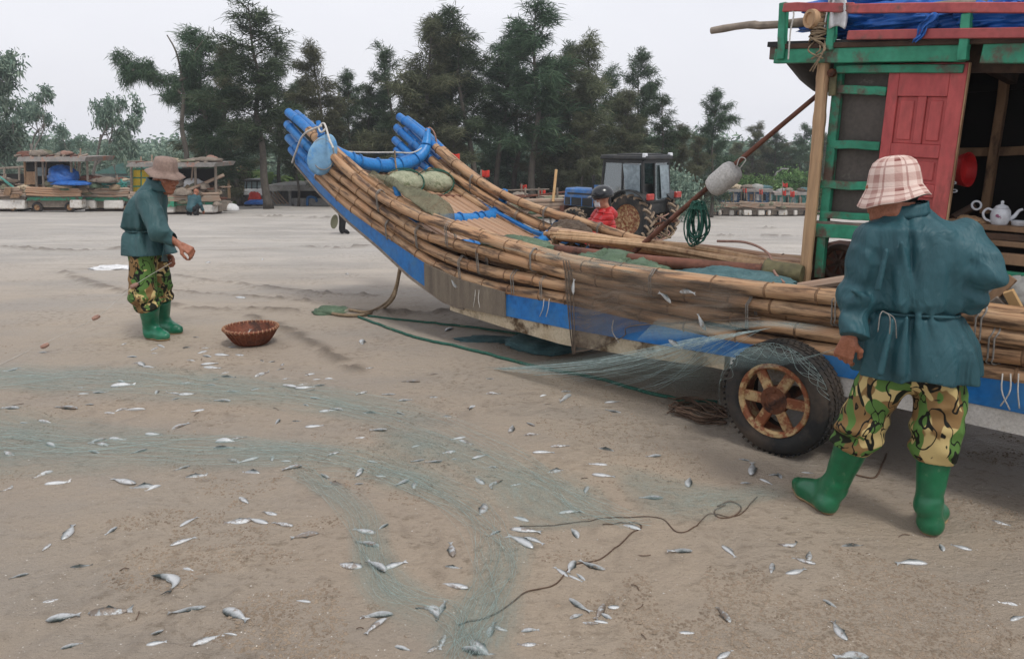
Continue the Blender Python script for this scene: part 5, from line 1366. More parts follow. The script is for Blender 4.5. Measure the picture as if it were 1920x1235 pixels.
# ---- fish on the sand
Z1 = [(160,82,30,0,'s'),(470,50,20,20,'s'),(495,98,36,0,'s'),(40,150,45,10,'s'),(60,142,30,5,'s'),(740,30,20,0,'s'),(580,72,35,20,'d'),(600,60,30,-20,'d'),(583,86,20,0,'s'),(705,68,30,5,'d'),(770,70,30,0,'d'),(873,66,34,0,'s'),(760,86,36,15,'s'),(778,100,30,-10,'s'),(838,96,48,-3,'s'),(900,94,30,-8,'s'),(722,115,30,-5,'s'),(790,130,60,5,'s'),(800,143,60,-3,'s'),(985,115,20,-20,'d'),(1022,118,18,10,'s'),(1065,125,16,40,'s'),(1055,146,30,10,'d'),(985,165,50,20,'d'),(850,162,24,10,'s'),(860,180,55,-2,'d'),(818,188,30,0,'d'),(535,130,22,-40,'s'),(562,139,45,-3,'d'),(510,122,20,10,'s'),(460,190,26,-15,'s'),(465,207,90,5,'d'),(308,212,20,0,'s'),(318,236,40,2,'s'),(378,232,50,3,'s'),(703,197,50,3,'s'),(793,205,42,-5,'s'),(590,231,18,60,'s'),(650,235,45,-8,'d'),(706,237,56,3,'s'),(665,253,24,15,'s'),(878,227,48,0,'s'),(838,264,54,-2,'s'),(1080,180,30,10,'s'),(1165,165,36,8,'s'),(1195,184,26,5,'s'),(1243,183,38,0,'d'),(1100,212,60,-8,'s'),(1150,216,70,4,'s'),(1165,228,40,10,'s'),(1140,200,40,5,'d'),(1200,207,44,3,'s'),(965,220,36,10,'d'),(1030,219,30,0,'d'),(1358,237,44,15,'s'),(1190,256,38,-5,'m'),(1150,280,20,-20,'s'),(1235,305,60,6,'s'),(1270,300,46,-10,'s'),(1385,310,36,0,'d'),(1185,360,60,4,'s'),(1120,340,30,0,'d'),(1045,342,24,50,'s'),(745,302,48,8,'s'),(680,357,60,20,'m'),(578,391,60,-2,'s'),(250,292,80,-4,'s'),(420,312,46,-4,'s'),(500,298,80,3,'d'),(460,300,50,15,'d'),(335,278,22,0,'s'),(40,292,64,0,'s'),(92,344,24,0,'s'),(170,341,60,-8,'d'),(900,407,50,12,'m'),(855,418,70,0,'d'),(845,446,70,0,'d'),(365,413,60,15,'s'),(380,425,60,-10,'s'),(443,406,60,-3,'d'),(195,432,34,-25,'s'),(350,455,40,-15,'m'),(525,457,55,15,'m'),(30,454,44,-25,'m'),(160,412,30,-10,'d'),(935,487,70,15,'s'),(875,489,44,-15,'m'),(1027,478,24,70,'s'),(1075,491,22,0,'s'),(1100,519,66,12,'s'),(1255,464,40,20,'m'),(1355,530,34,50,'m'),(950,530,66,-6,'d'),(740,544,76,10,'d'),(685,518,60,15,'m'),(160,543,70,20,'d'),(220,577,90,8,'d'),(465,573,76,-12,'m'),(540,590,90,4,'d'),(575,594,60,20,'d'),(30,596,54,25,'sc'),(1220,544,34,-30,'s'),(1260,566,60,-18,'d'),(1360,573,44,3,'s'),(920,635,44,-35,'s'),(1016,683,52,-15,'s'),(895,716,90,6,'s'),(970,713,70,-15,'m'),(1065,726,72,-10,'s'),(710,718,64,28,'s'),(690,790,90,18,'m'),(260,760,60,55,'m'),(418,752,50,35,'m'),(1148,769,92,10,'s'),(305,886,80,8,'d'),(72,926,62,14,'m'),(195,1005,70,12,'m'),(715,895,44,-12,'d'),(640,950,100,-50,'sc'),(240,1083,124,10,'s'),(420,1055,150,6,'d'),(705,1058,130,10,'s'),(890,1078,84,-25,'m'),(780,1158,120,18,'s'),(580,1145,50,20,'s'),(590,1175,60,10,'m'),(270,1182,66,15,'m'),(1140,1020,34,-5,'s'),(865,1140,40,-10,'d'),(175,820,30,40,'m'),(1390,1075,50,10,'s')]
Z2 = [(310,48,60,0,'s'),(383,76,54,5,'s'),(505,60,46,3,'d'),(778,44,60,0,'d'),(1008,48,40,10,'d'),(1025,90,44,5,'d'),(1110,30,46,0,'s'),(1100,60,60,30,'d'),(692,104,56,12,'sc'),(1315,80,64,5,'s'),(1318,121,60,-12,'s'),(365,132,40,-20,'s'),(358,166,24,30,'s'),(232,132,60,0,'d'),(567,138,50,-5,'d'),(263,216,66,2,'s'),(178,241,40,0,'d'),(862,199,34,70,'s'),(946,180,44,-25,'s'),(955,228,70,3,'d'),(1080,283,76,3,'s'),(1005,312,88,0,'s'),(1280,294,80,-10,'d'),(620,245,60,10,'m'),(655,262,56,-20,'m'),(435,274,40,15,'m'),(570,304,70,10,'m'),(445,332,66,4,'m'),(520,348,86,2,'m'),(720,332,64,15,'m'),(592,342,24,10,'s'),(775,377,24,0,'s'),(1068,387,90,6,'d'),(1250,364,76,-3,'s'),(1275,414,90,-6,'s'),(1500,325,60,5,'m'),(716,437,50,-35,'m'),(782,460,50,50,'sc'),(878,456,44,10,'s'),(1197,480,34,70,'s'),(375,441,70,20,'s'),(428,448,40,60,'m'),(178,395,44,60,'m'),(240,346,50,-10,'m'),(60,315,50,20,'m'),(275,407,30,0,'m'),(185,445,50,5,'m'),(1487,511,96,0,'s'),(730,570,56,60,'s'),(900,611,70,-15,'s'),(1125,573,94,5,'m'),(785,672,46,25,'s'),(925,662,120,-6,'s'),(905,710,110,-25,'s'),(965,705,80,-20,'m'),(1145,668,52,-50,'s'),(1395,638,90,-12,'s'),(283,645,50,30,'s'),(200,665,90,-10,'s'),(217,722,90,-12,'s'),(592,743,60,-80,'s'),(130,812,110,-8,'m'),(258,830,84,-30,'s'),(335,820,110,18,'m'),(605,902,115,-10,'s'),(600,814,70,-5,'d'),(1085,842,70,-35,'s'),(1130,820,60,60,'m'),(1150,872,60,-25,'s'),(1220,815,110,-20,'m'),(1170,862,50,-40,'m'),(1615,758,100,0,'s'),(258,1040,136,6,'s'),(250,1090,100,38,'s'),(552,1003,60,65,'s'),(500,1020,100,-30,'sc'),(375,1185,70,-15,'s'),(1165,990,100,-32,'s'),(1260,1015,70,60,'s'),(1155,1038,40,20,'s'),(1220,1065,40,0,'s'),(1285,1035,50,-30,'s'),(1335,1002,40,0,'s'),(1275,1060,60,-10,'m'),(770,1105,70,70,'s'),(710,1200,130,-15,'s'),(725,1185,110,-35,'s'),(550,1165,60,70,'s'),(520,1190,60,25,'m'),(930,1170,60,0,'m'),(945,1105,60,5,'m'),(815,1100,40,-20,'m'),(1660,440,40,80,'s'),(1655,1105,40,0,'m')]
Z6 = [(247,791,34,-10,'s'),(291,840,100,85,'s'),(360,898,60,-25,'m'),(423,868,34,-60,'s'),(395,866,20,0,'s'),(265,903,40,0,'m'),(566,856,40,-5,'s'),(1516,1106,90,-15,'s'),(785,1212,100,3,'d'),(475,1215,90,8,'sc'),(172,1218,60,-35,'s'),(1223,1217,44,-60,'s'),(1320,1220,100,-15,'s')]
ZF = [(1368,1030,30,-40,'s'),(1275,1036,40,0,'s'),(1447,1068,20,80,'s'),(1507,1053,40,-15,'s'),(1493,1073,34,15,'s'),(1517,1042,18,80,'s'),(1708,1053,52,0,'s'),(1357,1153,34,-50,'s'),(1557,1133,20,-30,'s'),(1573,1184,40,-55,'s'),(1360,1225,30,30,'s'),(1595,1231,60,0,'s'),(1908,1155,24,15,'m'),(1890,1128,34,-10,'d'),(694,691,18,10,'s'),(771,715,30,0,'s'),(816,700,16,5,'s'),(840,619,22,25,'s'),(679,641,24,85,'s'),(391,492,20,10,'s'),(450,559,22,-5,'s'),(493,487,12,40,'d'),(920,710,10,0,'s'),(651,515,7,70,'s')]
FISH = [(x / 2.0086, 620 + y / 2.0086, l / 2.0086, a, k) for x, y, l, a, k in Z1] + [(600 + x / 2.3986, 720 + y / 2.3986, l / 2.3986, a, k) for x, y, l, a, k in Z2] + [(1300 + x / 2.627, 560 + y / 2.627, l / 2.627, a, k) for x, y, l, a, k in Z6] + ZF
def fish_mesh(name, bend, deep):
    mb = MB(); n, k = 13, 10
    xs = np.linspace(-0.5, 0.36, n)
    hs = np.interp(xs, [-0.5, -0.46, -0.36, -0.18, 0.0, 0.2, 0.31, 0.36], [0.004, 0.045, 0.085, 0.118, 0.112, 0.066, 0.034, 0.026]) * deep
    vs, fs = [], []
    def pos(x, y, z): return (x, y + bend * (x * x * 4 - 0.3), z)
    for x, h in zip(xs, hs):
        for j in range(k):
            w = 2 * math.pi * j / k
            vs.append(pos(x, h * math.cos(w), h * 0.52 * math.sin(w) + 0.05))
    for i in range(n - 1):
        for j in range(k):
            j2 = (j + 1) % k
            fs.append((i * k + j, i * k + j2, (i + 1) * k + j2, (i + 1) * k + j))
    fs += [tuple(range(k - 1, -1, -1)), tuple(range((n - 1) * k, n * k))]
    mb.add(vs, fs)
    me = bpy.data.meshes.new(name); me.from_pydata(mb.v, [], mb.f); me.materials.append(M['fish'])
    me.polygons.foreach_set('use_smooth', [True] * len(me.polygons)); me.update()
    mt = bpy.data.meshes.new(name + '_tail')
    t = [pos(0.34, 0.026, 0.05), pos(0.5, 0.10, 0.045), pos(0.455, 0.0, 0.05), pos(0.5, -0.10, 0.045), pos(0.34, -0.026, 0.05)]
    t2 = [(x, y, z + 0.012) for x, y, z in t]
    mt.from_pydata(t + t2, [], [(0, 1, 2), (0, 2, 4), (2, 3, 4), (7, 6, 5), (9, 7, 5), (9, 8, 7), (1, 0, 5, 6), (2, 1, 6, 7), (3, 2, 7, 8), (4, 3, 8, 9), (0, 4, 9, 5)])
    mt.materials.append(M['fish']); mt.update()
    mf = bpy.data.meshes.new(name + '_fin')
    t = [pos(-0.12, 0.108 * deep, 0.05), pos(-0.06, 0.15 * deep, 0.05), pos(0.08, 0.10 * deep, 0.05)]
    mf.from_pydata(t + [(x, y, z + 0.01) for x, y, z in t], [], [(0, 1, 2), (5, 4, 3), (1, 0, 3, 4), (2, 1, 4, 5), (0, 2, 5, 3)])
    mf.materials.append(M['fish']); mf.update()
    return me, mt, mf
FM = [fish_mesh('fish_%d' % i, b, d) for i, (b, d) in enumerate(((0.0, 1.25), (0.06, 1.3), (-0.07, 1.15), (0.03, 1.4), (0.38, 1.2), (-0.02, 1.1)))]
def put_fish(c, ang, ln, kind, g, label, group, parts=True, pitch=0.0):
    mi = 4 if 'c' in kind else g.choice([0, 1, 2, 3, 5])
    me, mt, mf = FM[mi]
    o = bpy.data.objects.new('fish', me); COL.objects.link(o)
    o.location = c; roll = g.uniform(-0.25, 0.25)
    if kind == 'd': roll = g.choice([-1, 1]) * g.uniform(0.9, 1.3)
    if g.random() < 0.5 and kind != 'd': roll += 0
    o.rotation_mode = 'XYZ'
    o.rotation_euler = (roll, pitch, ang); o.scale = (ln, ln * (1 if g.random() < 0.6 else -1), ln)
    tag(o, label, 'fish', group)
    if parts:
        for nme, mm in (('tail_fin', mt), ('back_fin', mf)):
            ch = bpy.data.objects.new(nme, mm); COL.objects.link(ch); ch.parent = o
    return o
def region(px, py):
    if py < 600: return 'on the far sand near the side-on man'
    if px > 1450: return 'on the sand round the green rubber boots'
    if px > 1290: return 'on the sand in front of the big wheel'
    if py > 1120 and 780 < px < 1010: return 'in the gathered teal net at the bottom edge'
    if py > 1020 and 1010 <= px <= 1290: return 'by the dark cord on the front right sand'
    if py < 700 and 330 < px < 640: return 'on the sand just below the woven basket'
    if py < 700: return 'on the sand left of or under the boat'
    if py < 900 and px < 700: return 'in the net swaths on the left sand'
    if py >= 900 and px < 640: return 'on the bare front left sand'
    if py < 900: return 'on the middle sand below the hull'
    return 'beside the teal net on the front middle sand'
KN = {'s': 'flat silver fish', 'sc': 'curled silver fish', 'm': 'sand-dusted flat fish', 'd': 'dark-backed fish on edge'}
def slant(a, l): return ('upright' if abs(a) > 48 else 'level' if abs(a) < 7 else 'slanting up right' if a > 0 else 'slanting down right')
g = random.Random(77)
for px, py, l, an, k in FISH:
    p = onsand(px, py)
    a = math.radians(an)
    q0, q1 = gt(px - math.cos(a) * l / 2, py + math.sin(a) * l / 2), gt(px + math.cos(a) * l / 2, py - math.sin(a) * l / 2)
    d = q1 - q0; ln = float(np.linalg.norm(d[:2])); wa = math.atan2(d[1], d[0])
    ln = min(max(ln * 1.15 * g.uniform(0.95, 1.08), 0.07), 0.17)
    if g.random() < 0.5: wa += math.pi
    put_fish((p[0], p[1], p[2] - 0.003), wa, ln, k, g, KN[k] + ' ' + slant(an, l) + ' ' + region(px, py), 'fish ' + region(px, py) + ', ' + k, parts=l > 22)
# fish in the basket and in the hanging nets
for k, (dx_, dy_, an, pt) in enumerate(((-0.02, -0.05, 1.2, -0.7), (0.05, 0.02, 0.3, 0.1), (-0.06, 0.03, 2.0, 0.0), (0.1, -0.04, 0.8, 0.1), (0.02, 0.08, 2.6, 0.1))):
    put_fish(bc + V3(dx_, dy_, 0.03 + (0.05 if k == 0 else 0.012)), an, 0.15, 's', g, ('upright' if k == 0 else 'flat') + ' silver fish inside the woven basket', 'fish in the woven basket', pitch=pt)
for k, (px, py, an, v) in enumerate(((1246, 557, 0.5, 0.09), (1290, 547, 0.05, 0.09), (1314, 604, 1.0, 0.08), (1076, 537, 1.5, 0.10), (850, 532, 0.7, 0.14), (1268, 645, -0.3, 0.0))):
    o = put_fish(bside(px, py, v), 0, 0.115, 's', g, 'silver fish caught in the boat net, ' + ('left of the pair near the top', 'right of the pair near the top', 'lower one below the pair', 'at the gathered left edge', 'on the brown wrapping', 'in the taut teal net by the wheel')[k], 'fish caught in the boat nets')
    o.rotation_euler = (math.pi / 2, -an, -BA + (0 if k % 2 else math.pi))
# twigs and weed scraps
for k in range(22):
    px, py = g.uniform(20, 1900), g.uniform(660, 1225)
    p = onsand(px, py, 0.003)
    if 1330 < px < 1620 and py < 860: continue
    a = g.uniform(0, 3.1); l = g.uniform(0.012, 0.035)
    d = V3(math.cos(a), math.sin(a), 0)
    tag(MB().tube(curve([p - d * l, p + V3(-d[1], d[0], 0) * l * g.uniform(-.4, .4) + V3(0, 0, .004), p + d * l], 6), 0.002, 4).build('twig', M['rope_brown'], None), 'tiny dark twig or weed scrap on the sand', 'twig', 'twigs on the sand')
# ------------------------------------------------------------------ people
def frame(f, up=(0, 0, 1)):
    f = nrm(f); r = nrm(np.cross(f, up)); u = np.cross(r, f)
    return f, r, u
def head_fn(c, f, up, k=1.0):
    f, r, u = frame(f, up)
    c = np.asarray(c, float)
    P = lambda a, b, h: c + (f * a + r * b + u * h) * k     # forward, right, up
    A = (f, r, u)
    def fn(X, Y, Z):
        d = ell(X, Y, Z, P(-0.012, 0, 0.03), (0.098 * k, 0.076 * k, 0.095 * k), A)
        d = su(d, ell(X, Y, Z, P(0.018, 0, -0.035), (0.072 * k, 0.060 * k, 0.085 * k), A), 0.03 * k)
        d = su(d, cone(X, Y, Z, P(0.066, 0.0, -0.098), P(0.05, 0, -0.09), 0.022 * k, 0.03 * k), 0.025 * k)      # chin
        d = su(d, cone(X, Y, Z, P(-0.02, 0.048, -0.075), P(0.05, 0.02, -0.1), 0.016 * k, 0.014 * k), 0.02 * k)
        d = su(d, cone(X, Y, Z, P(-0.02, -0.048, -0.075), P(0.05, -0.02, -0.1), 0.016 * k, 0.014 * k), 0.02 * k)
        for s_ in (-1, 1):
            d = su(d, cone(X, Y, Z, P(0.066, 0.046 * s_, -0.012), P(0.05, 0.055 * s_, -0.02), 0.018 * k, 0.016 * k), 0.02 * k)   # cheekbone
            d = ss(d, ell(X, Y, Z, P(0.093, 0.031 * s_, 0.012), (0.018 * k, 0.021 * k, 0.012 * k), A), 0.012 * k)                  # eye hollow
            d = su(d, ell(X, Y, Z, P(0.076, 0.031 * s_, 0.010), (0.011 * k, 0.014 * k, 0.009 * k), A), 0.004 * k)
            d = su(d, ell(X, Y, Z, P(-0.018, 0.078 * s_, -0.005), (0.022 * k, 0.009 * k, 0.032 * k), A), 0.008 * k)                # ear
        d = su(d, cone(X, Y, Z, P(0.083, 0.04, 0.034), P(0.083, -0.04, 0.034), 0.010 * k, 0.010 * k), 0.014 * k)                     # brow
        d = su(d, cone(X, Y, Z, P(0.085, 0, 0.018), P(0.106, 0, -0.026), 0.008 * k, 0.013 * k), 0.012 * k)                          # nose
        for s_ in (-1, 1): d = su(d, ell(X, Y, Z, P(0.092, 0.014 * s_, -0.03), (0.012 * k, 0.009 * k, 0.009 * k), A), 0.006 * k)
        d = su(d, cone(X, Y, Z, P(0.088, 0.018, -0.058), P(0.088, -0.018, -0.058), 0.0075 * k, 0.0075 * k), 0.006 * k)               # lips
        d = su(d, cone(X, Y, Z, P(0.085, 0.015, -0.071), P(0.085, -0.015, -0.071), 0.008 * k, 0.008 * k), 0.006 * k)
        d = ss(d, cone(X, Y, Z, P(0.1, 0.022, -0.0645), P(0.1, -0.022, -0.0645), 0.004 * k, 0.004 * k), 0.004 * k)
        d = su(d, cone(X, Y, Z, P(-0.03, 0, -0.06), P(-0.055, 0, -0.17), 0.055 * k, 0.058 * k), 0.03 * k)                            # neck
        return d
    return fn, c
def hand_cones(w, d, n, side, curl=0.5, k=1.0, spread=0.12):
    """w wrist, d finger direction, n palm normal, side +1/-1 where the thumb sits"""
    d = nrm(d); n = nrm(n - d * (np.asarray(n) @ d)); s_ = np.cross(d, n) * side
    C = []
    pal = w + d * 0.045 * k
    for j in range(4):
        o = (1.5 - j) * 0.02 * k
        b = w + d * 0.085 * k + s_ * o
        C.append((w + s_ * o * 0.6 + d * 0.005, b, 0.016 * k, 0.0125 * k))
        ln = (0.92, 1.0, 0.95, 0.76)[j] * k
        ang = 0.25 + 0.2 * j * 0.3; p = b
        for q, l in enumerate((0.042, 0.027, 0.021)):
            ang += curl * (0.75 if q == 0 else 0.95)
            dd = nrm(d * math.cos(ang) + n * math.sin(ang) + s_ * (0.5 - j / 3) * spread * 2)
            e = p + dd * l * ln
            C.append((p, e, (0.0102 - 0.0011 * q) * k, (0.0094 - 0.0011 * q) * k)); p = e
    t0 = w + d * 0.025 * k + s_ * 0.026 * k
    t1 = t0 + nrm(s_ * 0.8 + d * 0.7 + n * 0.5) * 0.042 * k
    t2 = t1 + nrm(d * 0.9 + n * 0.55 + s_ * 0.1) * 0.032 * k
    t3 = t2 + nrm(d * 0.8 + n * 0.7 - s_ * 0.1) * 0.025 * k
    C += [(t0, t1, 0.017 * k, 0.0125 * k), (t1, t2, 0.012 * k, 0.0108 * k), (t2, t3, 0.0108 * k, 0.0088 * k)]
    return C
def cones_fn(C, k=0.012):
    def fn(X, Y, Z):
        d = None
        for a, b, r1, r2 in C:
            q = cone(X, Y, Z, a, b, r1, r2)
            d = q if d is None else su(d, q, k)
        return d
    return fn
def bounds(C, pad=0.03):
    P = np.array([p for c in C for p in (c[0], c[1])]); r = max(max(c[2], c[3]) for c in C)
    return P.min(0) - r - pad, P.max(0) + r + pad
def merge(parts):
    V, Fs, o = [], [], 0
    for v, f in parts:
        V.append(v); Fs.append(f + o); o += len(v)
    return np.vstack(V), np.vstack(Fs)
def emit(name, parts, mat, parent=None, mi=None):
    V, Fs = merge(parts)
    return link_mesh(name, V, Fs, mat, parent, True)
def torso_fn(st, e1, e2, fold):
    """st: rows (z, cx, cy, half width along e1, half depth along e2)"""
    S = np.array(sorted(st)); e1, e2 = np.asarray(e1), np.asarray(e2)
    def fn(X, Y, Z):
        z = np.clip(Z, S[0, 0], S[-1, 0])
        cx, cy = np.interp(z, S[:, 0], S[:, 1]), np.interp(z, S[:, 0], S[:, 2])
        a, b = np.interp(z, S[:, 0], S[:, 3]), np.interp(z, S[:, 0], S[:, 4])
        p = (X - cx) * e1[0] + (Y - cy) * e1[1]; q = (X - cx) * e2[0] + (Y - cy) * e2[1]
        k = np.sqrt((p / a) ** 2 + (q / b) ** 2)
        d = (k - 1) * np.minimum(a, b) * 0.9
        th = np.arctan2(q / b, p / a)
        d = d + fold(th, Z, X, Y)
        return np.maximum(d, np.maximum(S[0, 0] - Z, Z - S[-1, 0]))
    return fn
def wrinkle(X, Y, Z, sc, amp, s=0, az=1.0):
    n = fbm(X * sc, Y * sc, Z * sc * az, 2, s)
    return amp * (1 - 2.2 * np.abs(n))
def hat_obj(name, c, up, prof, mat, parent, uvs=1.0, wob=0.006, tilt=None, thick=0.004, n=48, seed=0, front=(1, 0, 0), frontdrop=0.0):
    u = nrm(up); a = nrm(np.asarray(front) - u * (np.asarray(front) @ u)); b = np.cross(u, a)
    G = []
    g = random.Random(seed); ph = [g.uniform(0, 6) for _ in range(4)]
    m = len(prof)
    for i, (r, h) in enumerate(prof):
        row = []
        for j in range(n):
            w = 2 * math.pi * j / (n - 1)
            e = max(0, (i - m * 0.5) / (m * 0.5))
            rr = r * (1 + 0.012 * math.sin(3 * w + ph[0]) + e * 0.02 * math.sin(5 * w + ph[1]))
            hh = h + wob * e * (math.sin(2 * w + ph[2]) + 0.6 * math.sin(5 * w + ph[3])) - frontdrop * e * math.cos(w)
            row.append(np.asarray(c) + (a * math.cos(w) + b * math.sin(w) * 0.92) * rr + u * hh)
        G.append(row)
    return MB().sheet(G, thick, uvs).build(name, mat, parent, sm=True)
def boot(name, top, ankle, heel, toe, r_top, r_ank, mats, parent, vox=0.008, mul=1.0):
    """rubber boot: shaft, foot, separate sole; heel and toe are ground points"""
    gzv = min(heel[2], toe[2])
    hl, tl = heel + V3(0, 0, 0.045 * mul), toe + V3(0, 0, 0.035 * mul)
    d = nrm(tl - hl)
    mid = hl + (tl - hl) * 0.62
    def fn(X, Y, Z):
        q = cone(X, Y, Z, top, ankle, r_top, r_ank)
        q = su(q, cone(X, Y, Z, ankle, hl + d * 0.03, r_ank, 0.048 * mul), 0.03)
        q = su(q, cone(X, Y, Z, hl + d * 0.02, mid, 0.046 * mul, 0.048 * mul), 0.03)
        q = su(q, cone(X, Y, Z, mid, tl - d * 0.045, 0.048 * mul, 0.036 * mul), 0.03)
        q = su(q, cone(X, Y, Z, ankle + d * 0.02, mid + V3(0, 0, 0.012), r_ank * 0.8, 0.035 * mul), 0.03)
        q = q + 0.0022 * np.sin(Z * 70 + 5 * fbm(X * 9, Y * 9, Z * 9, 2, 4)) * smooth(0.30, 0.08, Z - gzv)
        ax = nrm(top - ankle)
        cut = (X - top[0]) * ax[0] + (Y - top[1]) * ax[1] + (Z - top[2]) * ax[2]
        return np.maximum(np.maximum(q, cut), (heel[2] + 0.012) + 0 * Z - Z if abs(heel[2] - toe[2]) < 0.02 else q)
    lo, hi = bounds([(top, ankle, r_top, r_ank), (hl, tl, 0.06, 0.05)], 0.03)
    bt = emit(name, [surfnet(fn, lo, hi, vox)], mats[0], parent)
    def fs(X, Y, Z):
        q = cone(X, Y, Z, hl + d * 0.02, mid, 0.046 * mul, 0.050 * mul)
        q = su(q, cone(X, Y, Z, mid, tl - d * 0.045, 0.050 * mul, 0.038 * mul), 0.03) - 0.004
        return np.maximum(q, np.maximum(Z - (heel[2] + 0.017), heel[2] - 0.004 - Z))
    lo, hi = bounds([(hl, tl, 0.07, 0.06)], 0.02)
    emit('sole', [surfnet(fs, lo, hi, min(vox, 0.006))], mats[1], bt)
    return bt

# ---- the man with the plaid hat, seen from behind
Y1 = 3.13
J = lambda px, py, y=Y1: aty(px, py, y)
zr = lambda py, y=Y1: float(aty(960, py, y)[2])
hL, tL = onsand(1556, 962), onsand(1486, 912)
hR, tR = onsand(1740, 1003), onsand(1762, 950)
tL = hL + nrm(tL - hL) * 0.29; tR = hR + nrm(tR - hR) * 0.28
hipL, hipR = J(1668, 690, 3.16), J(1765, 690, 3.10)
kneeL, kneeR = J(1614, 795, 3.20), J(1757, 815, 3.08)
ankL, ankR = hL + V3(0.02, 0.03, 0.13), hR + V3(0.0, 0.03, 0.13)
btL, btR = J(1602, 826, 3.215), J(1753, 842, 3.085)
shL, shR = J(1632, 449, 3.17), J(1806, 445, 3.09)
elL, wrL = J(1609, 556, 3.16), J(1600, 618, 3.10)
elR, wrR = J(1845, 512, 3.0), J(1806, 574, 3.08)
nk = J(1702, 425, 3.15)
hd = J(1672, 362, 3.19)
fdir = nrm(V3(-0.78, 0.62, -0.12))                      # he looks left along the boat
e1 = nrm(V3(0.96, -0.28, 0)); e2 = V3(-e1[1], e1[0], 0)
hc = cones_fn
bodyC = [(J(1715, 670), J(1712, 560), 0.075, 0.085), (J(1712, 560), nk + V3(0, 0, -0.10), 0.09, 0.09), (nk + V3(0, 0, -0.08), nk + V3(0, 0, 0.02), 0.07, 0.055),
         (shL, elL, 0.05, 0.042), (elL, wrL, 0.042, 0.03), (shR, elR, 0.05, 0.042), (elR, wrR, 0.042, 0.03), (shL, shR, 0.05, 0.05),
         (hipL, kneeL, 0.065, 0.055), (kneeL, ankL, 0.05, 0.04), (hipR, kneeR, 0.065, 0.055), (kneeR, ankR, 0.05, 0.04)]
parts = []
lo, hi = bounds(bodyC); parts.append(surfnet(cones_fn(bodyC, 0.03), lo, hi, 0.014))
hf, c = head_fn(hd, fdir, (0.0, 0.0, 1.0), 1.0)
parts.append(surfnet(hf, c - V3(.16, .16, .2), c + V3(.16, .16, .16), 0.0045))
HC = hand_cones(wrL + V3(-0.01, 0, -0.035), (-0.12, 0.25, -1), (0.5, 0.6, 0.1), 1, 0.42) + [(wrL, wrL + V3(-0.01, 0.01, -0.04), 0.03, 0.024)]
lo, hi = bounds(HC, 0.02); parts.append(surfnet(cones_fn(HC, 0.007), lo, hi, 0.0045))
HC = hand_cones(wrR + V3(-0.012, 0.01, -0.018), (-0.8, 0.45, -0.35), (-0.5, 0.2, -0.6), -1, 0.5) + [(wrR + V3(.03, -.01, .03), wrR + V3(-0.015, 0.012, -0.02), 0.03, 0.024)]
lo, hi = bounds(HC, 0.02); parts.append(surfnet(cones_fn(HC, 0.007), lo, hi, 0.0045))
man = emit('person', parts, M['skin'])
tag(man, 'man from behind in plaid bucket hat, teal raincoat and camouflage trousers beside the wheel', 'person', 'people on the beach')
emit('hair', [surfnet(lambda X, Y, Z: np.maximum(ell(X, Y, Z, hd + fdir * -0.016 + V3(0, 0, 0.012), (0.094, 0.078, 0.085), frame(fdir)), (X - hd[0]) * fdir[0] + (Y - hd[1]) * fdir[1] + (Z - hd[2]) * 0.35 - 0.012 + 0.35 * 0), hd - .16, hd + .16, 0.007)], M['hair'], man)
def fold1(th, Z, X, Y):
    wz = zr(582)
    up = smooth(wz + 0.34, wz + 0.02, Z) * (Z > wz) + smooth(wz - 0.30, wz, Z) * (Z <= wz) * 0 + (Z <= wz) * smooth(wz, wz - 0.25, Z) * 0.8
    n = fbm(X * 2.2, Y * 2.2, Z * 1.2, 2, 7)
    pl = np.sin(th * 9 + 2.2 * n + 1.2) * 0.6 + np.sin(th * 15 + 3.1 * n) * 0.35
    d = -0.013 * pl * (0.35 + up)
    thc = -1.75                                           # deep centre pleat on the back
    d = d - 0.012 * np.exp(-((th - thc - 0.10) / 0.09) ** 2) * (Z < wz + 0.36) + 0.012 * np.exp(-((th - thc + 0.06) / 0.05) ** 2) * (Z < wz + 0.40)
    d = d + 0.022 * np.exp(-((Z - wz) / 0.012) ** 2)       # cinched by the belt
    return d - wrinkle(X, Y, Z, 4.2, 0.018, 3, 0.45) - wrinkle(X, Y, Z, 10.0, 0.003, 71, 0.6) + 0.004 - 0.012 * fbm(X * 3, Y * 3, Z * 2, 2, 12) + 0.004
C0 = J(1715, 600)
st = [(zr(702), *J(1716, 700)[:2], 0.238, 0.16), (zr(640), *J(1716, 640)[:2], 0.225, 0.155), (zr(590), *J(1716, 590)[:2], 0.182, 0.134), (zr(582), *J(1716, 582)[:2], 0.176, 0.13),
      (zr(560), *J(1716, 560)[:2], 0.208, 0.152), (zr(500), *J(1718, 500)[:2], 0.205, 0.15), (zr(450), *J(1718, 450)[:2], 0.198, 0.13), (zr(427), *J(1712, 427)[:2], 0.165, 0.115), (zr(408), *J(1706, 408, 3.16)[:2], 0.105, 0.09), (zr(392), *J(1702, 392, 3.17)[:2], 0.078, 0.08), (zr(382), *J(1700, 382, 3.18)[:2], 0.074, 0.078)]
tf = torso_fn(st, e1, e2, fold1)
J1 = lambda px, py, y: aty(px, py, y)
FOLDS1 = [((1748, 445), (1742, 568), .010, .017, .128), ((1782, 452), (1768, 556), .010, .014, .115), ((1662, 470), (1646, 540), .010, .013, .112), ((1690, 455), (1712, 572), .008, .012, .130), ((1800, 470), (1786, 570), .012, .014, .095),
          ((1726, 470), (1724, 574), .006, .010, .135), ((1700, 596), (1690, 698), .008, .016, .140), ((1746, 594), (1768, 698), .008, .018, .140), ((1722, 594), (1728, 698), .010, .016, .145), ((1672, 600), (1650, 698), .008, .016, .120), ((1782, 598), (1800, 698), .008, .014, .110),
          ((1625, 480), (1618, 520), .012, .010, .045), ((1600, 545), (1628, 560), .010, .008, .075)]
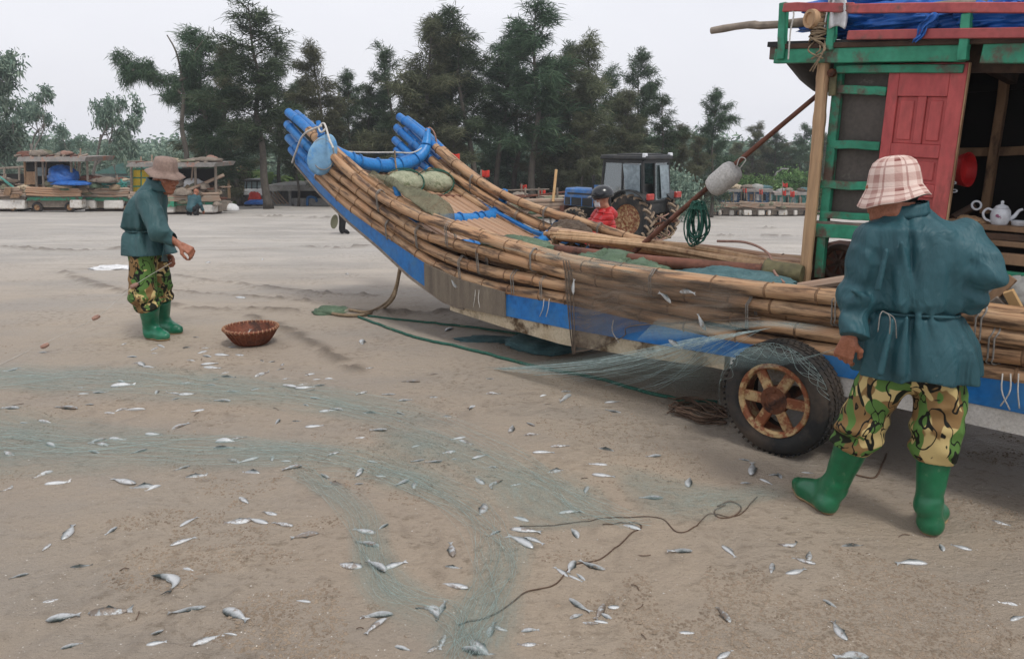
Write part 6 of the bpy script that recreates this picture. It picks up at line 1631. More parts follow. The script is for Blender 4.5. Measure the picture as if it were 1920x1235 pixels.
def jacket1(X, Y, Z):
    d = tf(X, Y, Z)
    def sl(a, b, c, r0, r1, r2, s):
        q = su(cone(X, Y, Z, a, b, r0, r1), cone(X, Y, Z, b, c, r1, r2), 0.035)
        ab = nrm(c - a)
        t = (X - a[0]) * ab[0] + (Y - a[1]) * ab[1] + (Z - a[2]) * ab[2]
        q = q - wrinkle(X, Y, Z, 6.0, 0.022, s) - wrinkle(X, Y, Z, 13.0, 0.004, s + 1) + 0.008 - 0.010 * np.sin(t * 48 + 4 * fbm(X * 5, Y * 5, Z * 5, 2, s + 3)) * np.exp(-((np.sqrt((X - b[0]) ** 2 + (Y - b[1]) ** 2 + (Z - b[2]) ** 2)) / 0.15) ** 2)
        dv = nrm(c - b)
        return np.maximum(q, (X - c[0]) * dv[0] + (Y - c[1]) * dv[1] + (Z - c[2]) * dv[2])
    wl = wrL + nrm(wrL - elL) * 0.03
    d = su(d, sl(shL, elL, wl, 0.066, 0.066, 0.054, 31), 0.025)
    d = su(d, sl(shR, elR, wrR, 0.066, 0.066, 0.055, 37), 0.025)
    for (x0, y0), (x1, y1), r0, r1, dy in FOLDS1:
        d = su(d, cone(X, Y, Z, J1(x0, y0, Y1 - dy + 0.012), J1(x1, y1, Y1 - dy + 0.014), r0, r1), 0.035)
    return np.maximum(d, zr(702) + 0.014 * np.sin(X * 19) - Z)
lo = np.array([min(shL[0], elL[0], wrL[0]) - 0.16, 2.78, zr(705) - 0.03]); hi = np.array([elR[0] + 0.16, 3.5, zr(378) + 0.03])
jk = emit('jacket', [surfnet(jacket1, lo, hi, 0.0075)], M['coat'], man)
# belt string
wz = zr(582)
cb = J(1716, 582)
P = [cb + e1 * math.cos(t) * 0.168 + e2 * math.sin(t) * 0.124 + V3(0, 0, 0.004 * math.sin(3 * t)) for t in np.linspace(0, 2 * math.pi, 41)[:-1]]
MB().tube(P, 0.007, 6, closed=True).build('belt', M['coat'], jk, sm=True)
for k, (px, py) in enumerate(((1650, 600), (1668, 604), (1677, 612))):
    MB().tube(curve([bw_ if False else J(1655, 583, 2.975), J(px, (583 + py) / 2, 2.965), J(px + 4 * k - 4, py + 22, 2.97)], 10), 0.0022, 5).build('belt_end', M['rope_grey'], jk, sm=True)
# collar
C = J(1702, 392, 3.165)
G = [[C + (V3(1, 0, 0) * math.cos(w) * (0.074 + 0.012 * t) + V3(0, 1, 0) * math.sin(w) * (0.078 + 0.012 * t)) + V3(0, 0, 0.025 - 0.05 * t + 0.012 * math.cos(w)) for w in np.linspace(0, 2 * math.pi, 30)] for t in (0, 0.3, 0.7, 1.0)]
MB().sheet(G, 0.006).build('collar', M['coat'], jk, sm=True)
def trousers(name, legs, hip, mat, parent, zcut, vox=0.009, s=0):
    def fn(X, Y, Z):
        d = cone(X, Y, Z, *hip)
        for a, b, c, r0, r1, r2 in legs:
            q = su(cone(X, Y, Z, a, b, r0, r1), cone(X, Y, Z, b, c, r1, r2), 0.04)
            q = q - wrinkle(X, Y, Z, 6.0, 0.018, s + 5, 1.3) + 0.006 - 0.010 * np.sin(Z * 58 + 6 * fbm(X * 4, Y * 4, Z * 4, 2, s)) * smooth(b[2] + 0.15, b[2] - 0.05, Z)
            dv = nrm(c - b)
            q = np.maximum(q, (X - c[0]) * dv[0] + (Y - c[1]) * dv[1] + (Z - c[2]) * dv[2])
            d = su(d, q, 0.03)
        return np.maximum(d, Z - zcut)
    C = [(a, b, r0 + .02, r1 + .02) for a, b, c, r0, r1, r2 in legs] + [(b, c, r1 + .02, r2 + .02) for a, b, c, r0, r1, r2 in legs] + [hip]
    lo, hi = bounds(C)
    return emit(name, [surfnet(fn, lo, hi, vox)], mat, parent)
btLe, btRe = btL + nrm(btL - kneeL) * 0.03, btR + nrm(btR - kneeR) * 0.035
trousers('trousers', [(hipL, kneeL, btLe, 0.10, 0.094, 0.088), (hipR, kneeR, btRe, 0.10, 0.096, 0.084)], (hipL + V3(.035, 0, -.01), hipR + V3(-.035, 0, -.01), 0.10, 0.10), M['camo'], man, zr(675))
boot('boot', btL, ankL, hL, tL, 0.078, 0.055, (M['boot'], M['sole']), man)
boot('boot', btR, ankR, hR, tR, 0.074, 0.052, (M['boot'], M['sole']), man)
hup = nrm(V3(-0.10, 0.05, 1))
hat_obj('bucket_hat', hd + V3(0.006, 0.0, 0.045), hup, [(0.004, 0.110), (0.035, 0.108), (0.062, 0.1), (0.082, 0.084), (0.095, 0.056), (0.103, 0.018), (0.107, -0.012), (0.109, -0.018), (0.117, -0.032), (0.128, -0.052), (0.137, -0.068), (0.142, -0.076)], M['plaid'], man, 1.0, 0.008, front=fdir, frontdrop=0.02, seed=4)

# ---- the man sorting fish by the basket, seen from the side
Y2 = 6.45
J = lambda px, py, y=Y2: aty(px, py, y)
zr = lambda py, y=Y2: float(aty(960, py, y)[2])
hN, tN = onsand(278, 636), onsand(316, 640)
hF, tF = onsand(303, 624), onsand(346, 628)
tN = hN + nrm(tN - hN) * 0.25; tF = hF + nrm(tF - hF) * 0.25
hipN, hipF = J(266, 474, 6.36), J(287, 472, 6.56)
kN, kF = J(268, 552, 6.33), J(301, 550, 6.55)
anN, anF = hN + V3(0.03, 0.01, 0.11), hF + V3(0.02, 0.01, 0.11)
sN, sF = J(277, 378, 6.28), J(285, 376, 6.66)
eN, wN = J(299, 436, 6.20), J(331, 455, 6.22)
eF, wF = J(290, 432, 6.70), J(300, 470, 6.62)
nk, hd = J(292, 352), J(312, 334)
fdir = nrm(V3(0.86, -0.45, -0.22))
bodyC = [(J(276, 470), J(272, 420), 0.1, 0.09), (J(272, 420), J(284, 372), 0.09, 0.09), (J(284, 365), nk + V3(0.03, 0, 0.05), 0.06, 0.05),
         (sN, eN, 0.05, 0.042), (eN, wN, 0.04, 0.03), (sF, eF, 0.05, 0.042), (eF, wF, 0.04, 0.03), (sN, sF, 0.05, 0.05),
         (hipN, kN, 0.08, 0.06), (kN, anN, 0.055, 0.04), (hipF, kF, 0.08, 0.06), (kF, anF, 0.055, 0.04)]
parts = []
lo, hi = bounds(bodyC); parts.append(surfnet(cones_fn(bodyC, 0.04), lo, hi, 0.016))
hf, c = head_fn(hd, fdir, (0.2, 0, 1), 1.05)
parts.append(surfnet(hf, c - V3(.18, .18, .22), c + V3(.18, .18, .18), 0.006))
for w_, s_ in ((wN, -1), (wF, 1)):
    HC = hand_cones(w_ + V3(0.03, 0, -0.02), (0.85, 0.0, -0.5), (-0.3, 0.5 * -s_, -0.7), s_, 0.75, 1.05) + [(w_, w_ + V3(0.03, 0, -0.02), 0.03, 0.026)]
    lo, hi = bounds(HC, 0.02); parts.append(surfnet(cones_fn(HC, 0.007), lo, hi, 0.0055))
man2 = emit('person', parts, M['skin'])
tag(man2, 'man in floppy taupe hat and dark teal jacket reaching out beside the basket', 'person', 'people on the beach')
emit('hair', [surfnet(lambda X, Y, Z: np.maximum(ell(X, Y, Z, hd + fdir * -0.02 + V3(0, 0, 0.032), (0.108, 0.086, 0.1), frame(fdir)), (X - hd[0]) * fdir[0] + (Y - hd[1]) * fdir[1] - 0.02 + 0.55 * (hd[2] + 0.03 - Z)), hd - .17, hd + .17, 0.009)], M['hair'], man2)
def fold2(th, Z, X, Y):
    wz = zr(431)
    n = fbm(X * 2.2, Y * 2.2, Z * 1.2, 2, 9)
    pl = np.sin(th * 8 + 2.5 * n + 0.4) * 0.6 + np.sin(th * 13 + 3 * n) * 0.4
    d = -0.016 * pl * (0.3 + np.exp(-((Z - wz) / 0.16) ** 2)) + 0.020 * np.exp(-((Z - wz) / 0.02) ** 2)
    return d - wrinkle(X, Y, Z, 4.2, 0.016, 13, 0.5) - wrinkle(X, Y, Z, 9.0, 0.006, 15, 0.6) + 0.012
st = [(zr(474), *J(280, 470)[:2], 0.225, 0.22), (zr(455), *J(276, 455)[:2], 0.19, 0.195), (zr(436), *J(272, 436)[:2], 0.165, 0.16), (zr(431), *J(272, 431)[:2], 0.16, 0.155), (zr(422), *J(272, 422)[:2], 0.175, 0.17),
      (zr(395), *J(274, 395)[:2], 0.152, 0.18), (zr(372), *J(279, 372)[:2], 0.132, 0.17), (zr(356), *J(286, 356)[:2], 0.11, 0.11), (zr(346), *J(291, 346)[:2], 0.098, 0.09), (zr(338), *J(294, 338)[:2], 0.095, 0.088)]
tf2 = torso_fn(st, (0.98, -0.1), (0.1, 0.98), fold2)
def jacket2(X, Y, Z):
    Zs = Z + 0.16 * (X - C0x)                          # front hem hangs lower
    d = tf2(X, Y, Z)
    for a, b, c, s_ in ((sN, eN, wN, 41), (sF, eF, wF, 43)):
        q = su(cone(X, Y, Z, a, b, 0.082, 0.07), cone(X, Y, Z, b, c, 0.07, 0.05), 0.03)
        q = q - wrinkle(X, Y, Z, 6.5, 0.016, s_)
        dv = nrm(c - b)
        d = su(d, np.maximum(q, (X - c[0]) * dv[0] + (Y - c[1]) * dv[1] + (Z - c[2]) * dv[2]), 0.03)
    return d
C0x = J(279, 470)[0]
lo = np.array([J(225, 400)[0], 6.0, zr(478)]); hi = np.array([J(345, 400)[0], 6.95, zr(332)])
jk = emit('jacket', [surfnet(jacket2, lo, hi, 0.010)], M['coat2'], man2)
G = []                                                   # open front flap of the jacket
for i in range(9):
    t = i / 8
    G.append([J(306 + 8 * t * s_ + 4 * math.sin(4 * t + s_ * 3), 436 + 54 * t, 6.26 + 0.22 * s_) for s_ in np.linspace(0, 1, 8)])
MB().sheet(G, 0.006).build('jacket_flap', M['coat2'], jk, sm=True)
Cc = J(297, 349)
G = [[Cc + V3(math.cos(w) * (0.085 + 0.02 * t), math.sin(w) * (0.09 + 0.02 * t), 0.055 - 0.085 * t + 0.02 * math.cos(w) * -1) for w in np.linspace(0.35, 2 * math.pi - 0.1, 26)] for t in (0, 0.3, 0.7, 1.0)]
MB().sheet(G, 0.008).build('collar', M['coat2'], jk, sm=True)
P = [J(272, 431) + V3(math.cos(t) * 0.152, math.sin(t) * 0.147, 0) for t in np.linspace(0, 2 * math.pi, 41)[:-1]]
MB().tube(P, 0.008, 6, closed=True).build('belt', M['coat2'], jk, sm=True)
btN, btF = J(279, 574, 6.36), J(303, 560, 6.55)
trousers('trousers', [(hipN, kN, btN + nrm(btN - kN) * .02, 0.112, 0.1, 0.094), (hipF, kF, btF + nrm(btF - kF) * .02, 0.11, 0.095, 0.088)], (hipN + V3(0.03, 0, .02), hipF + V3(0, 0, .02), 0.11, 0.11), M['camo'], man2, zr(464), 0.012, 60)
boot('boot', btN, anN, hN, tN, 0.088, 0.06, (M['boot2'], M['sole']), man2, 0.01)
boot('boot', btF, anF, hF, tF, 0.08, 0.056, (M['boot2'], M['sole']), man2, 0.01)
hat_obj('floppy_hat', hd + V3(0.0, 0, 0.062), nrm(V3(0.16, -0.05, 1)), [(0.004, 0.115), (0.05, 0.115), (0.085, 0.105), (0.096, 0.08), (0.102, 0.03), (0.107, 0.006), (0.110, 0.0), (0.13, -0.008), (0.152, -0.020), (0.170, -0.032)], M['hat'], man2, 1.0, 0.010, front=fdir, frontdrop=0.022, seed=9)

# ---- small figures
def simple_person(name, label, J_, mats, vox=0.02, hat=None, f=(1, 0, 0)):
    """J_: dict of joints; mats: body, top, legs"""
    g = J_
    C = [(g['hip'], g['chest'], 0.11, 0.12), (g['chest'], g['neck'], 0.1, 0.055), (g['sl'], g['el'], 0.045, 0.04), (g['el'], g['wl'], 0.038, 0.03), (g['sr'], g['er'], 0.045, 0.04), (g['er'], g['wr'], 0.038, 0.03),
         (g['hl'], g['kl'], 0.075, 0.055), (g['kl'], g['al'], 0.05, 0.036), (g['hr'], g['kr'], 0.075, 0.055), (g['kr'], g['ar'], 0.05, 0.036), (g['al'], g['tl'], 0.04, 0.032), (g['ar'], g['tr'], 0.04, 0.032)]
    lo, hi = bounds(C); pr = [surfnet(cones_fn(C, 0.04), lo, hi, 0.016)]
    hf, c = head_fn(g['head'], f, (0, 0, 1), 1.0)
    pr.append(surfnet(hf, c - .2, c + .2, 0.01))
    for w_, e_, s_ in ((g['wl'], g['el'], 1), (g['wr'], g['er'], -1)):
        HC = hand_cones(w_, w_ - e_, (0, 0, -1), s_, 0.4)
        l2, h2 = bounds(HC, 0.02); pr.append(surfnet(cones_fn(HC, 0.007), l2, h2, 0.006))
    p = emit(name, pr, mats[0]); tag(p, label, 'person')
    T = [(g['hip'] + V3(0, 0, -.02), g['chest'], 0.15, 0.165), (g['chest'], g['neck'] - (g['neck'] - g['chest']) * .25, 0.15, 0.08), (g['sl'], g['el'], 0.075, 0.065), (g['el'], g['wl'], 0.062, 0.05), (g['sr'], g['er'], 0.075, 0.065), (g['er'], g['wr'], 0.062, 0.05)]
    lo, hi = bounds(T)
    w0 = mats[3] if len(mats) > 3 else None
    def fn(X, Y, Z):
        d = cones_fn(T, 0.04)(X, Y, Z) - wrinkle(X, Y, Z, 6, 0.01, 5)
        if w0: d = d + 0.012 * (np.abs(np.sin(Z * 42 + 1.2 * fbm(X * 3, Y * 3, Z * 3, 2))) < 0.28)
        return d
    emit('jacket', [surfnet(fn, lo, hi, vox * 0.6)], mats[1], p)
    T2 = [(g['hl'], g['kl'], 0.1, 0.085), (g['kl'], g['al'], 0.08, 0.06), (g['hr'], g['kr'], 0.1, 0.085), (g['kr'], g['ar'], 0.08, 0.06)]
    lo, hi = bounds(T2)
    emit('trousers', [surfnet(lambda X, Y, Z: cones_fn(T2, 0.03)(X, Y, Z) - wrinkle(X, Y, Z, 6, 0.01, 8), lo, hi, vox * 0.7)], mats[2], p)
    for a, t in ((g['al'], g['tl']), (g['ar'], g['tr'])):
        B2 = [(a + V3(0, 0, .03), t, 0.055, 0.045)]
        lo, hi = bounds(B2)
        emit('shoe', [surfnet(cones_fn(B2), lo, hi, 0.015)], M['black'], p)
    return p
def pose(base, f, hip=0.85, lean=0.0, sit=0.0, arm=(0.1, 0.0), foot=0.12, knee=None):
    """joint table for a figure standing / squatting at base, facing f; lean pitches the trunk forward"""
    f = nrm(V3(f[0], f[1], 0)); r = V3(f[1], -f[0], 0); z = V3(0, 0, 1); b = np.asarray(base, float)
    up = nrm(z * math.cos(lean) + f * math.sin(lean)); fw = nrm(f * math.cos(lean) - z * math.sin(lean))
    h = b + z * hip - f * sit
    ch = h + up * 0.34; nkp = h + up * 0.54; hdp = h + up * 0.68 + f * 0.02
    d = dict(hip=h, chest=ch, neck=nkp, head=hdp)
    for s_, n in ((-1, 'l'), (1, 'r')):
        sh = h + up * 0.46 + r * 0.17 * s_
        e = sh + nrm(fw * arm[0] - up * 1.0 + r * 0.12 * s_ + z * arm[1]) * 0.28
        w = e + nrm(fw * (arm[0] + 0.5) - up * 0.7 + z * arm[1]) * 0.25
        hp = h + r * 0.09 * s_ - z * 0.03
        an = b + r * foot * s_ + z * 0.08
        kn = (hp + an) / 2 + f * (0.04 + sit * 1.2 + max(0, 0.8 - hip) * 0.45) if knee is None else b + r * foot * s_ + z * knee[1] + f * knee[0]
        d.update({'s' + n: sh, 'e' + n: e, 'w' + n: w, 'h' + n: hp, 'k' + n: kn, 'a' + n: an, 't' + n: an + f * 0.15 - z * 0.04})
    return d
# rider in red beyond the boat, on a low stool
b = aty(1096, 352, 9.4); gb = V3(b[0], 9.4, float(terr(b[0], 9.4)))
hipz = float(b[2]) - 0.02 - 0.80 - gb[2]
rd = simple_person('person', 'person in red quilted jacket and black helmet in front of the tractor', pose(gb, (-0.97, -0.25), hip=hipz, sit=0.25, arm=(0.7, 0.1), knee=(0.28, 0.42)), (M['skin_pale'], M['jacket_red'], M['black'], 1), 0.014, f=(-0.95, -0.2, -0.15))
hp = pose(gb, (-0.97, -0.25), hip=hipz, sit=0.25)['head']
ff = nrm(V3(-0.97, -0.2, 0))
def helm(X, Y, Z):
    d = ell(X, Y, Z, hp + V3(0.01, 0, 0.055), (0.145, 0.12, 0.115), frame(ff))
    return np.maximum(d, hp[2] + 0.01 - Z + 0.15 * ((X - hp[0]) * -ff[0] + (Y - hp[1]) * -ff[1]))
emit('helmet', [surfnet(helm, hp - .2, hp + .22, 0.01)], M['helmet'], rd)
MB().sheet([[hp + ff * (0.12 + 0.07 * t) + V3(-ff[1], ff[0], 0) * s_ * (0.09 - 0.02 * t) + V3(0, 0, 0.045 - 0.02 * t - 0.01 * abs(s_)) for s_ in np.linspace(-1, 1, 7)] for t in (0, .5, 1)], 0.006).build('helmet_peak', M['helmet'], rd, sm=True)
emit('hood', [surfnet(cones_fn([(hp - ff * .10 + V3(0, .05, -.17), hp - ff * .1 + V3(0, -.05, -.17), .07, .07), (hp - ff * .1 + V3(0, 0, -.17), hp - ff * .16 + V3(0, 0, -.2), .07, .06)], .04), hp - .35, hp + .25, 0.014)], M['jacket_red'], rd)
emit('hair', [surfnet(cones_fn([(hp - ff * .07 + V3(0, 0, 0), hp - ff * .09 + V3(0, 0, -.12), .05, .04)], .03), hp - .3, hp + .2, 0.014)], M['hair'], rd)
MB().sheet([[hp + ff * (0.105 - 0.05 * abs(s_) ** 2 - 0.02 * t) + V3(-ff[1], ff[0], 0) * s_ * 0.07 + V3(0, 0, -0.015 - 0.085 * t) for s_ in np.linspace(-1, 1, 9)] for t in (0, .35, .7, 1)], 0.004).build('face_mask', M['white'], rd, sm=True)
sb = pose(gb, (-0.97, -0.25), hip=hipz, sit=0.25)['hip']
stool = thing('stool', V3(sb[0], sb[1], float(terr(sb[0], sb[1]))), 'low stool under the person in the red jacket', 'stool')
zt = sb[2] - 0.11
MB().box((sb[0], sb[1], zt - 0.015), (0.32, 0.28, 0.03)).build('seat', M['wood'], stool)
for ax_, ay_ in ((-1, -1), (1, -1), (1, 1), (-1, 1)):
    gq = float(terr(sb[0], sb[1])) - 0.03
    MB().beam((sb[0] + ax_ * .14, sb[1] + ay_ * .12, gq), (sb[0] + ax_ * .12, sb[1] + ay_ * .1, zt - 0.03), 0.035, 0.035, up=(1, 0, 0)).build('leg', M['wood'], stool)
# someone bending behind the bow, only dark legs showing
b = gt(641, 438)
simple_person('person', 'person in black trousers bending behind the raised bow', pose(b, (0.9, 0.3), hip=0.78, lean=1.15, arm=(0.2, -0.2), foot=0.13), (M['skin'], M['black'], M['black']), 0.018, f=(0.9, 0.3, -0.5))
bk = MB(); cbk = aty(626, 416, b[1] - 0.15)
bk.lathe([(0.001, -0.02), (0.08, -0.018), (0.11, 0.0), (0.12, 0.02), (0.11, 0.03), (0.08, 0.015), (0.001, 0.012)], cbk, nrm(V3(0.75, -0.62, 0.2)), 22)
bk.v = [(x + 0.35 * (z - cbk[2]), y, cbk[2] + 1.6 * (z - cbk[2])) for x, y, z in bk.v]
tag(bk.build('round_sieve', M['net_olive'], None, sm='auto'), 'greenish round sieve held beside black trouser legs behind the bow', 'sieve')
# squatting figure by the far boats
b = gt(361, 404)
p4 = simple_person('person', 'person in teal coat squatting beside the far debris-laden boat', pose(b, (0.25, 1.0), hip=0.30, lean=0.55, arm=(0.6, 0.0), foot=0.14, knee=(0.28, 0.45)), (M['skin'], M['coat'], M['black']), 0.024, f=(0.2, 1, -0.3))
p4.scale = (1.25, 1.25, 1.1)
# ------------------------------------------------------------------ tractor on the beach
tg = gt(1205, 452)
TRS = 0.98
tf_ = nrm(V3(-0.72, 0.69, 0)); tl_ = V3(-tf_[1], tf_[0], 0)
TX = np.eye(4); TX[:3, 0] = tf_ * TRS; TX[:3, 1] = tl_ * TRS; TX[:3, 2] = V3(0, 0, TRS); TX[:3, 3] = tg + V3(0, 0, -0.02)
trac = thing('tractor', tg, 'blue tractor with black glazed cab and muddy rear tyres', 'tractor')
def tb(name, mat, fn, parent=trac, **kw):
    mb = MB(TX); fn(mb); return mb.build(name, M[mat] if isinstance(mat, str) else mat, parent, **kw)
def ag_wheel(x, y, r, w, out, name):
    c = V3(x, y, r)
    e = bpy.data.objects.new('wheel', None); COL.objects.link(e); e.parent = trac
    e.location = TX[:3, :3] @ c + TX[:3, 3] - wloc(trac)
    ax = V3(0, out, 0); h = w / 2
    def ty(mb):
        mb.lathe([(r * 0.62, h * 0.8), (r * 0.7, h * 0.95), (r * 0.86, h), (r * 0.94, h * 0.8), (r * 0.955, 0), (r * 0.94, -h * 0.8), (r * 0.86, -h), (r * 0.7, -h * 0.95), (r * 0.62, -h * 0.8)], c, ax, 40, closed=True)
    t = tb('tyre', 'tyre', ty, e, sm='auto')
    n = 18
    lug = MB(TX)
    for i in range(n):
        for s_ in (-1, 1):
            a0 = 2 * math.pi * (i + (0.5 if s_ > 0 else 0)) / n
            pts = []
            for q in range(4):
                a_ = a0 + q * 0.075 * 1.0; yy = s_ * h * (1.0 - q * 0.33)
                pts.append(c + V3(math.cos(a_) * r * (0.92 if q == 0 else 0.965), 0, math.sin(a_) * r * (0.92 if q == 0 else 0.965)) + ax * yy)
            for q in range(3):
                m_ = (pts[q] + pts[q + 1]) / 2
                lug.beam(pts[q], pts[q + 1] + (pts[q + 1] - pts[q]) * 0.1, 0.05, 0.07, up=nrm(V3(m_[0] - c[0], 0, m_[2] - c[2])))
    o = lug.build('lugs', M['mud_tyre'], t); o['kind'] = 'stuff'
    def rm(mb):
        mb.lathe([(0.001, h * 0.35), (r * 0.3, h * 0.35), (r * 0.36, h * 0.2), (r * 0.55, h * 0.3), (r * 0.62, h * 0.75), (r * 0.66, h * 0.7), (r * 0.64, -h * 0.6), (0.001, -h * 0.6)], c, ax, 28)
    tb('rim', 'rust_paint', rm, e, sm='auto')
    return e
for s_ in (1, -1):
    ag_wheel(0, 0.62 * s_, 0.66, 0.40, s_, 'rear'); ag_wheel(1.95, 0.58 * s_, 0.42, 0.26, s_, 'front')
tb('chassis', 'tr_black', lambda m: (m.box((1.0, 0, 0.62), (2.3, 0.42, 0.36)), m.box((0, 0, 0.66), (0.5, 0.9, 0.3)), m.box((-0.42, 0, 0.5), (0.4, 0.36, 0.25))))
hood = tb('hood', 'tr_blue', lambda m: (m.box((1.85, 0, 1.12), (1.55, 0.62, 0.5), tap=0.94)), bevel=0.04)
tb('side_grille', 'tr_black', lambda m: m.box((1.9, 0.318, 1.0), (1.25, 0.02, 0.22)), hood)
for k in range(3): tb('grille_bar', 'tr_blue', lambda m: m.box((1.5 + 0.4 * k, 0.332, 1.0), (0.03, 0.012, 0.24)), hood)
tb('side_stripe', 'tr_black', lambda m: m.box((1.9, 0.312, 1.22), (1.1, 0.012, 0.05)), hood)
tb('name_plate', 'lamp_red', lambda m: m.box((1.25, 0.316, 1.26), (0.32, 0.02, 0.10)), hood)
tb('front_axle', 'rust', lambda m: m.box((1.95, 0, 0.42), (0.14, 1.0, 0.12)))
tb('bumper', 'rust_brown', lambda m: m.box((2.66, 0, 0.72), (0.16, 0.6, 0.26)))
# cab: four corner posts, sills, roof, panes
cabc = [(1.02, 0.62), (1.02, -0.62), (-0.38, -0.62), (-0.38, 0.62)]
top_c = [(0.92, 0.60), (0.92, -0.60), (-0.30, -0.60), (-0.30, 0.60)]
for (a, b), (a2, b2) in zip(cabc, top_c): tb('cab_post', 'tr_black', lambda m: m.beam((a, b, 1.05), (a2, b2, 2.18), 0.07, 0.07, up=(1, 0, 0)), bevel=0.01)
for z, c4 in ((1.10, cabc), (2.16, top_c)):
    for i in range(4):
        a, b = c4[i], c4[(i + 1) % 4]
        tb('cab_rail', 'tr_black', lambda m: m.beam((*a, z), (*b, z), 0.07, 0.08))
tb('cab_roof', 'tr_black', lambda m: (m.box((0.31, 0, 2.27), (1.5, 1.36, 0.12), tap=0.96)), bevel=0.03)
tb('roof_hatch', 'tr_black', lambda m: m.box((0.2, 0, 2.345), (0.9, 0.9, 0.03)), bevel=0.01)
tb('cab_post', 'tr_black', lambda m: m.beam((0.30, 0.61, 1.1), (0.32, 0.60, 2.14), 0.05, 0.05, up=(1, 0, 0)))
tb('rear_post', 'tr_black', lambda m: m.beam((-0.37, 0.08, 1.1), (-0.31, 0.08, 2.14), 0.05, 0.05, up=(0, 1, 0)))
tb('door_panel', 'tr_black', lambda m: m.box((0.32, 0.615, 0.98), (1.3, 0.03, 0.22)))
tb('rear_panel', 'tr_black', lambda m: m.box((-0.40, 0, 0.96), (0.03, 1.1, 0.3)))
glm = NT('clear_cab_glass')
_g = glm.n('BsdfGlossy', {'Color': (1, 1, 1, 1), 'Roughness': 0.05}); _t = glm.n('BsdfTransparent', {'Color': hx('a9b9bb')})
_d = glm.n('BsdfDiffuse', {'Color': hx('8b9a9c')}); _m1 = glm.n('MixShader', {0: 0.22, 1: _t.outputs[0], 2: _d.outputs[0]})
_m2 = glm.n('MixShader', {0: 0.16, 1: _m1.outputs[0], 2: _g.outputs[0]})
glm.t.links.new(_m2.outputs[0], glm.out.inputs[0]); M['cab_glass'] = glm.mat
tb('side_pane', 'cab_glass', lambda m: m.prism([(0.98, 0.617, 1.15), (0.34, 0.612, 1.15), (0.34, 0.602, 2.12), (0.90, 0.602, 2.12)], (0, -0.008, 0)))
tb('side_pane', 'cab_glass', lambda m: m.prism([(0.27, 0.612, 1.15), (-0.34, 0.612, 1.15), (-0.28, 0.602, 2.12), (0.28, 0.602, 2.12)], (0, -0.008, 0)))
tb('front_pane', 'cab_glass', lambda m: m.prism([(1.01, 0.56, 1.15), (1.01, -0.56, 1.15), (0.93, -0.55, 2.12), (0.93, 0.55, 2.12)], (-0.008, 0, 0)))
tb('far_pane', 'cab_glass', lambda m: m.prism([(0.98, -0.617, 1.15), (-0.34, -0.617, 1.15), (-0.28, -0.603, 2.12), (0.9, -0.603, 2.12)], (0, 0.008, 0)))
tb('rear_pane', 'cab_glass', lambda m: m.prism([(-0.375, 0.05, 1.15), (-0.375, -0.56, 1.15), (-0.315, -0.55, 2.12), (-0.315, 0.05, 2.12)], (0.008, 0, 0)))
tb('hinged_pane', 'glass_sheet', lambda m: m.prism([(0.10, 0.70, 1.22), (-0.30, 0.66, 1.22), (-0.24, 0.63, 2.08), (0.30, 0.63, 2.10)], (0, 0.012, 0)))
tb('hinged_pane', 'glass_sheet', lambda m: m.prism([(-0.44, -0.14, 1.2), (-0.44, -0.54, 1.2), (-0.36, -0.52, 2.06), (-0.36, -0.10, 2.06)], (-0.012, 0, 0)))
for s_ in (1, -1):
    def fender(m):
        G = []
        for i in range(10):
            w = -0.25 + (math.pi * 0.85) * i / 9
            G.append([(math.cos(w) * 0.76, 0.62 * s_ + k * 0.24 * 1.0, 0.66 + math.sin(w) * 0.76) for k in (-1, 1)])
        m.sheet(G, 0.03)
    fd_ = tb('fender', 'tr_black', fender)
    tb('tail_lamp', 'lamp_red', lambda m: m.box((-0.62, 0.66 * s_, 1.28), (0.10, 0.26, 0.16)), fd_, bevel=0.02)
    tb('work_lamp', 'porcelain', lambda m: m.box((-0.36, 0.6 * s_, 2.32), (0.10, 0.14, 0.12)), bevel=0.02)
tb('exhaust', 'tr_black', lambda m: m.tube([(1.6, 0.2, 1.3), (1.6, 0.2, 1.75)], 0.04, 10))
tb('mirror', 'tr_blue', lambda m: m.box((1.3, 0.4, 1.45), (0.22, 0.03, 0.10)))
tb('steering_wheel', 'tr_black', lambda m: m.lathe([(0.17, 0.0), (0.19, 0.012), (0.19, -0.012)], (0.72, 0, 1.42), nrm(V3(-0.5, 0, 0.85)), 20, closed=True))
tb('seat', 'tr_black', lambda m: (m.box((0.12, 0, 1.06), (0.42, 0.44, 0.12)), m.box((-0.1, 0, 1.32), (0.1, 0.42, 0.5))), bevel=0.02)
tb('hitch', 'rust', lambda m: (m.beam((-0.4, 0.3, 0.5), (-0.85, 0.32, 0.62), 0.06, 0.06), m.beam((-0.4, -0.3, 0.5), (-0.85, -0.32, 0.62), 0.06, 0.06)))
for k in range(6):
    g = random.Random(500 + k)
    P = [tg - tf_ * g.uniform(0.4, 0.7) + tl_ * g.uniform(-.5, .4) + V3(0, 0, h_) for h_ in (0.75, 0.55, 0.25, 0.1, 0.35, 0.6)]
    rope('hitch_rope', P, 0.018, 'rope' if k % 2 else 'rope_pink', 'orange-brown rope hanging at the rear hitch of the tractor', 'rope', 30, 5, 'ropes behind the tractor')
# driver in the cab
db = tg + tf_ * 0.32 * TRS + V3(0, 0, 0.5)
simple_person('person', 'driver silhouette sitting in the tractor cab', pose(db, (tf_[0], tf_[1]), hip=0.72, sit=0.0, arm=(0.8, 0.1), knee=(0.35, 0.55)), (M['skin'], M['coat2'], M['black']), 0.024, f=(tf_[0], tf_[1], 0))

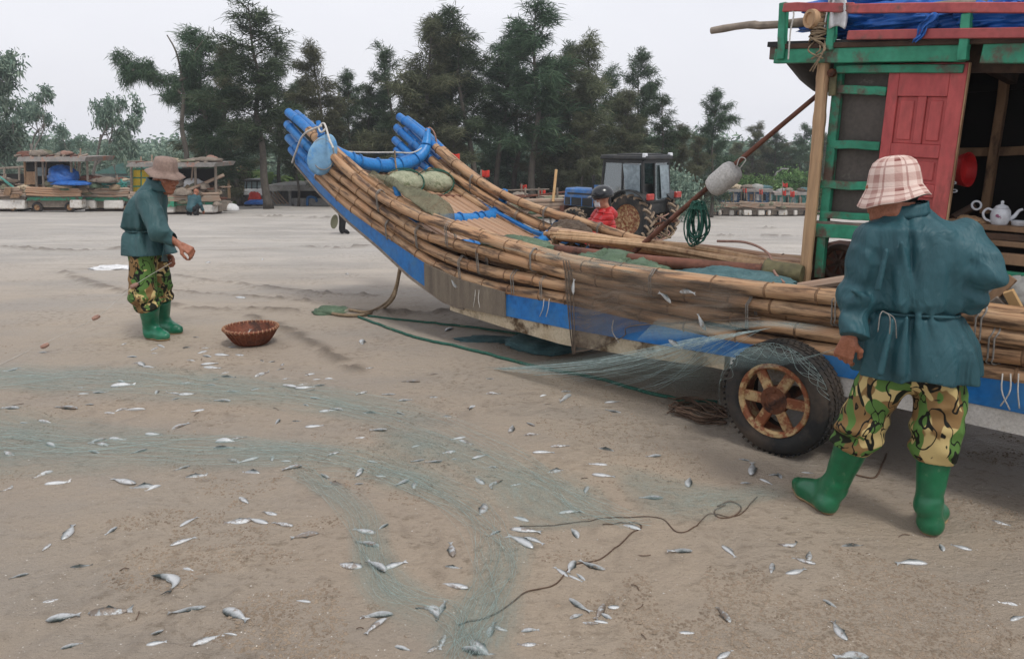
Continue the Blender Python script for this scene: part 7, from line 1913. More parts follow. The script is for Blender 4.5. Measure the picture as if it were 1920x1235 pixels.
# ------------------------------------------------------------------ far boats and sheds (authored from pixel outlines at their real depth)
def pb(name, x0, y0, x1, y1, d, dep, mat, parent, skew=0.0, bevel=0.0):
    p = [aty(x0 + skew, y0, d), aty(x1 + skew, y0, d), aty(x1, y1, d), aty(x0, y1, d)]
    return MB().prism(p, (0, dep, 0)).build(name, M[mat], parent, bevel=bevel)
def pt(name, pts, r, mat, parent, k=6, n=None):
    P = [aty(*p) for p in pts]
    return MB().tube(curve(P, n or max(2, 4 * (len(P) - 1))), r, k).build(name, M[mat], parent, sm='auto')
def far_raft(x0, x1, d, yb, yt, label, seed, side='bamboo_grey', board='green_paint', group='rafts parked along the far beach', wheel=None, foam=((0.1, 0.45), (0.55, 0.9)), poles=4):
    g = random.Random(seed); c = gy((x0 + x1) / 2, d)
    t = thing('raft_boat', c, label, 'boat', group)
    h = yb - yt
    pb('hull', x0 + 2, yt + h * 0.45, x1 - 2, yb - h * 0.16, d + 0.2, 1.5, 'wood_grey', t)
    for a, b in foam: pb('foam_float', x0 + (x1 - x0) * a, yt + h * 0.52, x0 + (x1 - x0) * b, yb - h * 0.12, d - 0.02, 0.5, 'foam', t, bevel=0.05)
    pb('side_board', x0, yt + h * 0.40, x1, yt + h * 0.55, d + 0.06, 0.08, board, t, skew=2)
    for k in range(poles):
        y = yt + h * (0.06 + 0.09 * k)
        pt('bamboo_pole', [(x0 - 3 + g.uniform(-3, 3), y - 3 + g.uniform(-1, 1), d - 0.05), ((x0 + x1) / 2, y + g.uniform(-1, 1), d - 0.05), (x1 + g.uniform(-3, 3), y + g.uniform(-1.5, 1), d - 0.05)], 0.06, side, t, 6, 6)
    for k in range(2):
        pt('bamboo_pole', [(x0, yt - 2 + g.uniform(-2, 1), d + 1.5), (x1, yt - 2 + g.uniform(-2, 1), d + 1.5)], 0.06, side, t)
    zb = yb
    for a in ((0.2, 0.8) if wheel is None else wheel):
        px = x0 + (x1 - x0) * a
        w = aty(px, yb - 9, d + 0.15); R_ = (w[2] - float(terr(w[0], w[1]))) * 0.95
        R_ = max(0.2, min(R_, 0.34)); w[2] = float(terr(w[0], w[1])) + R_ - 0.03
        e = bpy.data.objects.new('wheel', None); COL.objects.link(e); e.parent = t; e.location = w - wloc(t)
        MB().lathe([(R_ * .6, .09), (R_ * .95, .08), (R_, .03), (R_, -.03), (R_ * .95, -.08), (R_ * .6, -.09)], w, (0, 1, 0), 22, closed=True).build('tyre', M['tyre'], e, sm='auto')
        MB().lathe([(.001, .03), (R_ * .6, .05), (R_ * .62, 0), (.001, -.03)], w, (0, -1, 0), 16).build('rim', M['rust_paint'], e, sm='auto')
    pb('cradle', x0 + (x1 - x0) * .08, yb - h * 0.10, x1 - (x1 - x0) * .08, yb - h * 0.03, d + 0.3, 1.1, 'wood_dark', t)
    return t
def clutter(t, x0, x1, y0, y1, d, n, seed, mats=('bamboo_grey', 'wood_grey', 'wood', 'rust_brown', 'wood_dark')):
    g = random.Random(seed)
    for k in range(n):
        xa, ya = g.uniform(x0, x1), g.uniform(y0, y1)
        if g.random() < 0.6:
            an = g.gauss(0, 0.5); l = g.uniform(10, 34)
            pt('lumber', [(xa - l * math.cos(an), ya + l * math.sin(an) * .4, d + g.uniform(0, 1)), (xa + l * math.cos(an), ya - l * math.sin(an) * .4, d + g.uniform(0, 1))], g.uniform(0.025, 0.05), g.choice(mats), t, 5)
        else:
            W, Fs = crumple(aty(xa, ya, d + g.uniform(0, 1)), (g.uniform(.3, .8), .5, g.uniform(.2, .45)), g.randint(1, 999), 0.35, 10)
            link_mesh('gear_heap', W, Fs, M[g.choice(('net_brown', 'net_olive', 'wood_grey', 'rope', 'net_green', 'foam_dirty'))], t, True)

D1 = 36.5
tA = far_raft(-60, 46, D1, 398, 350, 'grey raft boat with white foam hull at the left edge', 1, foam=((0.05, 0.99),), board='wood_grey')
clutter(tA, -40, 40, 346, 372, D1 - 0.1, 8, 3)
pt('rail_post', [(0, 332, D1), (26, 352, D1)], 0.06, 'teal_paint', tA); pt('rail_post', [(-6, 338, D1 + .5), (2, 352, D1 + .5)], 0.05, 'green_paint', tA)
pb('paddle', 6, 352, 18, 366, D1 - .2, .04, 'wood', tA, skew=4); pb('paddle', 18, 364, 36, 371, D1 - .2, .04, 'wood', tA, skew=5)
tB = far_raft(50, 152, D1, 396, 352, 'raft boat with brown open cabin and blue tarpaulin on the far left', 2, side='bamboo_slat', foam=((0.78, 1.0),))
pb('cabin_back', 50, 302, 135, 352, D1 + 1.3, .06, 'dark_in', tB)
for x, y0, m_ in ((46, 296, 'wood'), (67, 302, 'wood_grey'), (80, 302, 'wood_grey'), (133, 302, 'wood_grey'), (163, 298, 'wood_grey')): pt('cabin_post', [(x, y0, D1 + .1), (x + 2, 352, D1 + .1)], 0.06, m_, tB)
pb('cabin_door', 49, 322, 66, 346, D1 + .05, .05, 'wood', tB); pb('window', 49, 305, 64, 320, D1 + .08, .04, 'dark_in', tB)
pb('window', 90, 316, 103, 330, D1 + 1.2, .04, 'plaster', tB); pb('window', 106, 308, 117, 315, D1 + 1.2, .04, 'plaster', tB); pb('window', 69, 314, 86, 330, D1 + 1.2, .04, 'glass', tB)
rf = pb('roof', 30, 294, 158, 303, D1 - .5, 2.6, 'roof_grey', tB, skew=4)
for k in range(9): pt('roof_stick', [(28 + 15 * k, 293 + (k % 3) - 1, D1 - .5), (60 + 13 * k, 290 + (k * 7) % 4, D1 + 1.5)], 0.05, ('wood_grey', 'rust_brown', 'bamboo_grey')[k % 3], tB)
W, Fs = crumple(aty(118, 334, D1 + .3), (1.3, .9, 1.0), 41, .3, 20); o = link_mesh('tarpaulin', W, Fs, M['tarp'], None, True); tag(o, 'blue tarpaulin heap on the far brown-cabined raft', 'tarpaulin')
W, Fs = crumple(aty(135, 345, D1 - .1), (1.7, .5, .3), 45, .3, 16); o = link_mesh('tarpaulin', W, Fs, M['tarp'], None, True); tag(o, 'flat blue tarpaulin edge spilling right on the far brown-cabined raft', 'tarpaulin')
clutter(tB, 56, 150, 344, 356, D1 + .3, 10, 5)
tC = far_raft(152, 244, D1 + .6, 397, 352, 'grey raft boat with green rail frames behind the side-on man', 4, foam=((0.0, 0.28), (0.45, 0.85)), wheel=(0.93,), board='green_paint')
for pts in (((160, 348), (238, 344)), ((165, 340), (238, 350)), ((185, 334), (192, 348)), ((226, 336), (236, 352)), ((160, 352), (236, 352))): pt('green_rail', [(*p, D1 + .6) for p in pts], 0.055, 'teal_paint', tC)
clutter(tC, 155, 240, 346, 372, D1 + .5, 16, 7)
D2 = 33.5
tD = far_raft(246, 412, D2, 404, 362, 'debris-laden raft boat with yellow-panelled cabin behind the side-on man', 6, foam=((0.30, 0.48), (0.76, 0.96)), board='green_paint')
fr = pb('cabin_frame', 247, 316, 281, 366, D2 + .35, .05, 'green_paint', tD)
for r_ in range(3):
    for c_ in range(2): pb('yellow_panel', 250 + 16 * c_, 319 + 16 * r_, 263 + 16 * c_, 332 + 16 * r_, D2 + .32, .05, 'yellow', tD)
pb('cabin_back', 284, 316, 402, 362, D2 + 1.6, .05, 'dark_in', tD); pb('window', 335, 326, 343, 340, D2 + 1.5, .05, 'plaster', tD); pb('window', 325, 330, 333, 340, D2 + 1.5, .05, 'glass', tD)  # black back panel paints the cabin's unlit inside
for x in (246, 282, 318, 366, 404): pt('cabin_post', [(x, 308, D2 + .2), (x + 1, 366, D2 + .2)], 0.06, 'wood_grey', tD)
pb('roof', 236, 305, 400, 313, D2 - .4, 2.4, 'roof_grey', tD, skew=5)
for k in range(10): pt('roof_stick', [(240 + 16 * k, 304 + (k % 3), D2 - .4), (268 + 15 * k, 303 + (k * 5) % 4, D2 + 1.5)], 0.05, ('wood_grey', 'rust_brown', 'bamboo_grey')[k % 3], tD)
pt('boom', [(345, 360, D2), (420, 328, D2 + .4)], 0.07, 'bamboo_grey', tD); pt('boom', [(330, 366, D2), (400, 376, D2)], 0.06, 'bamboo_grey', tD)
pb('green_crate', 310, 370, 326, 388, D2 - .1, .5, 'green_paint', tD)
W, Fs = crumple(aty(362, 347, D2 + .6), (.9, .5, .5), 57, .3, 14); link_mesh('white_cover', W, Fs, M['white'], tD, True)
clutter(tD, 330, 412, 345, 384, D2, 34, 9)
W, Fs = crumple(aty(432, 392, D2 + 1.5), (.8, .6, .5), 59, .12, 14); tag(link_mesh('foam_block', W, Fs, M['foam_clean'], None, True), 'white foam block on the sand right of the debris-laden raft', 'foam block')
heap('junk_pile', gt(428, 384) + V3(0, 0, .5), (1.7, 1.2, 1.2), 61, 'wood_grey', 'grey junk pile between the debris-laden raft and the straw stack', 'junk', .4)
heap('straw_stack', gt(440, 378) + V3(0, 1.0, 0.9), (2.3, 2.0, 3.4), 63, 'thatch', 'brown straw stack behind the parked off-road vehicle', 'straw stack', .12, None, None, .6)
pt('stack_post', [(428, 322, 43), (430, 372, 43)], 0.08, 'wood_pale', tag(bpy.data.objects['straw_stack']) )
# parked off-road vehicle
DV_ = 46.0
jp = thing('vehicle', gy(476, DV_), 'pale off-road vehicle with dark windows parked left of the grey shed', 'vehicle')
pb('body', 456, 354, 494, 374, DV_, 1.7, 'white', jp, bevel=0.08); pb('cab', 457, 340, 484, 354, DV_ + .1, 1.5, 'glass', jp, skew=2, bevel=.05); pb('roof', 455, 337, 486, 341, DV_ + .02, 1.65, 'tr_black', jp)
for x in (462, 472, 482): pt('window_post', [(x, 340, DV_ + .06), (x, 354, DV_ + .06)], .04, 'tr_black', jp)
for x in (464, 487):
    w = aty(x, 374, DV_ + .1); w[2] = float(terr(w[0], w[1])) + .36
    MB().lathe([(.001, .12), (.2, .12), (.22, .1), (.36, .1), (.38, .04), (.38, -.1), (.001, -.1)], w, (0, -1, 0), 20).build('wheel', M['tyre'], jp, sm='auto')
heap('red_bundle', aty(478, 374, 44) , (.7, .5, .8), 65, 'flag', 'dark red bundle in front of the parked vehicle', 'bundle', .3)
heap('blue_bundle', aty(484, 381, 43.5), (1.4, .6, .35), 67, 'tarp', 'flat blue sheet on the ground in front of the parked vehicle', 'sheet', .3)
# grey open shed and its kerb
DS = 48.0
sh = thing('shed', gy(560, DS), 'low grey concrete shed with flat roof and dark opening', 'shed')
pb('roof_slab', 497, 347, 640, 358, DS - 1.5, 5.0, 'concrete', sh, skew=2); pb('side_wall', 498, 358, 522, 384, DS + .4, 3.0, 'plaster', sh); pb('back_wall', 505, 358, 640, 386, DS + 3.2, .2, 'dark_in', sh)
pb('low_wall', 545, 372, 640, 388, DS - .3, .25, 'plaster', sh); pb('shed_post', 541, 358, 545, 385, DS - .6, .2, 'plaster', sh)
kb = thing('kerb', gy(500, 47), 'pale concrete kerb along the beach left of the shed', 'kerb'); pb('kerb_stone', 448, 381, 500, 390, 47, .5, 'concrete', kb); pb('kerb_stone', 500.6, 382, 546, 391, 47, .5, 'concrete', kb)
rope('wall_rope', [aty(576, 386, DS - .6), aty(577, 372, DS - .5), aty(584, 369, DS - .5), aty(592, 372, DS - .5), aty(594, 378, DS - .6)], .09, 'blue_wrap', 'blue rope bundle slung over the low shed wall', 'rope')
for k in range(4): pt('lean_pole', [(502 + 6 * k, 360, DS - .8), (520 + 7 * k, 383, DS - 1)], .05, 'bamboo_grey', sh)
# house with green roof
DH = 56.0
hs = thing('house', gy(215, DH), 'white house with sloping green metal roof', 'house')
pb('wall', 176, 322, 262, 352, DH, 4, 'plaster', hs)
MB().prism([aty(168, 326, DH - .4), aty(228, 306, DH - .4), aty(290, 306, DH - .4), aty(290, 326, DH - .4)], (0, 5, 0)).build('roof', M['roof_green'], hs)
pb('awning', 205, 332, 262, 337, DH - 1.5, 1.5, 'roof_green', hs, skew=10); pb('door', 236, 334, 246, 352, DH - .06, .1, 'dark_in', hs)
pb('lower_roof', 150, 341, 262, 350, DH - 4, 3, 'roof_green', hs, skew=8)
fn_ = thing('screen_fence', gy(20, 44), 'dark netting fence behind the left edge rafts', 'fence')
pb('fence_panel', -30, 326, 46, 352, 44, .08, 'dark_in', fn_); pt('top_rail', [(-30, 318, 44), (46, 313, 44)], .07, 'wood_grey', fn_)
for x in (-20, 8, 36): pt('fence_post', [(x, 314, 43.9), (x, 356, 43.9)], .06, 'wood_grey', fn_)

# rafts beyond the boat, with flags
def flag(x, ytop, d, ybase, fx, fy, label, w=12, h=14, lean=0):
    t = thing('flag', aty(x, ybase, d), label, 'flag', 'red flags on the rafts')
    pt('staff', [(x + lean, ytop, d), (x, ybase, d)], 0.03, 'wood_grey', t)
    G = []
    for i in range(5):
        G.append([aty(fx + w * s_ , fy + h * i / 4 * (1 - .45 * s_) + 3 * s_ + 1.5 * math.sin(5 * s_ + i), d + .05 * math.sin(6 * s_)) for s_ in np.linspace(0, 1, 6)])
    MB().sheet(G, .01).build('cloth', M['flag'], t, sm=True)
D3 = 22.0
tM = far_raft(878, 1062, D3, 446, 372, 'raft boat with bamboo rails behind the far gunwale, left of the tractor', 12, poles=5)
for x in (918, 985, 1010, 1045): pt('rail_post', [(x, 352, D3 + .2), (x, 385, D3 + .2)], .03, 'wood_grey', tM)
for y in (358, 368, 378): pt('rail', [(905, y, D3 + .2), (1030, y - 3, D3 + .2)], .022, ('bamboo_grey', 'wood_grey', 'rust_brown')[y % 3], tM)
pt('rail', [(955, 372, D3), (1062, 360, D3 + .4)], .03, 'rust_brown', tM); clutter(tM, 960, 1058, 372, 400, D3, 20, 21)
pt('white_pole', [(1043, 318, D3), (1037, 378, D3 - .2)], .04, 'bamboo_new', tM)
flag(848, 292, 24, 350, 848, 287, 'red flag above the far gunwale, highest and nearest the bow', 14, 17, 4)
flag(902, 318, 24, 360, 903, 318, 'red flag above the far gunwale, second from the bow', 15, 17)
flag(978, 345, 24, 385, 976, 345, 'red flag on the rail, third from the bow', 12, 15)
flag(1016, 354, 24, 388, 1010, 355, 'small red flag left of the white pole', 13, 12)
for tt, xs, y, dd in ((tA, (-30, 40), 340, D1), (tB, (40, 160), 291, D1), (tC, (158, 240), 338, D1 + .6), (tD, (245, 400), 303, D2)):
    g = random.Random(int(y * 3 + dd))
    for k in range(9):
        W, Fs = crumple(aty(g.uniform(*xs), y + g.uniform(-3, 2), dd + g.uniform(-.2, 1.4)), (g.uniform(.4, 1.3), .6, g.uniform(.15, .4)), g.randint(1, 900), .4, 10)
        link_mesh('roof_gear', W, Fs, M[g.choice(('net_brown', 'net_olive', 'rope_pink', 'foam_dirty', 'wood_grey', 'rust_brown'))], tt, True)
    for k in range(5):
        x = g.uniform(*xs); pt('mast', [(x + g.uniform(-5, 5), y - g.uniform(0, 14), dd + .5), (x, y + 45, dd + .5)], .035, 'bamboo_grey', tt)
    clutter(tt, xs[0], xs[1], 350, 366, dd - .12, 10, int(y))
# the row of rafts on the right
D4 = 57.0
ROW = [(1268, 1345, 'blue_far', 351, 'blue-cabined raft boat in the far right row, behind the hanging green rope'), (1338, 1398, 'blue_far', 346, 'blue-cabined raft boat in the far right row, below the white foam float'), (1392, 1452, 'blue_far', 346, 'blue-cabined raft boat in the far right row, under the street lamp'), (1448, 1530, 'teal_paint', 352, 'green-cabined raft boat in the far right row, nearest the cabin corner post')]
for i, (x0, x1, m_, yr, lab) in enumerate(ROW):
    d = D4 + 0.5 * (i % 2)
    t = far_raft(x0, x1, d, 407, 380, lab, 30 + i, foam=((0.05 + .1 * (i % 2), 0.2 + .05 * i), (0.5, 0.58 + .06 * (i % 3)), (0.8, 0.9)), board='wood_grey', group='raft boats in the far right row')
    pb('cabin_wall', x0 + 10, yr + 14, x1 - 8, 384, d + .4, 1.2, m_, t)
    pb('roof', x0 + 4, yr + 9, x1 - 2, yr + 14, d + .1, 1.9, 'roof_grey', t)
    for k in range(4): pb('window' if k % 2 else 'door', x0 + 14 + k * 12, yr + 18, x0 + 20 + k * 12, yr + 30, d + .34, .08, ('dark_in', 'glass', 'wood', 'plaster')[(k + i) % 4], t)
    for k in range(4): pt('cabin_post', [(x0 + 8 + k * (x1 - x0 - 16) / 3, yr + 12, d + .2), (x0 + 8 + k * (x1 - x0 - 16) / 3, 388, d + .2)], .06, 'wood_grey', t)
    g = random.Random(90 + i)
    for k in range(5):
        W, Fs = crumple(aty(g.uniform(x0 + 8, x1 - 6), yr + 8 - g.uniform(-2, 4), d + g.uniform(.3, 1.4)), (g.uniform(.5, 1.2), .5, g.uniform(.3, .6)), 300 + i * 9 + k, .35, 10)
        link_mesh('roof_gear', W, Fs, M[g.choice(('concrete', 'net_brown', 'net_blue', 'foam_dirty', 'wood_grey'))], t, True)
    clutter(t, x0 + 4, x1 - 4, 382, 392, d - .1, 9, 60 + i)
flag(1396, 350, D4 - 1, 372, 1394, 352, 'pale red flag above the far right rafts, leftmost', 6, 10)
flag(1427, 352, D4 - 1, 375, 1424, 354, 'pale red flag left of the street lamp', 6, 12)
flag(1467, 338, D4 - 2, 390, 1468, 342, 'square red flag on the tall staff right of the street lamp', 9, 10)
flag(1466, 356, D4 - 2, 390, 1467, 356, 'lower red flag on the staff right of the street lamp', 7, 12, 1)
flag(1480, 368, D4 - 2, 385, 1482, 357, 'slanting red flag nearest the cabin corner post', 8, 14, 8)
lamp = thing('street_lamp', gy(1452, 66), 'grey street lamp with curved arm behind the far right rafts', 'street lamp')
C = curve([aty(1451, 396, 66), aty(1452, 350, 66), aty(1454, 328, 66), aty(1460, 321, 66), aty(1470, 316, 66)], 24)
MB().tube(C, np.linspace(.11, .06, 24), 8).build('post', M['concrete'], lamp, sm='auto')
MB().box(aty(1471, 317, 66), (.7, .25, .14)).build('lamp_head', M['concrete'], lamp, bevel=.03)
# ------------------------------------------------------------------ trees
def rnd_unit(R, n): v = R.normal(size=(n, 3)); return v / np.linalg.norm(v, axis=1, keepdims=True)
def blades(org, dirs, ln, wd, R):
    """long thin leaf faces, two triangles each"""
    n = len(org)
    s_ = np.cross(dirs, rnd_unit(R, n)); s_ /= np.linalg.norm(s_, axis=1, keepdims=True) + 1e-9
    a = org - s_ * wd[:, None] * .5; b = org + s_ * wd[:, None] * .5
    mid = org + dirs * ln[:, None] * .55 + V3(0, 0, -1) * (ln * .08)[:, None]
    c = mid + s_ * wd[:, None] * .5; d = mid - s_ * wd[:, None] * .5
    tip = org + dirs * ln[:, None] + V3(0, 0, -1) * (ln * .28)[:, None]
    V = np.stack([a, b, c, d, tip], 1).reshape(-1, 3)
    i = np.arange(n) * 5
    return V, [(*q[:4],) for q in np.stack([i, i + 1, i + 2, i + 3], 1).tolist()] + [tuple(q) for q in np.stack([i + 3, i + 2, i + 4], 1).tolist()]
def casuarina(h, spread, seed, bare=0.22, dens=1.0, lean=0.0, droop=0.3, nbr=46, point=1.4):
    R = np.random.RandomState(seed)
    tr = MB()
    wob = R.uniform(-.03, .03, (7, 2)) * h
    tz = np.linspace(0, 1, 7)
    path = np.stack([np.cumsum(wob[:, 0]) * .5 + lean * tz ** 1.5 * h, np.cumsum(wob[:, 1]) * .5, tz * h], 1)
    C = curve(path, 24)
    tr.tube(C, np.interp(np.linspace(0, 1, 24), [0, .08, 1], [.017 * h, .012 * h, .0015 * h]), 7)
    OR, DI = [], []
    for k in range(nbr):
        t = bare + (1 - bare) * (k + R.uniform(0, 1)) / nbr
        base = np.array([np.interp(t, np.linspace(0, 1, 24), C[:, q]) for q in range(3)])
        az = R.uniform(0, 2 * math.pi)
        prof = (1 - t) ** (.55 / point) * min(1, .5 + 1.4 * (t - bare) / (1 - bare) * 2.0)
        L_ = spread * (prof * R.choice([R.uniform(.3, .6), R.uniform(.6, 1.0), R.uniform(.9, 1.35)]) + .08)
        el = R.uniform(.15, .75) + .35 * t
        d0 = V3(math.cos(az) * math.cos(el), math.sin(az) * math.cos(el), math.sin(el))
        p1 = base + d0 * L_ * .5; p2 = base + d0 * L_ + V3(0, 0, -droop * L_ * R.uniform(.1, .7))
        P = curve([base, p1, p2], 8)
        tr.tube(P, np.linspace(.0035 * h, .001 * h, 8), 4)
        ns = max(3, int(L_ / spread * 13 * dens))
        for s_ in range(ns):
            q = .22 + .78 * (s_ + R.uniform(0, 1)) / ns
            o = np.array([np.interp(q, np.linspace(0, 1, 8), P[:, w]) for w in range(3)]) + R.normal(size=3) * .03 * spread
            nb = int(R.uniform(34, 66))
            cl = d0 * .7 + V3(0, 0, R.uniform(-.5, .5)) + R.normal(size=3) * .35
            dirs = cl / (np.linalg.norm(cl) + 1e-6) * .75 + R.normal(size=(nb, 3)) * .55
            dirs /= np.linalg.norm(dirs, axis=1, keepdims=True)
            OR.append(o + R.normal(size=(nb, 3)) * .06 * spread); DI.append(dirs)
    OR, DI = np.vstack(OR), np.vstack(DI)
    n = len(OR)
    V, Fs = blades(OR, DI, R.uniform(.22, .52, n) * h / 11, R.uniform(.018, .036, n) * h / 11, R)
    return tr, V, Fs
def euc(h, spread, seed, nl=5200, sparse=1.0):
    R = np.random.RandomState(seed); tr = MB(); OR = []
    def grow(p, d, L_, r, dep):
        n = 5
        P = [p]
        for i in range(n):
            d = nrm(d + R.normal(size=3) * .16 + V3(0, 0, .06)); P.append(P[-1] + d * L_ / n)
        C = curve(P, 8); tr.tube(C, np.linspace(r, r * .55, 8), 6 if dep < 2 else 4)
        if dep >= 3:
            for _ in range(int(7 * sparse)): OR.append((C[-1] + R.normal(size=3) * .055 * spread, d))
            return
        for k in range(3 if dep else 4):
            q = R.uniform(.45, 1.0)
            a = C[int(q * 7)]
            grow(a, nrm(d + R.normal(size=3) * .6 + V3(0, 0, .12)), L_ * R.uniform(.5, .72), r * .5, dep + 1)
    grow(V3(0, 0, 0), V3(0, 0, 1), h * .48, .016 * h, 0)
    O_ = np.array([o for o, d in OR])
    k = max(6, nl // len(O_))
    org = np.repeat(O_, k, 0) + R.normal(size=(len(O_) * k, 3)) * .05 * spread
    n = len(org); dirs = rnd_unit(R, n) + V3(0, 0, -.6); dirs /= np.linalg.norm(dirs, axis=1, keepdims=True)
    V, Fs = blades(org, dirs, R.uniform(.14, .32, n) * h / 9, R.uniform(.05, .09, n) * h / 9, R)
    return tr, V, Fs
def bush(w, h, seed, n=5200, ls=.22):
    R = np.random.RandomState(seed); tr = MB()
    cl = rnd_unit(R, 34) * R.uniform(.35, 1, (34, 1)) * V3(w / 2, w / 2 * .8, h * .46) + V3(0, 0, h * .52)
    for c in cl[:12]: tr.tube(curve([V3(*(R.uniform(-.1, .1, 2) * w), 0), c * .6, c], 6), np.linspace(.02 * h, .006 * h, 6), 4)
    org = cl[R.randint(0, 34, n)] + R.normal(size=(n, 3)) * V3(w * .10, w * .10, h * .09)
    org[:, 2] = np.maximum(org[:, 2], .05)
    dirs = rnd_unit(R, n) + V3(0, 0, .2); dirs /= np.linalg.norm(dirs, axis=1, keepdims=True)
    V, Fs = blades(org, dirs, R.uniform(.6, 1.3, n) * ls, R.uniform(.35, .6, n) * ls, R)
    return tr, V, Fs
def mk(tree, bark, leaf):
    tr, V, Fs = tree
    a = bpy.data.meshes.new('trunk'); a.from_pydata(tr.v, [], tr.f); a.materials.append(M[bark]); a.polygons.foreach_set('use_smooth', [True] * len(a.polygons))
    b = bpy.data.meshes.new('crown'); b.from_pydata(V.tolist(), [], Fs); b.materials.append(M[leaf])
    return a, b, float(max(V[:, 2].max(), 0.1))
def plant(name, var, px, d, ytop, rot, label, cat, group, wx=1.0, ybase=None):
    a, b, hh = var
    p = gy(px, d)
    z1 = float(aty(px, ytop, d)[2]); s_ = (z1 - p[2]) / hh
    o = thing(name, p + V3(0, 0, -.05), label, cat, group)
    o.rotation_euler = (0, 0, rot); o.scale = (s_ * wx, s_ * wx, s_)
    for n_, m_ in (('trunk', a), ('crown', b)):
        c = bpy.data.objects.new(n_, m_); COL.objects.link(c); c.parent = o
    return o
CAS = [mk(casuarina(11, 2.5, 100 + i, bare=bb, dens=dd, lean=ll, nbr=nb, point=pp), 'bark', 'leaf_cas2' if i in (2, 5) else 'leaf_cas') for i, (bb, dd, ll, nb, pp) in enumerate(((.16, 1.1, .0, 40, 1.1), (.26, 1.0, .05, 34, 1.0), (.10, 1.2, -.03, 46, 1.3), (.28, 1.0, -.07, 32, 1.0), (.12, 1.1, .04, 40, 1.2), (.05, 1.3, 0.0, 48, 1.5), (.36, 1.0, .03, 30, .9)))]
LB = 'casuarina tree, '
TREES = [  # px, depth, top row, variant, rotation, width factor, how it is told apart
    (408, 42, 40, 0, .4, 1.15, 'broad crown left of the tallest left-hand tree'), (497, 41, -6, 3, 2.1, 1.35, 'tall leaning crown with bare trunk left of the blue bow'), (455, 47, 70, 5, 5.2, 1.1, 'between the two tallest left-hand trees'),
    (625, 46, 66, 2, 1.0, 1.0, 'pointed tip above the near blue bow'), (665, 52, 120, 4, 2.0, .9, 'shorter crown right of the pointed one above the bow'), (722, 56, 150, 0, 3.3, .9, 'small hazy crown above the gap between the bow horns'), (575, 54, 140, 4, .2, 1.0, 'hazy crown behind the near bow tips'),
    (790, 44, 8, 2, 4.0, 1.15, 'brownish dense crown above the far blue horn'), (752, 48, 70, 3, .7, .9, 'thin ragged crown left of the brownish dense one'), (838, 47, 14, 1, 1.9, 1.0, 'narrow crown right of the brownish dense one'),
    (886, 45, 0, 6, 3.0, 1.1, 'tall bare-stemmed tree, left of the three in the middle'), (938, 46, 22, 6, .1, 1.1, 'tall bare-stemmed tree, middle of the three'), (1000, 44, -12, 1, 4.6, 1.25, 'tallest tree in the middle of the row'), (965, 50, 40, 0, 2.2, 1.1, 'leafy crown just left of the tallest middle tree'),
    (1050, 47, 95, 5, 5.5, 1.1, 'bushy crown just right of the tallest middle tree'), (1112, 45, 52, 2, 1.3, 1.05, 'feathery top above the tractor cab'), (1192, 52, 78, 4, 2.6, .75, 'thin pale spire right of the tractor cab'), (1160, 46, 160, 5, .9, 1.1, 'dark bushy crown behind the tractor cab'), (1232, 45, 172, 0, 3.9, 1.0, 'ragged crown right of the pale spire'),
    (1088, 43, 200, 5, 2.9, 1.0, 'low dense crown left behind the tractor'), (1275, 47, 225, 5, 4.4, .9, 'low dense crown right behind the tractor'), (1330, 52, 156, 4, 1.6, .9, 'cone-shaped crown standing alone above the foam float'), (1300, 50, 250, 5, .3, .9, 'low crown under the lone cone-shaped one'),
    (768, 42, 205, 5, 1.1, 1.0, 'low dark crown below the far blue horn'), (845, 44, 215, 2, 3.7, .9, 'low crown right of the far bow horn'), (700, 50, 210, 2, 5.8, 1.0, 'low crown between the two bow horns'), (1020, 52, 190, 4, .8, 1.1, 'low crown behind the tallest middle tree'), (920, 54, 150, 0, 1.7, 1.0, 'crown far back between the bare stems'),
    (1400, 72, 222, 2, 2.4, .9, 'distant blue-grey tree left of the leaning pole tip'), (1442, 72, 240, 4, 5.0, 1.0, 'distant blue-grey tree right of the pole'), (1492, 72, 226, 0, 1.2, .9, 'distant blue-grey tree beside the corner post'), (1370, 74, 262, 5, .6, 1.1, 'low distant blue-grey tree behind the foam float'), (1465, 76, 262, 5, 3.2, 1.2, 'low distant blue-grey tree behind the street lamp'), (1520, 74, 240, 2, 4.2, 1.2, 'distant tree partly behind the corner post'), (1420, 76, 268, 2, 3.9, 1.3, 'lowest distant blue-grey tree above the far rafts'),
    (860, 49, 60, 3, .9, .9, 'slim crown between the narrow one and the bare stems'), (1075, 50, 70, 1, 3.4, .9, 'slim crown left of the feathery top'), (1145, 50, 110, 3, 5.1, .9, 'ragged crown between the feathery top and the spire'), (690, 48, 140, 3, 4.2, .9, 'ragged crown left of the far horn'), (530, 50, 60, 1, 5.6, .8, 'slim crown right of the tallest left-hand tree'),
    (560, 46, 175, 1, 2.7, .8, 'ragged lower crown left of the blue bow tips'), (380, 48, 150, 1, 4.9, .9, 'lower crown right of the crooked trunk')]
for i, (px, d, yt, v, r_, wx, w_) in enumerate(TREES):
    plant('casuarina_tree', CAS[v], px, d, yt, r_, LB + w_, 'tree', 'casuarina trees behind the beach', wx * 1.36)
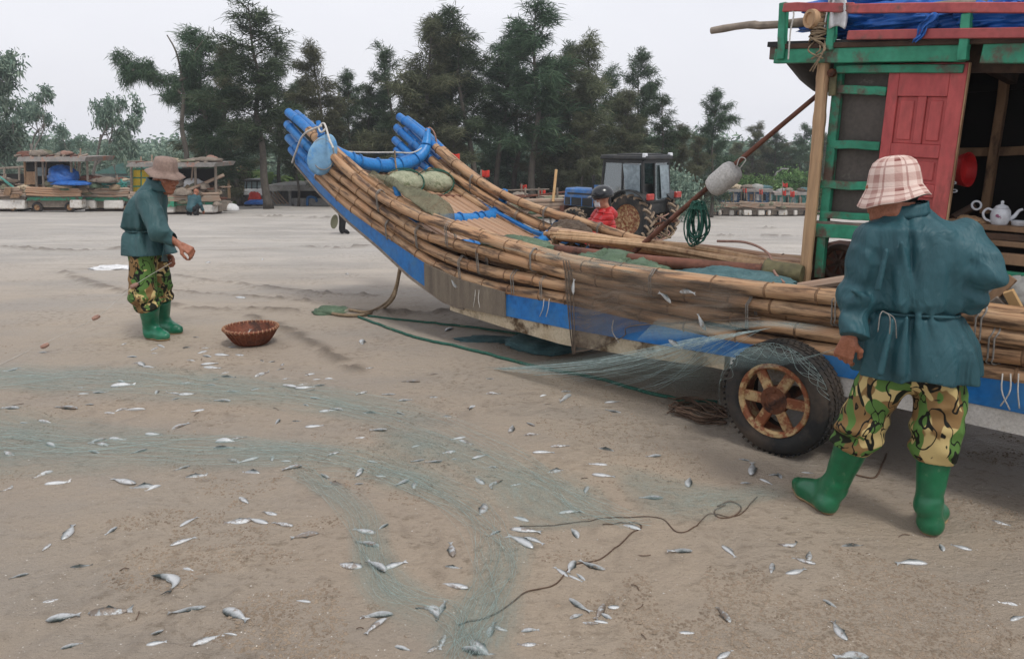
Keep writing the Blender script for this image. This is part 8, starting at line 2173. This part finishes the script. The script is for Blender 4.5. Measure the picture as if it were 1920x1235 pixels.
# the crooked half-bare tree
R = np.random.RandomState(7)
tr = MB(); DT = 40.0
base = gy(346, DT)
Q = lambda px, py: aty(px, py, DT) - base
tr.tube(curve([V3(0, 0, -.1), Q(345, 330), Q(350, 290), Q(341, 240), Q(344, 190), Q(342, 150), Q(334, 110), Q(326, 88), Q(313, 66)], 40), np.linspace(.20, .03, 40), 8)
OR, DI = [], []
for P, dens in (([(343, 175), (318, 160), (290, 148), (255, 132), (215, 108)], 26), ([(343, 165), (325, 175), (318, 190)], 9), ([(342, 152), (352, 138), (368, 100), (376, 75)], 14), ([(350, 185), (372, 175), (385, 180)], 10), ([(338, 130), (345, 110), (352, 100)], 7), ([(290, 150), (285, 130), (283, 112)], 6), ([(255, 132), (240, 140), (237, 160)], 8)):
    C = curve([Q(*p) + V3(0, R.uniform(-.4, .4), 0) for p in P], 14)
    tr.tube(C, np.linspace(.07, .015, 14), 5)
    for k in range(dens):
        q = C[int(3 + R.uniform(0, 10.9))] + R.normal(size=3) * .16
        nb = 130; OR.append(q + R.normal(size=(nb, 3)) * .16); dd = R.normal(size=(nb, 3)) * .6 + V3(-.1, 0, -.35); DI.append(dd / np.linalg.norm(dd, axis=1, keepdims=True))
OR, DI = np.vstack(OR), np.vstack(DI); n = len(OR)
V, Fs = blades(OR, DI, R.uniform(.18, .38, n), R.uniform(.016, .03, n), R)
ct = thing('crooked_tree', base, 'crooked half-bare tree with one leafy limb stretching left', 'tree')
for n_, vv, ff_, m_ in (('trunk', np.array(tr.v), tr.f, 'bark'), ('crown', V, Fs, 'leaf_cas')): link_mesh(n_, vv + base, ff_, M[m_], ct, n_ == 'trunk')
EUC = [mk(euc(9, 3.0, 300 + i, sparse=s_), 'bark_pale', 'leaf_euc') for i, s_ in enumerate((1.0, .9, 1.1))]
for px, d, yt, v, r_, wx, w_ in ((14, 46, 50, 0, .5, .95, 'tall eucalyptus tree at the left edge'), (58, 50, 150, 1, 2.2, .9, 'spreading eucalyptus tree right of the tall one at the left edge'), (180, 52, 168, 2, 4.0, .72, 'lone airy eucalyptus tree above the green-roofed house'), (112, 56, 230, 1, .9, .9, 'low eucalyptus tree left of the lone airy one'), (-20, 52, 150, 2, 3.0, 1.1, 'eucalyptus tree cut by the left edge')):
    plant('eucalyptus_tree', EUC[v], px, d, yt, r_, w_, 'tree', 'eucalyptus trees on the left', wx)
BU_ = [mk(bush(3.4, 2.6, 400 + i, ls=.2), 'bark', 'leaf_green') for i in range(2)] + [mk(bush(4.5, 3.0, 410, 6500, .22), 'bark', 'leaf_euc')]
for k, (px, d, yt, v, wx, w_) in enumerate(((235, 70, 264, 2, 1.25, 'dark round thicket behind the green-roofed house'), (190, 72, 278, 2, 1.2, 'thicket left behind the green-roofed house'), (276, 70, 266, 2, 1.0, 'thicket right behind the green-roofed house'), (315, 66, 262, 2, .8, 'thicket beside the crooked trunk'), (130, 64, 268, 2, .9, 'thicket under the low eucalyptus'), (1395, 64, 318, 0, .9, 'light green bush behind the far right rafts, left'), (1430, 63, 322, 1, .9, 'light green bush behind the far right rafts, middle'), (1475, 64, 306, 0, 1.0, 'light green bush behind the far right rafts, right of the lamp'), (1345, 64, 330, 1, .9, 'green bush left behind the far right rafts'), (1515, 64, 318, 1, 1.0, 'green bush beside the corner post'), (520, 58, 300, 2, 1.0, 'dark undergrowth behind the grey shed'), (600, 56, 300, 2, 1.0, 'dark undergrowth behind the hull'), (400, 56, 290, 2, 1.0, 'dark undergrowth behind the straw stack'), (690, 56, 290, 2, 1.1, 'dark undergrowth between the bow horns'), (790, 54, 300, 2, 1.1, 'dark undergrowth below the far horn'), (880, 54, 300, 2, 1.1, 'dark undergrowth behind the red flags'), (980, 54, 310, 2, 1.1, 'dark undergrowth left of the tractor'), (1080, 50, 300, 2, 1.0, 'dark undergrowth behind the tractor hood'), (1170, 52, 300, 2, 1.0, 'dark undergrowth behind the tractor cab'), (1262, 40, 300, 2, .7, 'dull green shrub right of the tractor cab'), (1300, 56, 320, 2, .9, 'dark undergrowth right of the tractor'))):
    plant('bush', BU_[v], px, d, yt, k * 1.3, w_, 'bush', 'bushes behind the beach', wx)
for k, (px, d, yt, v) in enumerate(((1590, 60, 190, 0), (1660, 58, 120, 2), (1740, 60, 200, 4), (1820, 56, 150, 1), (1900, 60, 170, 5), (1990, 58, 110, 3), (2080, 60, 180, 0), (2170, 58, 140, 2), (-90, 50, 110, 1), (-180, 52, 150, 0), (-270, 50, 90, 3))):
    plant('casuarina_tree', CAS[v], px, d, yt, k * 1.7, LB + ('hidden behind the cabin' if px > 0 else 'beyond the left edge'), 'tree', 'casuarina trees outside the view', 1.3)
for k, px in enumerate(range(-260, 2300, 62)):
    d = 84 + 9 * ((k * 7) % 3)
    plant('far_wood_tree', BU_[2], px + (k * 37) % 23, d, 236 + (k * 53) % 24 - (8 if 600 < px < 1300 else 0), k * 2.1, 'distant wood closing the view behind the beach trees', 'tree', 'distant wood behind the beach trees', 1.5)
# banana plants
def banana(seed):
    R = np.random.RandomState(seed); tr = MB(); mb = MB()
    tr.tube([V3(0, 0, 0), V3(.03, 0, 1.0)], [.13, .09], 8)
    for k in range(9):
        az = k * 2.4 + R.uniform(-.3, .3); L_ = R.uniform(1.3, 1.9); d = V3(math.cos(az), math.sin(az), 0); s_ = V3(-d[1], d[0], 0)
        C = curve([V3(.03, 0, .9), V3(.03, 0, 1.2) + d * L_ * .3 + V3(0, 0, L_ * .45), V3(.03, 0, 1.2) + d * L_ * .75 + V3(0, 0, L_ * (.5 - R.uniform(0, .4)))], 10)
        w = np.array([.02, .05, .16, .22, .24, .24, .22, .18, .12, .02])
        mb.sheet([[C[i] + s_ * w[i] * q + V3(0, 0, -.25 * abs(q) * w[i]) for q in (-1, 0, 1)] for i in range(10)])
    return tr, np.array(mb.v), mb.f
BAN = [mk(banana(1), 'leaf_green', 'leaf_banana'), mk(banana(2), 'leaf_green', 'leaf_banana')]
for k, (px, d, yt, w_) in enumerate(((440, 52, 312, 'banana plant above the straw stack'), (470, 52, 316, 'banana plant behind the parked vehicle'), (505, 50, 320, 'banana plant left behind the grey shed'), (535, 51, 326, 'banana plant right behind the grey shed'), (562, 52, 322, 'banana plant beside the blue bow'))):
    plant('banana_plant', BAN[k % 2], px, d, yt, k * 1.1, w_, 'plant', 'banana plants behind the beach', 1.0)
# ------------------------------------------------------------------ damp sea air
hzm = NT('sea_haze')
_v = hzm.n('VolumePrincipled', {'Color': (0.86, 0.90, 0.96, 1), 'Density': 0.0008, 'Anisotropy': 0.1})
hzm.t.links.new(_v.outputs[0], hzm.out.inputs['Volume'])
hz = MB().box((0, 139, 1.0), (640, 292, 24)).build('haze', hzm.mat)
hz['kind'] = 'stuff'; hz['label'] = 'pale damp sea air over the whole beach'
